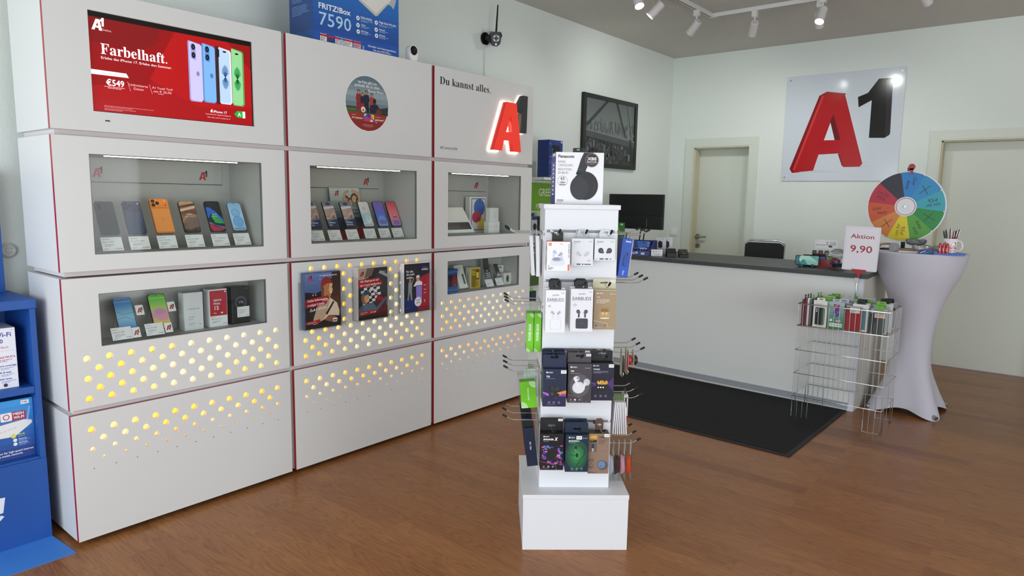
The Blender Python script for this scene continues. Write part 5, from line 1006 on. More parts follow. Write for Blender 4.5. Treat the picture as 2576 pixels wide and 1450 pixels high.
def f_tou(p, w, h):
    swirl(p, 60, ('#3a3a8a', '#4a4ab0', '#6a3a9a'), w * .55); p.poly([(w * .7, 70), (w, 96), (w, 40)], '#4a2a6a'); nabo(p, 6, h - 12, 5.5); p.txt('TOUCH', 6, h - 26, 5, '#f0f0f4', b=.04); p.greek(6, h - 31, w * .7, 3, 3.4, '#8a88a0'); price(p, w - 21, h - 16, 20, 13, '€ 39,90'); p.rr(w * .2, 38, w * .48, 34, 8, '#0f0f13'); p.rr(w * .26, 66, w * .48, 16, 7, '#c9902e'); p.ell(w * .36, 76, 8, '#e0a848', 7); p.ell(w * .62, 76, 8, '#d09a3a', 7)
    for x in (.36, .60): p.rr(w * x - 3, 76, 6, 20, 3, '#18181c'); p.k += 0
    for x in (.32, .43, .54): p.ell(w * x, 54, 3, '#e9e9ee')
    for x in (.2, .44, .66): p.ring(w * x, 19, 4, .9, '#c9cad4')
hbox('dark violet earphone box with a yellow charging case, third row right', 0.045, 0.134, 0.634, 0.785, 0.829, -0.006, 0.045, '#1b1a30', f_tou, '#101218', None)
def f_spk(p, w, h):
    rr_ = random.Random(5)
    for i in range(120): p.k = 2 + i % 8; x, y = rr_.random() * (w - 14) + 2, rr_.random() * 76 + 24; p.ell(x + 5, y, 3 + rr_.random() * 5, rr_.choice(['#c8559a', '#4a5ac8', '#7a3aa8', '#e07ab0', '#2a2a60', '#3a7ac8', '#1a1420', '#c0406a']), 2 + rr_.random() * 3, 8)
    p.k = 12; p.poly([(0, 0), (w, 0), (w * .68, 18), (0, 36)], '#121014'); p.line([(0, 36), (w * .66, 20), (w * .70, 0)], 1, '#c0607a'); nabo(p, 11, h - 12, 5.5); p.txt('SPEAKER', 11, h - 24, 6, '#f2f2f4', w=42, b=.04); p.txt('X', 55, h - 26, 13, '#f2f2f4', st='bi'); p.greek(11, h - 28, 40, 1, 3, '#a0a0a8')
    P = rrpts(38, 58, 17, 6); a_ = RD(-28); p.poly([(w * .5 + x * math.cos(a_) - y * math.sin(a_), 66 + x * math.sin(a_) + y * math.cos(a_)) for x, y in P], '#151517'); p.arc(w * .62, 92, 12, 3, 10, 150, '#1c1c20'); p.ell(w * .82, 42, 8, '#1a1a1e'); p.ring(w * .82, 42, 8, 1, '#8a5a9a')
    for x, c in ((.16, '#c85a8a'), (.36, '#d8a8c0'), (.55, '#5a9ad8')): p.ell(w * x, 14, 3.6, c)
    p.greek(6, 8, w * .55, 1, 2.2, '#a8a4aa')
hbox('black speaker box with pink and blue splashes, bottom row left', -0.151, -0.058, 0.349, 0.497, 0.551, -0.016, 0.05, '#121014', f_spk, '#151417', '€ 24,90')
def f_spo(p, w, h):
    for i, c in enumerate(('#1c4a3c', '#20603f', '#2a7444', '#348a4a')): p.ell(w * .5, h * .46, 44 - i * 10, c, 62 - i * 14)
    nabo(p, 12, h - 13, 5.5); price(p, w * .46, h - 18, 22, 14, '€ 29,90'); p.txt('Zsound', w - 4, h - 14, 5, '#c9d4d8', 'r', 20, st='sc'); p.txt('SPORTIVE 3', 12, h - 27, 5, '#f0f4f2', w=42, b=.04); p.greek(12, h - 31, 52, 1, 3, '#a8c0b8'); p.arc(w * .52, 82, 30, 2, -60, 95, '#1a1c1e'); p.line([(w * .70, 57), (w * .48, 24)], 1.8, '#15301f'); p.rr(w * .40, 90, 9, 18, 4, '#1c1d20'); p.rr(w * .46, 62, 9, 16, 4, '#1c1d20'); p.ell(w * .44, 92, 4, '#8a7a5a'); p.line([(w * .5, 68), (w * .2, 72)], 1.5, '#15181a')
    for x in (.3, .52, .72): p.ring(w * x, 14, 3.8, .9, '#c9d4d0')
    p.greek(w * .24, 8, w * .56, 1, 2.2, '#8aa8a0')
hbox('dark green sport earphone box, bottom row centre', -0.052, 0.040, 0.345, 0.498, 0.541, -0.026, 0.045, '#142a3c', f_spo, '#14263c', None, 2, 0.036)
def f_cm(p, w, h):
    p.rect(2, h - 24, 32, 20, '#c8902c'); p.txt('LDNIO', 18, h - 17, 6, '#f2e4c4', 'c', 25); p.txt('CM20', 40, h - 18, 8, '#3a2e28', b=.02); price(p, w - 21, h - 13, 20, 12, '€ 16,90'); p.rect(4, h - 35, 28, 9, '#1c1a1a'); p.greek(6, h - 28, 24, 1, 3, '#c9a86a'); p.txt('Communication', 40, h - 27, 4.2, '#4a3a30', w=36); p.txt('and Power', 40, h - 34, 4.2, '#4a3a30', w=26, b=.02); p.txt('on the go', 40, h - 41, 4.2, '#4a3a30', w=24)
    p.rect(3, h - 75, 30, 38, '#6f5c50'); p.rr(12, h - 62, 10, 20, 4, '#1f3550'); p.rr(14, h - 74, 6, 14, 2, '#b9bcc4'); p.ring(12, 56, 10, 1, '#5a4a40'); p.txt('AUTO', 12, 54, 4.5, '#4a3c34', 'c', 15, .02); p.ring(12, 32, 10, 1, '#5a4a40'); p.txt('2.4A', 12, 27, 4, '#4a3c34', 'c', b=.02); p.ell(58, 36, 20, '#4a4650', 20); p.ell(55, 38, 18, '#5a6a86', 19); p.ell(54, 39, 13, '#6f82a2', 14); p.ell(52, 33, 2, '#18191c'); p.txt('Bluetooth', 8, 4, 4.5, '#3a3a78', w=26); p.ell(4, 6, 2.2, '#3a3a9a', 3); p.ring(w * .72, 96, 15, .8, '#a8968a')
t_ = hung('electronics_box', 'brown car charger box with an orange corner, bottom row right', 'box', 0.043, 0.126, 0.330, 0.497, -0.006, 0.05, '#8d7464', f_cm, (0.034, 0.048, '#5c4238', 0.006), 'dark boxes on the stand', top='#2c2522')
# headphone box on top
def f_pan(p, w, h):
    p.txt('Panasonic', 10, h - 22, 11, '#16161a', w=64, b=.03)
    for i, s_ in enumerate(('NOISE', 'CANCELLING', 'RÉDUCTION', 'DE BRUIT.')): p.txt(s_, 10, h - 42 - i * 13.5 - (3 if i > 1 else 0), 8.6, '#77777e', w={'NOISE': 28, 'CANCELLING': 58, 'RÉDUCTION': 53, 'DE BRUIT.': 43}[s_])
    p.ring(29, 92, 20.5, 1.2, '#9a9aa0'); p.txt('65', 29, 96, 12, '#26262a', 'c', b=.005); p.greek(18, 92, 22, 1, 3, '#55555c', 'c'); p.rect(17, 85, 24, 2.4, '#2a2a2e'); p.greek(17, 83, 24, 1, 3, '#55555c', 'c'); p.rect(17, 76, 24, 2.4, '#2a2a2e')
    K = '#232428'; p.poly([(112, h - 1), (150, h - 1), (122, 138), (118, 120), (84, 128), (82, 118), (92, 150), (100, 178)], '#26272b'); p.ell(120, 74, 52, '#1c1d21', 56, 36); p.ell(100, 66, 40, K, 48, 36); p.ell(96, 66, 36, '#2a2b30', 44, 36); p.arc(116, 72, 42, 4, -60, 50, '#3a3b41'); p.ell(126, 72, 30, '#1a1b1f', 44, 36); p.ell(98, 66, 34, '#2a2b30', 42, 36); p.txt('Panasonic', 88, 138, 3.4, '#6a6b72', w=20, rot=-4)
    p.ell(144, h - 30, 27.5, '#2a2324', None, 36); p.ring(144, h - 30, 26, 1.2, '#9a8f90'); p.txt('XBS', 144, h - 30, 11, '#e2d9d8', 'c', 38, .04); p.rect(125, h - 40, 38, 6, '#b9aeae'); p.txt('DEEP', 144, h - 39, 4, '#3a3031', 'c', 26, .02); p.greek(128, h - 43, 32, 2, 3, '#8a7f80', 'c'); p.txt('RB-M600B', 8, 14, 4, '#26262a', w=25, b=.02); p.greek(8, 11, 34, 2, 3, '#9a9aa0')
def f_panl(p, w, h):
    p.rect(0, 0, w, h, '#2a2f8c'); p.rect(w * .3, h - 15, w * .6, 11, '#e9e9f0')
    for i in range(8): p.rect(0, h - 42 - i * 16.5, w, 1.2, '#c9cbe6'); p.ell(w * .55, h - 50 - i * 16.5, w * .25, '#e3e4f4', 4)
pb = carton('headphone_box', 'large white headphone box standing on top of the product stand', 'box', ST(-0.010, 0.120, 1.4052), 0.193, 0.13, 0.205, '#e7e6ea', rz=SA + 2.5, faces={'front': f_pan, 'left': f_panl})
m = MB(); m.prism(rrpts(0.052, 0.020, 0.005, 4, 0.0, 0.213), 0.02, 0.022, C('#111113', .4), [rrpts(0.022, 0.005, 0.0023, 3, 0.0, 0.216)]); part(pb, 'hang_tab', m, 'black hang tab')
# left side of the stand: seen edge-on
def plate(m, y0, y1, z0, z1, mat, hole, x=0.0, t=0.0012):
    T = m.T.copy(); m.T = T @ Matrix.Rotation(RD(90), 4, 'Z'); r_ = min(0.004, 0.42 * (y1 - y0)); m.prism(rect(y0, y1, z0, z1), -x - t / 2, -x + t / 2, mat, [circ(hole[0], hole[1], r_, None, 12)]); m.T = T
def side(name, label, cat, a, d, z, w, dep, h, col, draw=None, left=None, group=None, ry=0, rz=0, tab=None, tabc=None):
    # w runs along the hook (away from the column), dep along the column's face
    hd = min((0.125, 0.217, 0.31), key=lambda q: abs(q - d - dep / 2)); rows_ = (1.287, 0.995, 0.718, 0.509) if a < 0 else (1.287, 1.092, 0.802, 0.607, 0.411)
    hz = min(rows_, key=lambda q: abs(q - z - h - 0.012)); h = min(h, hz - z - 0.004); hz = (hz - z) / math.cos(RD(ry)); d = hd - dep / 2
    t_ = thing(name, label, cat, ST(a, d, z), SA + rz, group, 0, 0)
    m = MB(); m.T = Matrix.Rotation(RD(ry), 4, 'Y'); m.bx(-w / 2, w / 2, 0, dep, 0, h, C(col, .35) if isinstance(col, str) else col, 0.001)
    if draw: draw(PR(m, (-w / 2, 0, 0)), w * 1000, h * 1000)
    if left: left(PR(m, (-w / 2, dep, 0), (0, -1, 0), (0, 0, 1)), dep * 1000, h * 1000)
    part(t_, 'box', m)
    if tab:
        m = MB(); m.T = Matrix.Rotation(RD(ry), 4, 'Y'); plate(m, dep * .5 - tab[0] / 2, dep * .5 + tab[0] / 2, h, max(h + tab[1], hz + 0.009), C(tabc, .4), (hd - d, hz)); part(t_, 'hang_tab', m)
    return t_
side('accessory_box', 'slim white box on the upper left hooks, outer of two', 'box', -0.183, 0.172, 1.110, 0.014, 0.09, 0.165, '#e6e6ea', left=lambda p, w, h: (p.ell(w / 2, h * .5, 30, '#3a3c40', 60), p.ell(w / 2, h * .5, 26, '#d9d9dc', 54)), group='slim white boxes on the left hooks', ry=-4, tab=(0.03, 0.014), tabc='#e6e6ea')
side('accessory_box', 'slim white box on the upper left hooks, inner of two', 'box', -0.163, 0.172, 1.106, 0.014, 0.09, 0.168, '#e9e9ed', group='slim white boxes on the left hooks', ry=-2, tab=(0.03, 0.014), tabc='#e9e9ed')
LG = '#6fc41c'
def f_pow(p, w, h):
    for r_ in (16, 11.5, 7): p.arc(w, h, r_, 2, 180, 270, '#e9f4e0'); p.arc(0, 0, r_, 2, 0, 90, '#e9f4e0')
    p.txt('POWER BANK', w / 2 + 5, h * .30, 11, '#f2f8ec', rot=90, w=h * .44, b=.015)
for a_, lb in ((-0.196, 'outer'), (-0.165, 'inner')):
    side('power_bank_box', 'bright green power bank box on the left hooks, %s of two' % lb, 'box', a_, 0.125, 0.806, 0.029, 0.075, 0.160, LG, f_pow, lambda p, w, h: (p.rect(0, 0, w, h, '#8b8f88'), p.rect(4, h * .2, w - 8, h * .6, '#d8cfc0')), 'green power bank boxes', tab=(0.02, 0.026), tabc='#58b82a')
def f_desk(p, w, h):
    for r_ in (26, 20, 14, 8): p.arc(w, h, r_, 3, 180, 270, '#e9f4e0'); p.arc(0, 0, r_, 3, 0, 90, '#e9f4e0')
    p.txt('DESKTOP WIRELESS', w / 2 + 3, h * .30, 6, '#f2f8ec', rot=90, w=h * .46, b=.015)
t_ = side('charger_box', 'bright green wide box in a clear pack on the lower left hooks', 'box', -0.192, 0.112, 0.568, 0.064, 0.05, 0.112, LG, f_desk, lambda p, w, h: p.rect(0, 0, w, h, '#a9ada6'), ry=-5, tab=(0.012, 0.06), tabc='#58b82a')
m = MB(); m.T = Matrix.Rotation(RD(-5), 4, 'Y'); m.bx(-0.036, 0.034, 0.002, 0.054, 0.113, 0.142, ACR).bx(-0.039, -0.034, -0.002, 0.054, 0.0, 0.142, ACR); part(t_, 'clear_pack', m, 'clear plastic pack')
side('charger_box', 'white pack with a green tab behind the wide green box', 'box', -0.178, 0.215, 0.585, 0.05, 0.03, 0.12, '#dfe3de', ry=-5, tab=(0.012, 0.028), tabc='#58b82a')
def f_pd(p, w, h): p.txt('PD 20', w / 2 + 3, h * .44, 6, '#eef0f4', rot=90, w=34, b=.02)
t_ = side('charger_box', 'dark navy charger box on the lowest left hooks, front one', 'box', -0.172, 0.125, 0.312, 0.045, 0.022, 0.165, '#17233f', f_pd, None, 'navy charger boxes', ry=-7); m = MB(); m.T = Matrix.Rotation(RD(-7), 4, 'Y'); m.bx(-0.0225, 0.0225, 0.019, 0.0205, 0.165, 0.195, C('#0e1016', .4)); part(t_, 'header_flap', m)
dup(t_, 'dark navy charger box on the lowest left hooks, second one', ST(-0.176, 0.205, 0.328)); dup(t_, 'dark navy charger box on the lowest left hooks, rearmost one', ST(-0.178, 0.285, 0.338))
# right side of the stand
def f_hama(p, w, h):
    p.txt('hama', w * .60, h - 14, 7, '#e9f0fb', 'c', 21, .03); p.poly([(10, 48), (12, 78), (18, 98), (w - 8, 98), (w - 4, 70), (w - 6, 48), (24, 40)], '#20479c'); p.poly([(10, 48), (12, 78), (18, 92), (14, 60), (24, 40)], '#142c60'); p.rr(w * .60, 88, 4, 12, 2, '#10141c'); p.greek(w * .38, 26, 9, 4, 5, '#b9cdf0')
side('mouse_box', 'blue computer mouse box on the upper right hooks', 'box', 0.170, 0.118, 1.119, 0.040, 0.09, 0.155, '#1f4fb4', f_hama, None, None, ry=6, tab=(0.02, 0.016), tabc='#1a1b1e')
side('accessory_box', 'pale pink box half hidden behind the blue mouse box', 'box', 0.205, 0.215, 1.115, 0.02, 0.07, 0.150, '#d9c6c4', ry=6, tab=(0.02, 0.016), tabc='#d9c6c4')
for i, (a_, d_, z_, c_, lb) in enumerate(((0.186, 0.125, 0.705, '#1d1d20', 'narrow black strap card'), (0.205, 0.125, 0.715, '#9c1f26', 'red strap card with a metal clasp'))):
    t_ = thing('strap_card', lb + ' hanging on the middle right hooks', 'accessory', ST(a_, d_, z_), SA, 'accessories on the middle right hooks'); mc = MB(); plate(mc, -0.02, 0.02, 0, 0.110, C('#b9b49a', .5), (0, 0.802 - z_)); part(t_, 'card', mc); m = MB(); m.tube([(0.004, -0.012, 0.085), (0.006, -0.016, 0.05), (0.005, -0.012, 0.015)], 0.005, C(c_, .4), 8); part(t_, 'strap', m)
    part(t_, 'clasp', MB().tube([(0.005, -0.014, 0.016), (0.009, -0.018, 0.006), (0.004, -0.014, -0.004)], 0.002, CHROME, 6))
for a_, c_, lb in ((0.213, '#b3272b', 'round red'), (0.235, '#241a1c', 'round black')):
    t_ = thing('earphone_case', lb + ' earphone case on a card, middle right hooks', 'accessory', ST(a_, 0.125, 0.750), SA, 'accessories on the middle right hooks')
    m = MB(); plate(m, -0.024, 0.024, -0.005, 0.062, C('#c4bfae', .5), (0, 0.052), -0.0004); part(t_, 'card', m); m = MB(); m.T = Matrix.Translation((0.002, 0, 0.020)) @ Matrix.Rotation(RD(90), 4, 'Y'); m.lathe([(0.0, 0.016), (0.014, 0.015), (0.021, 0.009), (0.023, 0), (0.0, 0)], C(c_, .35), 20); part(t_, 'case', m)
t_ = thing('screen_protector', 'thin white screen protector pack on the lower right hooks, nearest the column', 'screen protector', ST(0.156, 0.0825, 0.463), SA, 'white screen protector packs', 0, 3)
part(t_, 'sleeve', MB().bx(-0.0022, 0.0022, 0, 0.085, 0, 0.138, C('#e9e7ea', .4), 0.0008)); mc = MB(); plate(mc, 0.025, 0.06, 0.138, 0.162, C('#a9c48a', .4), (0.0425, 0.145)); part(t_, 'hang_tab', mc)
for i, wd in enumerate(('second', 'third', 'fourth', 'fifth', 'sixth', 'seventh')): c = dup(t_, 'thin white screen protector pack on the lower right hooks, %s from the column' % wd, ST(0.165 + i * 0.0092, 0.0825, 0.4625)); c.rotation_euler.y = RD(2 - i * 1.2)
side('accessory_box', 'white and red box on the lower right hooks behind the screen protectors', 'box', 0.226, 0.187, 0.487, 0.018, 0.06, 0.115, '#dedce0', lambda p, w, h: (p.rect(4, 60, 8, 44, '#4a2a3a'), p.rect(0, 0, w, 22, '#b8222e')), tab=(0.03, 0.02), tabc='#1a1b1e')
for i, (a_, c_, nm) in enumerate(((0.166, '#d9dced', 'white'), (0.190, '#5a3226', 'brown'), (0.214, '#eeb0c4', 'pink'), (0.2395, '#e8501c', 'orange'))):
    t_ = thing('cable_pack', 'coiled %s cable in a clear pack on the lowest right hooks' % nm, 'cable', ST(a_, 0.135, 0.2505), SA, 'packed cables')
    m = MB()
    for k in range(4):
        P = []
        for j in range(21):
            u = 2 * math.pi * j / 20; P.append((-0.007 + k * 0.0046 + 0.0016 * math.sin(u * 2), 0.026 + (0.014 + 0.003 * math.sin(k)) * math.cos(u), 0.052 + (0.044 - 0.003 * k) * math.sin(u)))
        m.tube(P[:-1], 0.0022, C(c_, .5), 8, True)
    part(t_, 'cable', m, nm + ' cable')
    m = MB(); m.prism([(-0.0105, -0.012), (0.0105, -0.012), (0.0115, 0.11), (0.006, 0.16), (0.001, 0.195), (-0.001, 0.195), (-0.007, 0.16), (-0.0115, 0.11)], 0.001, 0.002, ACR); m.bx(-0.0118, -0.011, 0.001, 0.052, -0.012, 0.12, ACR); plate(m, -0.022, 0.004, 0.112, 0.175, C('#c9ced0', .3), (-0.010, 0.1605)); m.bx(0.011, 0.0118, 0.001, 0.052, -0.012, 0.12, ACR); part(t_, 'clear_pack', m, 'clear plastic pack')

# ------------------------------------------------------------------ counter and what is on it
KR = Vector((-1.114, 5.046, 0)); KA = -2.206
KX = Vector((math.cos(RD(KA)), math.sin(RD(KA)), 0)); KY = Vector((-KX.y, KX.x, 0)); ZT = 0.957
def CT(a, d, z=ZT): return KR + KX * a + KY * d + Vector((0, 0, z))
t = thing('sales_counter', 'long white sales counter with a dark worktop', 'counter', KR, KA)
part(t, 'front_panel', MB().bx(-2.36, 0.0, 0, 0.02, 0.0, 0.926, CTR)); part(t, 'plinth_strip', MB().bx(-2.36, 0.0, -0.003, 0.0, 0.010, 0.056, C('#9fa3ab', 0.5)).bx(-2.36, 0.0, -0.006, 0.0, 0.0, 0.010, C('#e3e6e6', .5)), 'grey plinth strip')
part(t, 'corner_post', MB().bx(0.0, 0.034, -0.001, 0.03, 0, 0.926, C('#dfe3ea', 0.4))); part(t, 'side_panel', MB().bx(0.012, 0.034, 0.031, 0.60, 0, 0.926, bumpy('counter_side', '#c9c5bc', .5, 200, .03)), 'beige side panel')
m = MB(); m.T = Matrix.Translation((0, 0, 0.9265)) @ Matrix.Rotation(RD(-90), 4, 'X'); m.prism([(-2.38, -0.03), (0.064, -0.03), (0.010, 0.60), (0.010, 0.745), (-2.35, 0.745)], -(ZT - 0.9265), 0, TOPM); part(t, 'worktop', m, 'dark speckled worktop'); part(t, 'rear_panel', MB().bx(-2.3, -2.28, 0.03, 0.70, 0, 0.926, CTR))
m = MB(); m.bx(-1.86, 0.0, -1.175, -0.012, 0, 0.006, C('#1b1c1e', .7), 0.002); m.bx(-1.83, -0.03, -1.147, -0.035, 0.006, 0.0085, MAT_); solo('floor_mat', m, 'large black ribbed entrance mat on the floor along the counter', 'mat', KR + Vector((0, 0, 0.0003)), -0.9)
# swivel chair behind the counter
t = thing('office_chair', 'black chair with a chromed frame behind the counter', 'chair', (-2.185, 6.22, 0), 12)
m = MB(); m.T = Matrix.Rotation(RD(-8), 4, 'X'); m.prism(rrpts(0.335, 0.44, 0.045, 6, 0, 0.84), -0.03, 0.015, C('#141517', .75)); part(t, 'backrest', m)
m = MB(); m.tube([(-0.173, 0.075, 0.60), (-0.173, 0.145, 1.04), (-0.13, 0.155, 1.072), (0.13, 0.155, 1.072), (0.173, 0.145, 1.04), (0.173, 0.075, 0.60)], 0.009, CHROME, 8); part(t, 'back_frame', m, 'chromed tube frame')
part(t, 'seat', MB().bx(-0.24, 0.24, -0.42, 0.06, 0.44, 0.51, C('#141517', .75), 0.025)); part(t, 'column', MB().cyl((0, -0.18, 0.08), (0, -0.18, 0.44), 0.03, CHROME, 14).bx(-0.05, 0.05, -0.2, 0.09, 0.56, 0.62, BLACK).bx(-0.03, 0.03, 0.03, 0.08, 0.47, 0.60, BLACK))
for i in range(5):
    a_ = RD(72 * i + 20); e = Vector((0.29 * math.cos(a_), -0.18 + 0.29 * math.sin(a_), 0.06)); l_ = part(t, 'leg', MB().cyl((0, -0.18, 0.09), e, 0.02, CHROME, 10, 0.012)); part(l_, 'caster', MB().cyl(e + Vector((-0.012, 0, -0.031)), e + Vector((0.012, 0, -0.031)), 0.028, RUB, 14))
# monitor seen from behind
t = thing('monitor', 'wide black monitor seen from behind on the counter', 'monitor', (-3.118, 5.55, ZT), 3)
m = MB(); m.bx(-0.272, 0.272, 0.0, 0.025, 0.205, 0.517, C('#070708', .45), 0.004); m.bx(-0.272, 0.272, -0.016, 0.0, 0.205, 0.325, C('#0a0a0b', .5), 0.005); part(t, 'housing', m)
part(t, 'screen', MB().bx(-0.265, 0.265, 0.025, 0.026, 0.215, 0.51, C('#0a0c10', .15)))
m = MB(); m.tube([(0.045, -0.01, 0.03), (0.062, -0.014, 0.14), (0.07, -0.012, 0.24)], 0.006, BLACK, 8); m.tube([(0.085, -0.01, 0.03), (0.10, -0.014, 0.14), (0.108, -0.012, 0.24)], 0.006, BLACK, 8); m.bx(-0.01, 0.15, -0.06, 0.11, 0, 0.03, BLACK, 0.006).bx(0.052, 0.128, -0.02, 0.0, 0.22, 0.30, BLACK, 0.006); part(t, 'foot', m)
# battery display and packs
t = thing('battery_display', 'stepped dark blue cardboard battery display on the counter', 'display tray', (-2.868, 5.113, ZT), 15); NV = C('#1c2f7c', .4)
m = MB(); m.T = Matrix.Rotation(RD(90), 4, 'Z'); m.prism([(0, 0), (0.30, 0), (0.30, 0.118), (0.19, 0.128), (0.0, 0.045)], -0.125, -0.121, NV); m.prism([(0, 0), (0.30, 0), (0.30, 0.118), (0.19, 0.128), (0.0, 0.045)], 0.121, 0.125, NV); m.T = Matrix()
m.bx(-0.121, 0.121, 0, 0.003, 0, 0.045, NV).bx(-0.121, 0.121, 0.003, 0.30, 0, 0.003, NV).bx(-0.121, 0.121, 0.297, 0.30, 0.003, 0.118, NV)
p = PR(m, (-0.125, 0, 0)); p.txt('VARTA', 60, 15, 15, '#e3e8f4', w=70, b=.03); p.rect(134, 20, 20, 14, '#e9ecf4'); p.greek(138, 30, 12, 2, 4, '#3a4a8a'); p.rr(182, 12, 30, 18, 3, '#e3e8f4'); p.greek(186, 26, 22, 2, 5, '#3a4a8a')
p = PR(m, (0.125, 0, 0), (0, 1, 0), (0, 0, 1)); p.txt('VARTA', 90, 18, 18, '#d0d8ee', w=80, b=.03); p.ell(30, 16, 8, '#c9a84a'); part(t, 'tray', m)
def batt(label, x, y, z, h):
    t_ = thing('battery_pack', label, 'battery pack', Vector((-2.868, 5.113, ZT + z)) + Vector((x * math.cos(RD(15)) - y * math.sin(RD(15)), x * math.sin(RD(15)) + y * math.cos(RD(15)), 0)), 15, 'blue battery packs', -18)
    m = MB(); m.bx(-0.052, 0.052, 0, 0.012, 0, h, C('#26418f', .3), 0.001); p = PR(m, (-0.052, 0, 0)); p.poly([(0, 40), (104, 62), (104, h * 1000), (0, h * 1000)], '#3f6ab8'); p.txt('VARTA', 52, 34, 12, '#eef2fa', 'c', 66, .03); p.greek(20, 30, 60, 3, 5, '#9fb4e2'); p.ell(88, h * 1000 - 14, 6, '#d8b24a'); p.ell(90, 62, 6, '#d8b24a'); p.rr(38, h * 1000 - 16, 24, 6, 3, '#16224e'); part(t_, 'card', m)
    for i in range(4): part(t_, 'battery', MB().cyl((-0.033 + 0.022 * i, -0.004, 0.006), (-0.033 + 0.022 * i, -0.004, 0.028), 0.0065, C('#1b2a66', .25, .3), 10))
batt('blue battery pack in the front step of the display, left one', -0.064, 0.02, 0.012, 0.094); batt('blue battery pack standing higher on the right of the display', 0.060, 0.055, 0.022, 0.104); batt('blue battery pack in the rear step of the display', -0.030, 0.105, 0.018, 0.104)
t = thing('card_holder', 'small white business card with a red logo on the counter', 'card', (-2.695, 5.185, ZT + 0.001), 28, None, -12); m = MB(); m.bx(-0.046, 0.046, 0, 0.002, 0.002, 0.058, CARDW); p = PR(m, (-0.046, 0, 0.002)); p.a1(10, 32, 12); p.txt('Zertifizierter', 32, 40, 5, '#4a5a6a', w=44, b=.02); p.txt('Shop', 32, 32, 5, '#4a5a6a', b=.02); p.greek(8, 24, 74, 3, 6, '#a0a4ac', 'c'); part(t, 'card', m); part(t, 'clear_stand', MB().bx(-0.047, 0.047, -0.004, -0.003, 0, 0.010, ACR).bx(-0.047, 0.047, -0.003, 0.03, 0, 0.0018, ACR))
t = thing('card_terminal', 'black card payment terminal on the counter', 'card terminal', (-2.535, 5.245, ZT), 35)
m = MB(); m.T = Matrix.Rotation(RD(90), 4, 'Z'); m.prism([(0, 0), (0.11, 0), (0.12, 0.045), (0.10, 0.062), (0.05, 0.045), (0.0, 0.022)], -0.09, -0.018, C('#121214', .4)); part(t, 'terminal', m); k = t.children[0]
m = MB(); m.T = Matrix.Translation((0.054, 0.027, 0.036)) @ Matrix.Rotation(RD(26), 4, 'X')
m.bx(-0.026, 0.026, 0.012, 0.05, 0.0015, 0.0022, C('#39474a', .2)); part(k, 'display', m, 'grey display')
for i in range(3):
    for j, c_ in enumerate(('#b23a2a', '#d2a23a', '#2f8a4a')):
        if i < 2: c_ = '#3a3b3e'
        m = MB(); m.T = Matrix.Translation((0.054, 0.027, 0.036)) @ Matrix.Rotation(RD(24), 4, 'X'); m.bx(-0.026 + j * 0.018, -0.012 + j * 0.018, 0.002 - i * 0.010, 0.009 - i * 0.010, 0.0015, 0.004, C(c_, .4)); part(k, 'key', m)
m = MB(); m.T = Matrix.Rotation(RD(90), 4, 'Z'); m.prism([(0, 0), (0.12, 0), (0.10, 0.068), (0.075, 0.066), (0.0, 0.03)], 0.008, 0.085, C('#0e0e10', .4)); part(t, 'charging_base', m)
for i, (x, y, lb) in enumerate(((-2.80, 5.445, 'white accessory box with a black shape, front one of two on the counter'), (-2.762, 5.50, 'white accessory box behind its twin on the counter'))):
    carton('accessory_box', lb, 'box', (x, y, ZT), 0.088, 0.03, 0.142 if i == 0 else 0.143, '#dfe0e2', rz=10, group='white boxes on the counter', faces={'front': lambda p, w, h: (p.poly([(w * .3, 60), (w * .55, 52), (w * .72, 66), (w * .70, 108), (w * .42, 118), (w * .28, 104)], '#241b1e'), p.greek(w * .6, h - 10, 24, 2, 4, '#8a8a90'))})
carton('accessory_box', 'narrow green box in front of the black monitor', 'box', (-3.075, 5.215, ZT), 0.064, 0.035, 0.268, '#3a7a36', rz=6, faces={'front': lambda p, w, h: (price(p, w - 26, h - 22, 22, 13, '€ 9,90'), p.txt('70%', 8, h - 52, 7, '#e3d9a0', b=.02), p.rect(8, h - 74, 26, 10, '#c9b04a'), p.greek(8, h - 84, 30, 2, 5, '#9ac08a'))})
# phone on a small stand, travel-stand display, bowl of cables
t = thing('travel_stand', 'black folding stand holding the turquoise phone on the counter', 'phone stand', (-1.505, 5.225, ZT), 12, 'small black folding stands')
m = MB(); m.bx(-0.055, 0.055, -0.012, 0.05, 0, 0.006, BLACK, 0.002); part(t, 'base', m); m = MB(); m.T = Matrix.Rotation(RD(-18), 4, 'X'); m.bx(-0.03, 0.03, 0.012, 0.018, 0.0, 0.10, BLACK, 0.002); part(t, 'back_support', m)
for x in (-0.048, 0.040): m = MB(); m.bx(x - 0.010, x + 0.010, -0.018, 0.0, 0.006, 0.014, BLACK, 0.001).bx(x - 0.007, x + 0.007, -0.018, -0.014, 0.012, 0.026, BLACK, 0.001); part(t, 'prong', m)
t = thing('smartphone', 'turquoise-screened phone lying sideways on a black stand on the counter', 'phone', (-1.505, 5.222, ZT + 0.0155), 12, None, -18)
m = MB(); m.prism(rrpts(0.160, 0.074, 0.010, 6, 0, 0.037), -0.002, 0.006, C('#1d2f33', .2), (), C('#23363a', .3, .5)); p = PR(m, (-0.080, -0.002, 0)); k0 = p.k
for i in range(20):
    p.k = k0; x = 4 + i * 7.6; t_ = i / 19; p.rect(x, 3, 7.6, 68, '#%02x%02x%02x' % tuple(int(a + (b - a) * t_) for a, b in zip((46, 110, 122), (120, 200, 190))))
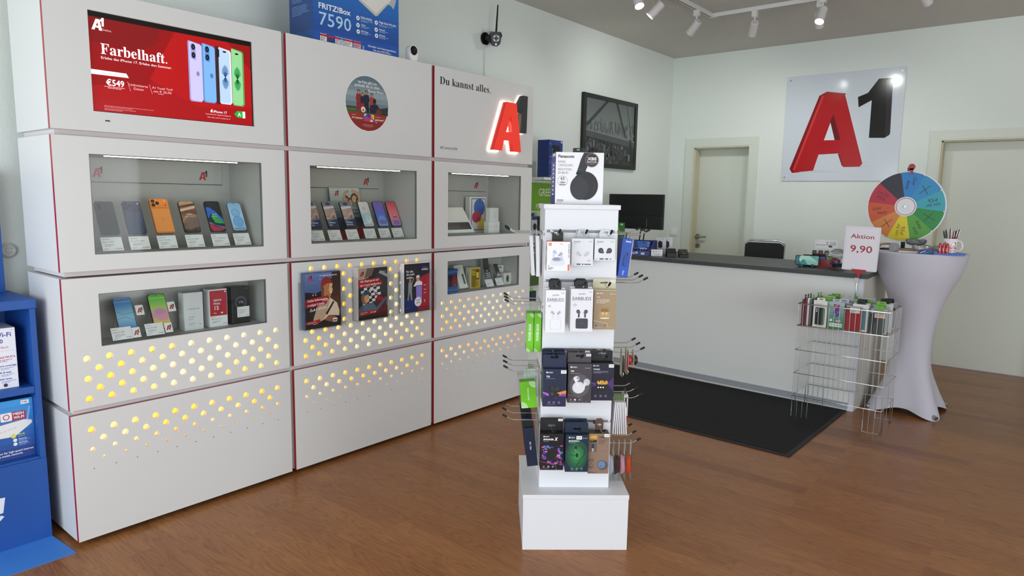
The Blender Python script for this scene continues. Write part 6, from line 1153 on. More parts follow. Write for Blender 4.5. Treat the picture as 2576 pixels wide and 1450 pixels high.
p.k += 1; p.poly([(36, 71), (28, 56), (26, 36), (36, 22), (52, 44), (62, 34), (88, 3), (156, 3), (150, 30), (96, 71)], '#b9e6da'); p.poly([(62, 44), (88, 3), (40, 3), (36, 18)], '#3a9a98'); p.poly([(66, 44), (156, 20), (156, 3), (90, 3)], '#8fd8cc'); p.greek(10, 60, 6, 6, 6, '#9fd0d0'); p.ell(152, 37, 2, '#101a1c'); part(t, 'body', m)
t = thing('display_tray', 'red open box with a white header card on the counter', 'display tray', (-1.425, 5.335, ZT), 8)
RB_ = C('#b3202c', .45); m = MB(); m.bx(-0.09, 0.09, 0, 0.003, 0, 0.06, RB_).bx(-0.09, 0.09, 0.117, 0.12, 0, 0.09, RB_).bx(-0.09, -0.087, 0.003, 0.117, 0, 0.07, RB_).bx(0.087, 0.09, 0.003, 0.117, 0, 0.07, RB_).bx(-0.087, 0.087, 0.003, 0.117, 0, 0.003, RB_); part(t, 'box', m)
m = MB(); m.bx(-0.078, 0.078, 0.1205, 0.122, 0.06, 0.195, CARDW); p = PR(m, (-0.078, 0.1205, 0.06)); p.txt('TRAVEL STAND', 6, 92, 7, '#3a3c42', w=66, b=.02); p.greek(6, 122, 14, 1, 4, '#8a8a90'); p.txt('€ 7,50', 76, 104, 17, '#26262c', w=64, st='it', sh=.2); p.line([(74, 98), (146, 100)], 2.5, '#26262c'); p.rr(94, 80, 26, 14, 4, '#2a2a2e'); part(t, 'header_card', m, 'white printed header card')
for i in range(4):
    x = -0.066 + i * 0.042; ts = thing('travel_stand', 'small black folding stand in the red box, %s from the left' % ('first', 'second', 'third', 'fourth')[i], 'phone stand', Vector((-1.425, 5.335, ZT + 0.004)) + Matrix.Rotation(RD(8), 3, 'Z') @ Vector((x, 0.035 + 0.008 * (i % 2), 0)), 8, 'small black folding stands')
    m = MB(); m.bx(-0.017, 0.017, -0.004, 0.012, 0, 0.082, BLACK, 0.004); part(ts, 'base', m); part(ts, 'prong', MB().bx(-0.014, 0.014, -0.014, -0.004, 0.082, 0.116, C('#17181a', .3), 0.004).bx(-0.010, 0.010, -0.006, 0.012, 0.070, 0.108, BLACK, 0.003))
for i, (x, c_) in enumerate(((-0.06, '#e3e6e8'), (-0.01, '#3f7fc0'), (0.045, '#7ab23a'))): solo('accessory_card', MB().bx(-0.022, 0.022, 0, 0.004, 0, 0.072, C(c_, .5)), ('white', 'blue', 'green')[i] + ' accessory card at the front of the red box', 'accessory', Vector((-1.425, 5.335, ZT + 0.0035)) + Matrix.Rotation(RD(8), 3, 'Z') @ Vector((x, 0.012, 0)), 8, 'accessory cards in the red box')
BC = Vector((-1.305, 5.235, ZT)); m = MB(); pr_ = [(0.0, 0.002), (0.05, 0.002), (0.058, 0.012), (0.078, 0.115)]; m.lathe(pr_ + [(0.0755, 0.115), (0.056, 0.015), (0.0, 0.006)], ACR, 28); solo('bowl', m, 'clear plastic bowl full of packed cables on the counter', 'bowl', BC)
rr = random.Random(11)
for i, (c_, z_, k_, n_) in enumerate((('#e9e9ea', 0.106, 1.0, 'white'), ('#8d8f92', 0.132, 0.8, 'grey'), ('#c9cbd0', 0.088, 0.9, 'pale grey'), ('#b8232d', 0.064, 0.7, 'red'), ('#2a3a74', 0.046, 0.8, 'blue'), ('#20222c', 0.026, 0.75, 'black'))):
    P = []
    for j in range(28): u = 4 * math.pi * j / 28; r_ = (0.044 + 0.008 * math.sin(u * 1.5)) * k_; P.append((r_ * math.cos(u), r_ * 0.8 * math.sin(u), 0.006 * math.sin(u * 0.5 + i)))
    m = MB(); m.tube(P, 0.0055, C(c_, .4), 8, True); part_t = solo('cable', m, n_ + ' cable coiled up in the clear bowl', 'cable', BC + Vector((0.008 * (i % 3) - 0.006, 0.004 * (i % 2), z_)), 40 * i, 'cables in the bowl', 10 - 6 * (i % 3))
# ------------------------------------------------------------------ wire basket in front of the counter
GX0, GX1, GY0, GY1 = -1.3665, -0.832, 4.636, 4.998
t = thing('wire_basket', 'tall silver wire basket on legs, in front of the counter', 'basket', ((GX0 + GX1) / 2, (GY0 + GY1) / 2, 0), 0)
gx, gy = (GX1 - GX0) / 2, (GY1 - GY0) / 2; WIRE = C('#c6c9c8', .3, .9)
def ring_(m, z, r, o=0.0): m.tube([(-gx - o, -gy - o, z), (gx + o, -gy - o, z), (gx + o, gy + o, z), (-gx - o, gy + o, z)], r, WIRE, 6, True)
m = MB()
for i in range(1, 17):
    x = -gx + 2 * gx * i / 17
    for y in (-gy, gy): m.cyl((x, y, 0.15), (x, y, 0.77), 0.0014, WIRE, 6)
for i in range(0, 12):
    y = -gy + 2 * gy * i / 11
    for x in (-gx, gx): m.cyl((x, y, 0.15), (x, y, 0.77), 0.0014, WIRE, 6)
part(t, 'wire_grid', m)
for z, r in ((0.15, .0026), (0.305, .0026), (0.4625, .0026), (0.624, .0030), (0.77, .0034)): m = MB(); ring_(m, z, r, 0.002); part(t, 'hoop', m)
m = MB()
for i in range(1, 11): y = -gy + 2 * gy * i / 11; m.cyl((-gx, y, 0.6225), (gx, y, 0.6225), 0.0014, WIRE, 6)
part(t, 'shelf_grid', m); part(t, 'shelf_board', MB().bx(-gx + 0.006, gx - 0.006, -gy + 0.006, gy - 0.006, 0.6245, 0.6275, C('#a78a68', .8)), 'brown cardboard shelf liner')
def foot(pts): m = MB(); m.tube(pts, 0.0024, WIRE, 6); part(t, 'foot', m)
w_ = 0.10
for sx_ in (-1, 1):
    for sy_ in (-1, 1):
        x0, y0 = sx_ * gx, sy_ * gy; m = MB(); m.tube([(x0 - sx_ * w_, y0, 0.15), (x0 - sx_ * w_, y0, 0.0025), (x0, y0, 0.0025), (x0, y0, 0.15)], 0.0024, WIRE, 6); m.tube([(x0, y0, 0.15), (x0, y0, 0.0025), (x0, y0 - sy_ * 0.07, 0.0025), (x0, y0 - sy_ * 0.07, 0.15)], 0.0024, WIRE, 6)
        for k_ in (1, 2): m.cyl((x0 - sx_ * w_ * k_ / 3, y0, 0.15), (x0 - sx_ * w_ * k_ / 3, y0, 0.0025), 0.0014, WIRE, 6)
        part(t, 'foot', m)
ZB_ = 0.628
def pack(label, x, y, w, h, d, col, draw=None, tab=None, rz=0, window=None, z=ZB_, rx=0):
    t_ = thing('phone_case_pack', label, 'phone case', (x, y, z), rz, 'phone cases in the wire basket', rx)
    m = MB()
    if col == 'clear': m.bx(-w / 2, w / 2, 0, 0.0008, 0, h, ACR).bx(-w / 2, w / 2, d - 0.001, d, 0, h, C('#b9bec0', .4)).bx(-w / 2, -w / 2 + 0.0008, 0.0008, d - 0.001, 0, h, ACR).bx(w / 2 - 0.0008, w / 2, 0.0008, d - 0.001, 0, h, ACR)
    else: m.bx(-w / 2, w / 2, 0, d, 0, h, C(col, .4), 0.001)
    if draw: draw(PR(m, (-w / 2, 0, 0)), w * 1000, h * 1000)
    part(t_, 'box', m)
    if window: c_, wx, wz, ww, wh = window; m = MB(); m.prism(rrpts(ww, wh, 0.009, 4, wx, wz), 0.0018 if col == 'clear' else -0.0012, d - 0.002 if col == 'clear' else -0.0004, C(c_, .3)); part(t_, 'phone_case', m)
    if tab:
        tc, tw, th = tab; m = MB(); m.prism(rrpts(tw, th + 0.008, 0.005, 4, 0, h + th / 2 - 0.004), d * .5, d * .5 + 0.001, C(tc, .4), [rrpts(tw * .5, 0.006, 0.0025, 3, 0, h + th * .5)]); part(t_, 'hang_tab', m)
    return t_
GRN, BTK, GTB = '#6ab42c', '#131416', '#c2c6cc'
def f_c1(p, w, h): p.greek(18, h - 20, w - 36, 2, 5, '#9a9a9a'); p.rr(13, 14, w - 26, h - 58, 8, '#111213'); p.rect(w * .62, 16, 8, h - 62, '#2a6a34'); [p.ell(22, h - 54 - i * 9, 4, '#e9e9ea', 3.4) for i in range(3)]; p.rect(26, 7, w - 52, 2, '#8a8a8a')
def f_c2(p, w, h): p.grad(1, 1, w - 2, h - 2, '#2f7a48', '#a8bcc2', 8); p.rr(34, h - 92, 34, 78, 3, '#5a3aa0'); p.poly([(34, h - 60), (52, h - 30), (68, h - 14), (50, h - 14), (36, h - 30)], '#d87a4a'); p.ell(44, h - 80, 8, '#5a8ad0'); p.ell(60, h - 64, 7, '#c84a8a'); p.rr(14, 14, w - 20, 24, 3, '#dfe8e4'); [p.ell(26 + i * 18, 26, 5, '#8fb8a8') for i in range(4)]; p.ell(22, 56, 9, '#e3ece8'); p.rect(50, 48, 30, 12, '#d0b0b0'); p.txt('Smarts', 11, h - 56, 8, '#5a7a6a', rot=90, w=42)
def f_c3(p, w, h): p.rect(w * .26, h - 42, w * .6, 34, '#d9d6d8'); p.greek(w * .32, h - 20, w * .34, 4, 5, '#8a8a90'); p.ell(w * .78, h - 18, 3.4, '#26262a')
pack('white phone case box with a black window, front of the basket', -1.236, 4.650, 0.084, 0.172, 0.016, '#e6e6e2', f_c1, ('#e6e6e2', 0.05, 0.018))
pack('green and pale blue phone case box with a purple picture, front of the basket', -1.141, 4.650, 0.096, 0.174, 0.014, '#8fb0a4', f_c2, (GTB, 0.05, 0.018))
pack('clear pack with a red phone case, front of the basket', -1.036, 4.650, 0.096, 0.158, 0.016, 'clear', f_c3, None, 0, ('#b3191f', 0, 0.076, 0.09, 0.145))
pack('white box with a teal strip behind the red phone case', -1.004, 4.672, 0.092, 0.172, 0.014, '#e2e2de', lambda p, w, h: p.rr(w - 38, 12, 26, h - 40, 3, '#4f8288'), (BTK, 0.05, 0.024))
pack('clear pack with a black phone case and a green tab, front right of the basket', -0.895, 4.652, 0.098, 0.156, 0.018, 'clear', lambda p, w, h: (p.rect(w * .26, h - 54, w * .62, 26, '#d9b9a4'), p.greek(w * .34, h - 36, w * .46, 2, 5, '#7a5a4a')), (GRN, 0.046, 0.020), 0, ('#141314', -0.006, 0.066, 0.078, 0.125))
for i, (c_, tb, lb) in enumerate((('#6a2a30', BTK, 'dark red'), ('#7a3038', BTK, 'wine red'), ('#e4e4e4', BTK, 'white'), ('#77737c', GRN, 'grey'), ('#6a6872', GRN, 'slate grey'), ('#8b8790', GRN, 'pale grey'))): pack('%s phone case pack seen edge-on, number %s along the left of the basket' % (lb, ('one', 'two', 'three', 'four', 'five', 'six')[i]), -1.349 + 0.0135 * i if i < 4 else -1.349 + 0.0135 * (i - 1), (4.690 if i < 4 else 4.79) + 0.010 * i, 0.085, 0.170 + 0.004 * (i % 3), 0.012, c_, None, (tb, 0.03, 0.028), -90 + 0, None, ZB_)
k = 0; rr = random.Random(4); words = ('second row', 'third row', 'fourth row', 'rearmost row')
for r_ in range(4):
    for c_ in range(4):
        y = 4.70 + r_ * 0.062; x = -1.215 + c_ * 0.106 + 0.008 * (r_ % 2); cc = rr.choice(['#d9d9d8', 'clear', '#c3c9cc', '#e2e2e0', 'clear', '#aeb6ba', '#8f9aa0']); tb = (GRN, GTB, BTK, GRN, GTB, GTB, GRN, BTK, GRN, GTB, GTB, BTK, GRN, GRN, GTB, BTK)[r_ * 4 + c_]
        pack('case pack with a %s tab, %s, %s from the left in the basket' % ({GRN: 'green', GTB: 'pale grey', BTK: 'black'}[tb], words[r_], ('first', 'second', 'third', 'fourth')[c_]), x, y, 0.092, 0.168 + 0.012 * rr.random(), 0.015, cc, None, (tb, 0.055, 0.024), rr.uniform(-2, 2), (rr.choice(['#1a1a1c', '#3a4a5a', '#8a2a30', '#c9c9cc', '#2a3a30']), 0, 0.075, 0.078, 0.13))
# price sign on its pole
t = thing('price_sign', 'white price sign above the wire basket', 'sign', (-1.108, 4.972, 0.63), 0, None, 0, 0)
part(t, 'pole', MB().cyl((0, 0.008, 0.0), (0, 0.008, 0.30), 0.005, CHROME, 12)); part(t, 'pole_clip', MB().bx(-0.013, 0.013, -0.006, 0.018, 0.270, 0.305, C('#c3c9cc', .2), 0.003))
m = MB(); m.T = Matrix.Rotation(RD(1.5), 4, 'Y'); m.bx(-0.008, 0.008, -0.004, 0.010, 0.302, 0.345, RED, 0.002); m.prism([(-0.010, 0.330), (0.010, 0.330), (0.044, 0.350), (0.044, 0.362), (-0.044, 0.362), (-0.044, 0.350)], -0.006, 0.010, RED); part(t, 'clamp', m, 'red clamp')
m = MB(); m.T = Matrix.Rotation(RD(1.5), 4, 'Y'); W, H = 0.212, 0.292; m.prism(rrpts(W, H, 0.006, 4, 0, 0.354 + H / 2), -0.003, 0.004, C('#e6e3ec', .3), (), C('#b9b6be', .4)); p = PR(m, (-W / 2, -0.003, 0.354)); p.put(rrpts(W * 1000 - 16, H * 1000 - 16, 7, 4, W * 500, H * 500), [list(range(20))], '#d5d2db'); p.put(rrpts(W * 1000 - 19, H * 1000 - 19, 6, 4, W * 500, H * 500), [list(range(20))], '#e9e6ee')
p.txt('Aktion', W * 500, 213, 28, '#a3283e', 'c', 142, .012); p.txt('9,90', W * 500, 122, 44, '#a3283e', 'c', 134, .014); part(t, 'sign_board', m)
# ------------------------------------------------------------------ cocktail table
TC = Vector((-0.815, 5.395, 0)); TZ = 1.106
t = thing('cocktail_table', 'round standing table in a white stretch cover', 'table', TC)
m = MB(); NA, vs, fs = 72, [], []
PROF = [(1.100, 0.281), (1.085, 0.281), (1.05, 0.275), (1.0, 0.262), (0.947, 0.247), (0.884, 0.214), (0.81, 0.184), (0.738, 0.159), (0.67, 0.143), (0.609, 0.131), (0.56, 0.123), (0.513, 0.119), (0.46, 0.118), (0.413, 0.121), (0.36, 0.129), (0.30, 0.145), (0.25, 0.164), (0.196, 0.190), (0.15, 0.213), (0.118, 0.229), (0.08, 0.250), (0.049, 0.268), (0.02, 0.283), (0.0, 0.292)]
for z, r in PROF:
    for k in range(NA):
        a_ = 2 * math.pi * k / NA; c_ = abs(math.cos(2 * (a_ - RD(0)))); c4 = 1 - abs(math.sin(2 * (a_ + RD(45)) )); f = max(0.0, 0.45 - z) / 0.45
        q = 0.5 - 0.5 * math.cos(4 * a_); q = q ** 1.5      # 1 at the four corner feet
        rr_ = r * (1 - f * 0.36 * (1 - q)); hem = (1 - q) * 0.045 * max(0, 1 - z / 0.12)
        vs.append((rr_ * math.cos(a_), rr_ * math.sin(a_), z + hem))
n = len(PROF)
for i in range(n - 1):
    for k in range(NA): fs.append((i * NA + k, i * NA + (k + 1) % NA, (i + 1) * NA + (k + 1) % NA, (i + 1) * NA + k)[::-1])
m.add(vs, fs, CLOTH, True); part(t, 'stretch_cover', m)
m = MB(); m.lathe([(0.0, TZ), (0.272, TZ), (0.279, TZ - 0.003), (0.281, 1.098)], CLOTH, 72); part(t, 'top', m); part(t, 'column', MB().cyl((0, 0, 0.03), (0, 0, 1.08), 0.03, STEEL, 14))
for k in range(4): a_ = RD(45 + 90 * k); part(t, 'leg', MB().cyl((0, 0, 0.05), (0.30 * math.cos(a_), 0.30 * math.sin(a_), 0.022), 0.017, STEEL, 10, 0.015))
# prize wheel
t = thing('prize_wheel', 'colourful prize wheel with handwritten fields on the standing table', 'prize wheel', (-0.943, 5.46, TZ), 0)
zc_ = 0.304; R_ = 0.245; m = MB(); m.cyl((0, 0.012, zc_), (0, -0.003, zc_), R_, C('#dfe3ec', .3), 64); p = PR(m, (0, -0.003, zc_)); WC = ['#2b2638', '#b8243c', '#cf5426', '#d98444', '#e3cf22', '#55a336', '#1f8a40', '#35a6b6', '#2a90c4', '#2383cc']; INKB = '#17161c'
for i, c_ in enumerate(WC):
    a0, a1_ = 101 + 36 * i, 137 + 36 * i; p.put([(0, 0)] + [(237 * math.cos(RD(a0 + 36 * j / 9)), 237 * math.sin(RD(a0 + 36 * j / 9))) for j in range(10)], [list(range(11))], c_)
    if i: p.k -= 1
p.k += 1
for i in range(10):
    mid = 119 + 36 * i; kind = ('X', 'L', 'G', 'X', 'L', 'G', 'X', 'L', 'X', 'G')[i]; ro = mid - 180; cx, cy = 160 * math.cos(RD(mid)), 160 * math.sin(RD(mid)); ux, uy = math.cos(RD(ro)), math.sin(RD(ro)); vx, vy = -uy, ux
    P = lambda a, b: (cx + ux * a + vx * b, cy + uy * a + vy * b)
    if kind == 'X': p.line([P(-42, 4), P(42, -6)], 3, INKB); p.line([P(-8, -34), P(10, 34)], 3, INKB)
    else:
        l1, l2 = ('Los für', 'PS5') if kind == 'L' else ('Give', 'Away')
        p.txt(l1, *P(-46, 8), 20, INKB, w=84 if kind == 'L' else 54, rot=ro, st='it'); p.txt(l2, *P(-36 if kind == 'L' else -22, -26), 20, INKB, w=58 if kind == 'L' else 66, rot=ro, st='it')
p.ell(0, 0, 68, '#e9e8ee', None, 44); p.ring(0, 0, 60, 3.5, '#9a2a3a', 44); part(t, 'disc', m)
part(t, 'hub', MB().cyl((0, -0.0045, zc_), (0, -0.014, zc_), 0.010, STEEL, 18))
for i in range(10): a_ = RD(101 + 36 * i); part(t, 'peg', MB().cyl((0.236 * math.cos(a_), -0.003, zc_ + 0.236 * math.sin(a_)), (0.236 * math.cos(a_), -0.022, zc_ + 0.236 * math.sin(a_)), 0.0038, C('#d9b25a', .3, .6), 10))
m = MB(); m.prism(circ(0.020, zc_ + 0.272, 0.021, None, 20), -0.026, -0.020, RED); m.prism([(0.006, zc_ + 0.262), (0.034, zc_ + 0.262), (0.026, zc_ + 0.222), (0.018, zc_ + 0.222)], -0.026, -0.020, RED); part(t, 'pointer', m, 'red pointer')
m = MB(); m.bx(-0.012, 0.014, 0.014, 0.028, 0.012, zc_ + 0.262, BLACK, 0.002).bx(-0.006, 0.02, -0.020, 0.028, zc_ + 0.248, zc_ + 0.268, BLACK, 0.002).cyl((0, 0.012, zc_), (0, 0.016, zc_), 0.012, BLACK); part(t, 'post', m, 'black post'); part(t, 'foot', MB().bx(-0.13, 0.13, -0.05, 0.09, 0.0, 0.012, BLACK, 0.003))
# mug with pens, lighters, pad, notebooks, wrapped gadgets
MG = Vector((-0.630, 5.235, TZ + 0.0105)); solo('notepad', MB().bx(-0.088, 0.088, -0.045, 0.07, 0, 0.010, C('#2f6fd0', .4), 0.002), 'bright blue pad under the mug on the standing table', 'notepad', (-0.628, 5.225, TZ + 0.0002), 6)
t = thing('mug', 'white mug with red and black logo on the blue pad', 'mug', MG, -20); m = MB(); m.lathe([(0.0, 0.004), (0.038, 0.002), (0.041, 0.004), (0.0415, 0.094), (0.040, 0.096), (0.0385, 0.094), (0.038, 0.008), (0.0, 0.007)], C('#e9e7ea', .2), 40)
def wrap(P, c_, rad=0.0417):   # printed shape laid round the mug
    t_ = tessellate_polygon([[Vector((x, y, 0)) for x, y in l] for l in P]); fl = [q for l in P for q in l]; vs_ = [(rad * math.sin(x / 41.5), -rad * math.cos(x / 41.5), y / 1000) for x, y in fl]; fs_ = []
    for f in t_:
        A_, B_, D_ = [fl[i] for i in f]; fs_.append(f if (B_[0] - A_[0]) * (D_[1] - A_[1]) - (B_[1] - A_[1]) * (D_[0] - A_[0]) > 0 else f[::-1])
    m.add(vs_, fs_, C(c_, .25))
def fine(P, s_=4): return [(P[i][0] + (P[(i + 1) % len(P)][0] - P[i][0]) * j / s_, P[i][1] + (P[(i + 1) % len(P)][1] - P[i][1]) * j / s_) for i in range(len(P)) for j in range(s_)]
for x0 in (6, -52): wrap([fine([(x0 + a * 64, 8 + b * 64) for a, b in A1_A]), [(x0 + a * 64, 8 + b * 64) for a, b in A1_H]], '#b3101e')
part(t, 'body', m); m = MB(); m.lathe([(0.0384, 0.092), (0.0380, 0.010)], C('#a8202c', .3), 40); part(t, 'inside', m, 'red inside')
m = MB(); m.tube([(0.040, 0, 0.082), (0.062, 0, 0.080), (0.074, 0, 0.062), (0.074, 0, 0.038), (0.062, 0, 0.020), (0.040, 0, 0.018)], 0.006, C('#e9e7ea', .2), 10); part(t, 'handle', m)
for i, (x, y, lx, ly) in enumerate(((-0.026, -0.006, -0.030, 0.0), (-0.018, 0.006, -0.022, 0.004), (-0.006, -0.010, -0.004, 0.01), (0.004, 0.006, 0.012, 0.0), (0.014, -0.006, 0.022, 0.004), (0.020, 0.010, 0.030, 0.0), (0.008, 0.014, 0.016, 0.012))):
    t_ = thing('pen', 'dark red pen in the mug, leaning %s, number %s' % ('left' if lx < 0 else 'right', ('one', 'two', 'three', 'four', 'five', 'six', 'seven')[i]), 'pen', MG + Vector((x * .5, y * .5, 0.009)), 0, 'pens in the mug'); d = Vector((lx, ly, 0.13)).normalized(); L = 0.128 + 0.006 * (i % 3)
    part(t_, 'barrel', MB().cyl((0, 0, 0), d * L, 0.0042, C('#6a1422' if i > 1 else '#161416', .3), 10)); part(t_, 'clip', MB().cyl(d * (L - 0.034) + Vector((0.005, -0.003, 0)), d * (L + 0.006) + Vector((0.004, -0.003, 0)), 0.0016, CHROME if i > 1 else BLACK, 6)); part(t_, 'push_button', MB().cyl(d * L, d * (L + 0.010), 0.0026, BLACK, 8))
for i in range(3):
    t_ = thing('lighter', 'red lighter standing before the mug, %s of three' % ('left', 'middle', 'right')[i], 'lighter', (-0.676 + i * 0.0205, 5.172 - 0.002 * i, TZ + 0.0105), -4, 'red lighters'); m = MB(); m.cyl((0, 0, 0), (0, 0, 0.056), 0.0092, C('#c01824', .2), 16); p = PR(m, (-0.006, -0.0092, 0.012)); p.txt('A1', 9, 2, 8, '#f2e6e6', rot=90, w=20, b=.03); part(t_, 'body', m); part(t_, 'cap', MB().bx(-0.006, 0.006, -0.006, 0.006, 0.056, 0.066, C('#b01420', .3), 0.003))
t = thing('notebook', 'white-edged notebook with a red ribbon lying on the standing table', 'notebook', (-0.848, 5.215, TZ + 0.0003), 3); part(t, 'pages', MB().bx(-0.07, 0.07, 0, 0.10, 0.001, 0.011, C('#e9e4e0', .6))); part(t, 'cover', MB().bx(-0.072, 0.072, -0.001, 0.101, 0.0112, 0.0132, C('#8d5a4a', .5)).bx(-0.072, 0.072, -0.001, 0.101, -0.0002, 0.0008, C('#8d5a4a', .5))); part(t, 'ribbon', MB().bx(0.050, 0.056, -0.0035, -0.0015, 0.0, 0.013, RED))
t = thing('notebook', 'brown-covered notebook lying behind the white-edged one', 'notebook', (-0.88, 5.34, TZ + 0.0003), 10); part(t, 'pages', MB().bx(-0.07, 0.07, 0, 0.09, 0.001, 0.016, C('#d8cfc8', .6))); part(t, 'cover', MB().bx(-0.072, 0.072, -0.001, 0.091, 0.0162, 0.019, C('#7a4a3c', .5)))
t = thing('headphones', 'grey headphones in a clear bag lying on the standing table', 'headphones', (-0.975, 5.255, TZ), 8)
part(t, 'ear_cup', MB().cyl((0.02, -0.03, 0.031), (0.025, 0.01, 0.031), 0.031, C('#8d8a90', .4), 22, 0.026).cyl((0.0195, -0.031, 0.031), (0.02, -0.03, 0.031), 0.022, C('#a7a4aa', .3), 22)); m = MB(); m.bx(-0.085, 0.05, -0.022, 0.03, 0.004, 0.060, ACR, 0.02); part(t, 'clear_bag', m); m = MB(); m.tube([(-0.075, 0.0, 0.02), (-0.06, 0.0, 0.045), (-0.03, 0.0, 0.05), (0.0, 0.0, 0.05)], 0.006, C('#b06a50', .5), 8); part(t, 'band', m)
for i, (x, y, w_, c_, lb) in enumerate(((-0.845, 5.36, 0.11, '#77777c', 'grey rolled pouch, middle one behind the notebook'), (-0.80, 5.30, 0.09, '#c9c9cc', 'silver rolled pouch above the notebook'), (-0.735, 5.42, 0.12, '#8d8d90', 'dark grey flat pouch behind the blue pouch'))):
    m = MB(); P = [(-w_ / 2 + w_ * j / 12, 0.006 * math.sin(j * .9), 0.026 + 0.004 * math.sin(j * 1.3) + 0.0195 * (i == 0)) for j in range(13)]; m.tube(P, 0.020 if i < 2 else 0.019, C(c_, .25, .4 if i == 1 else 0), 10); solo('pouch', m, lb + ' on the standing table', 'pouch', (x, y, TZ + (0.0195 if i == 0 else 0.0)), 4 * i, 'pouches on the standing table')
t = thing('pouch', 'dark blue pouch with white stripes beside the blue pad', 'pouch', (-0.755, 5.19, TZ), -8, 'pouches on the standing table'); m = MB(); m.prism([(-0.045, 0.001), (0.045, 0.001), (0.038, 0.020), (0.01, 0.030), (-0.03, 0.020)], -0.03, 0.03, C('#24508f', .4)); p = PR(m, (-0.045, -0.03, 0)); p.line([(20, 6), (52, 22)], 4, '#dfe6f0'); p.line([(44, 4), (70, 18)], 3, '#6fa0d8'); part(t, 'body', m)
# ------------------------------------------------------------------ green accessory rack on the left wall behind the cabinets
t = thing('accessory_rack', 'white rack with a bright green header behind the cabinets', 'display rack', (-3.36, 4.70, 0), 90); PX = C('#e3e6e2', .5)
a0, a1_ = -0.43, 0.33; GREENP = C('#6fa51c', .4)
part(t, 'back_board', MB().bx(a0, a1_, 0.03, 0.045, 0.10, 1.585, PX)); part(t, 'shelf', MB().bx(a0, a1_, -0.16, 0.045, 1.566, 1.586, PX)); part(t, 'foot', MB().bx(a0, a1_, -0.10, 0.13, 0, 0.10, PX)); part(t, 'post', MB().bx(a0 - 0.02, a0, -0.01, 0.045, 0, 1.586, PX)); part(t, 'post', MB().bx(a1_, a1_ + 0.02, -0.01, 0.045, 0, 1.586, PX))
m = MB(); m.bx(a0, a1_, 0.004, 0.03, 1.325, 1.545, GREENP); p = PR(m, (a0, 0.004, 1.325)); p.txt('GREEN', 150, 118, 58, '#e3ecd0', w=205, b=.01); p.txt('POWER – WORLD', 116, 14, 40, '#dfe8cc', w=330, b=.012); part(t, 'header', m, 'green printed header')
m = MB(); m.bx(a0, a1_, 0.004, 0.03, 0.72, 1.02, C('#3c5a1e', .45)); p = PR(m, (a0, 0.004, 0.72)); p.txt('ECO-V', 60, 60, 60, '#5f7f34', rot=90, w=230, b=.03); part(t, 'lower_panel', m, 'dark green printed panel')
def f_sp(p, w, h): p.grad(0, 0, w, h, '#16306e', '#1d3f8c', 6); p.rr(w * .18, h * .22, w * .62, h * .50, 16, '#0f1218'); p.ell(w * .28, h * .40, 10, '#2a9ac0', 22); p.ell(w * .31, h * .40, 9, '#10131a', 20); p.line([(w * .3, h * .9), (w * .42, h * .7)], 5, '#15171c'); p.rect(w - 26, h - 18, 22, 12, '#e6e8ee'); p.txt('PRO', 10, h * .78, 6, '#c9d2ea', b=.02); p.greek(10, h * .72, 40, 1, 3, '#8fa0cc'); [p.ell(14 + i * 14, 12, 3, '#c9d2ea') for i in range(3)]
for i, (y, z, h, w_, lb) in enumerate(((4.500, 1.5863, 0.150, 0.245, 'dark blue speaker box, lower of two above the green header'), (4.467, 1.7366, 0.142, 0.182, 'dark blue speaker box, upper of two above the green header'))): carton('speaker_box', lb, 'box', (-3.40 + 0.16, y, z), w_, 0.11, h, '#173070', faces={'front': f_sp}, group='dark blue speaker boxes')
def f_k(p, w, h): p.rect(0, h * .86, w, h * .14, '#2a3a5a'); p.ell(w * .55, h * .58, w * .34, '#1c1d22', h * .14); p.ell(w * .55, h * .30, w * .2, '#2a2c34', h * .08); p.txt('3 IC', w * .7, h * .04, w * .3, '#3a4a6a', rot=90)
for i, (y, z, c_, f_, lb) in enumerate(((4.314, 1.09, '#b4bac4', f_k, 'grey packaged mouse below the green header'), (4.395, 1.09, '#26282c', None, 'black package below the green header, behind the stand'), (4.485, 1.09, '#26282c', None, 'second black package below the green header, behind the stand'), (4.315, 0.985, '#c9ccd2', f_k, 'white packaged webcam low on the green rack'), (4.32, 0.60, '#1f2c44', None, 'dark package on the lowest hooks of the green rack'))):
    t_ = thing('accessory_pack', lb, 'package', (-3.318, y, z), 90, 'packages on the green rack'); m = MB(); hh = 0.19 if z > 1.05 else 0.085; w_ = 0.07; m.bx(-w_ / 2, w_ / 2, 0, 0.038, 0, hh, C(c_, .4), 0.001); p = PR(m, (-w_ / 2, 0, 0)); f_ and f_(p, w_ * 1000, hh * 1000); part(t_, 'box', m); part(t_, 'hang_tab', MB().bx(-0.018, 0.018, 0.02, 0.0212, hh, hh + 0.028, C('#8fd05a' if i else '#26304a', .4)))
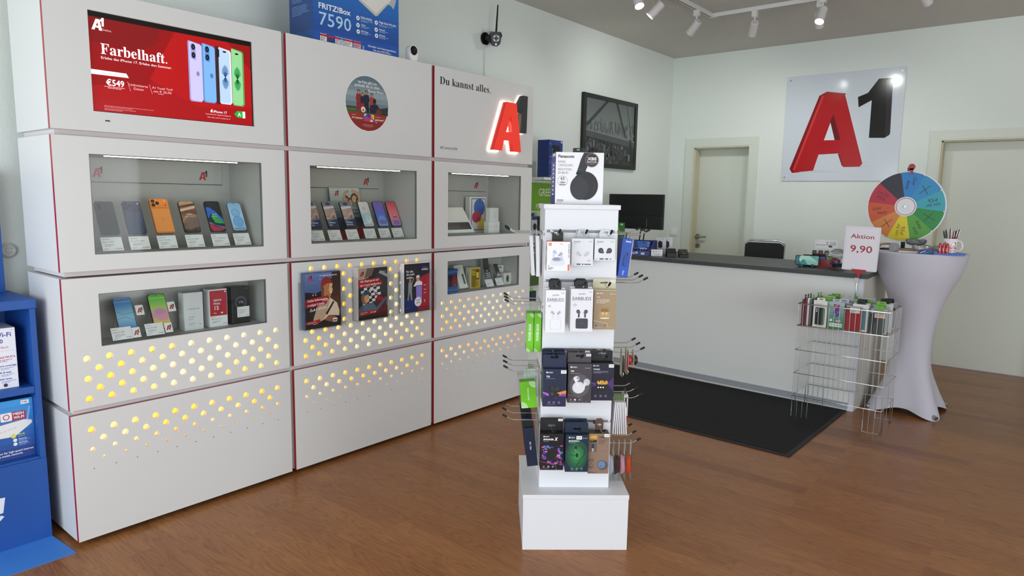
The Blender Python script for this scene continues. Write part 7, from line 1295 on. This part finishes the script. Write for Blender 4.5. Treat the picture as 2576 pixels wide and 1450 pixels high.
# ------------------------------------------------------------------ blue display at the left edge
BX, BY = -3.148, 0.872
t = thing('cardboard_display', 'blue cardboard shelf display cropped by the left edge', 'display stand', (BX, BY, 0), 90); L_ = -0.52; k = 0.02; DP = 0.34
part(t, 'side_wall', MB().bx(-k, 0, 0.0, DP, 0, 0.962, BLUE)); part(t, 'side_wall', MB().bx(L_, L_ + k, 0.0, DP, 0, 0.962, BLUE)); part(t, 'back_wall', MB().bx(L_ + k, -k, DP - 0.01, DP, 0, 0.962, BLUE)); part(t, 'top', MB().bx(L_ - 0.004, 0.004, -0.006, DP, 0.963, 1.000, BLUE, 0.003))
for z in (0.622, 0.330): part(t, 'shelf', MB().bx(L_ + k, -k, 0.004, DP - 0.01, z, z + 0.028, BLUE, 0.002))
m = MB(); m.bx(L_, 0, -0.004, 0.0, 0.0, 0.350, BLUE); p = PR(m, (L_, -0.004, 0)); W_ = '#e3e8f0'; p.poly([(290, 236), (372, 228), (362, 168), (346, 166), (300, 176)], W_); p.poly([(344, 150), (366, 153), (350, 138)], W_); p.poly([(364, 152), (352, 140), (344, 148), (354, 160)], W_); p.ell(300, 150, 12, W_); part(t, 'front_panel', m, 'blue front panel with a white cart emblem')
m = MB(); m.T = Matrix.Rotation(RD(0), 4, 'Z'); m.add([(L_, -0.004, 0.012), (0.0, -0.004, 0.012), (0.02, -0.205, 0.003), (L_, -0.205, 0.003), (L_, -0.004, 0.0), (0, -0.004, 0.0), (0.02, -0.205, 0.0), (L_, -0.205, 0.0)], [(0, 3, 2, 1), (4, 5, 6, 7), (0, 1, 5, 4), (1, 2, 6, 5), (2, 3, 7, 6), (3, 0, 4, 7)], C('#3f7fd0', .5)); part(t, 'floor_flap', m)
part(t, 'header_board', MB().bx(L_, -0.018, DP - 0.045, DP - 0.03, 1.0, 1.50, BLUE), 'blue upright header board')
def f_wb(p, w, h):
    p.txt('Wi-Fi', w - 14, h - 34, 17, '#2a3a9a', 'r', b=.02); p.txt('3000', w - 42, h - 58, 15, '#2a3a9a', 'r', b=.02); p.txt('Wi-Fi', w - 26, h - 80, 8, '#b02a50', 'r'); price(p, w - 20, h - 14, 17, 9, '€ 129,-'); p.rect(0, h - 90, w, 1, '#c9c9d2'); p.txt('Dual band Wi-Fi 6', w - 6, h - 118, 7.5, '#b02a50', 'r', b=.02); p.greek(w - 60, h - 124, 48, 2, 6, '#b06a80')
    for i, s_ in enumerate(('More coverage', 'Safe & easy', 'Mesh cares')): p.txt(s_, w - (4 if i == 0 else 22), h - 152 - i * 26, 7, '#3a5ab0', 'r', b=.02); p.greek(w - 56, h - 157 - i * 26, 50, 2, 5, '#8f9fc8')
    p.ell(w - 44, 14, 7, '#23233a')
carton('router_box', 'white router box on the upper shelf of the blue display', 'box', (-3.185, 0.697, 0.6505), 0.225, 0.15, 0.240, '#e6e6ee', faces={'front': f_wb})
def f_mb(p, w, h):
    p.grad(0, 40, w, h - 40, '#1f4f9c', '#3a9ae0', 8); p.rect(0, 0, w, 44, '#1f3f88'); p.rr(w - 110, h - 82, 84, 34, 4, '#a8283e'); p.rr(w - 110, h - 82, 38, 34, 4, '#eee6ea'); p.ring(w - 91, h - 65, 11, 3, '#a8283e', 20); p.txt('MESH', w - 68, h - 62, 10, '#f2e9ec', w=36, b=.03); p.txt('WI-FI', w - 68, h - 77, 10, '#f2e9ec', w=36, b=.03); price(p, w - 40, h - 22, 28, 15, '€ 449,-')
    p.line([(w - 22, h - 90), (w - 12, h - 34)], 6, '#7fb4e6'); p.poly([(40, h - 110), (w - 40, h - 84), (w - 8, h - 92), (w - 6, h - 104), (w - 22, h - 116), (w - 64, h - 146), (w - 90, h - 148), (30, h - 140)], '#e6e6e4'); p.poly([(40, h - 106), (w - 20, h - 84), (w - 40, h - 84)], '#a8407a')
    for i in range(4): p.line([(w - 120 + i * 16, h - 126 + i * 3), (w - 108 + i * 16, h - 120 + i * 3)], 1.6, '#a9abb8')
    p.ell(w - 72, 94, 9, '#d8d86a'); p.txt('Wi-Fi', w - 58, 94, 7, '#d8e06a', b=.02); p.greek(w - 58, 90, 44, 1, 4, '#a8c06a')
    for i, y in enumerate((76, 60)): p.ell(w - 68, y, 7, '#e6ecf4'); p.txt(('Network', 'FRITZ!OS')[i], w - 56, y, 5, '#e6ecf4', b=.02); p.greek(w - 56, y - 2, 46, 2, 4, '#8fb0dc')
    p.txt('FRITZ!Box for high-speed internet', w - 8, 28, 8, '#e6ecf4', 'r', 150, .015); p.txt('via mobile networks', w - 46, 16, 8, '#e6ecf4', 'r', 84, .015)
carton('router_box', 'blue router box with a red mesh badge on the lower shelf of the blue display', 'box', (-3.19, 0.718, 0.3585), 0.265, 0.15, 0.240, '#2a6ab8', faces={'front': f_mb})
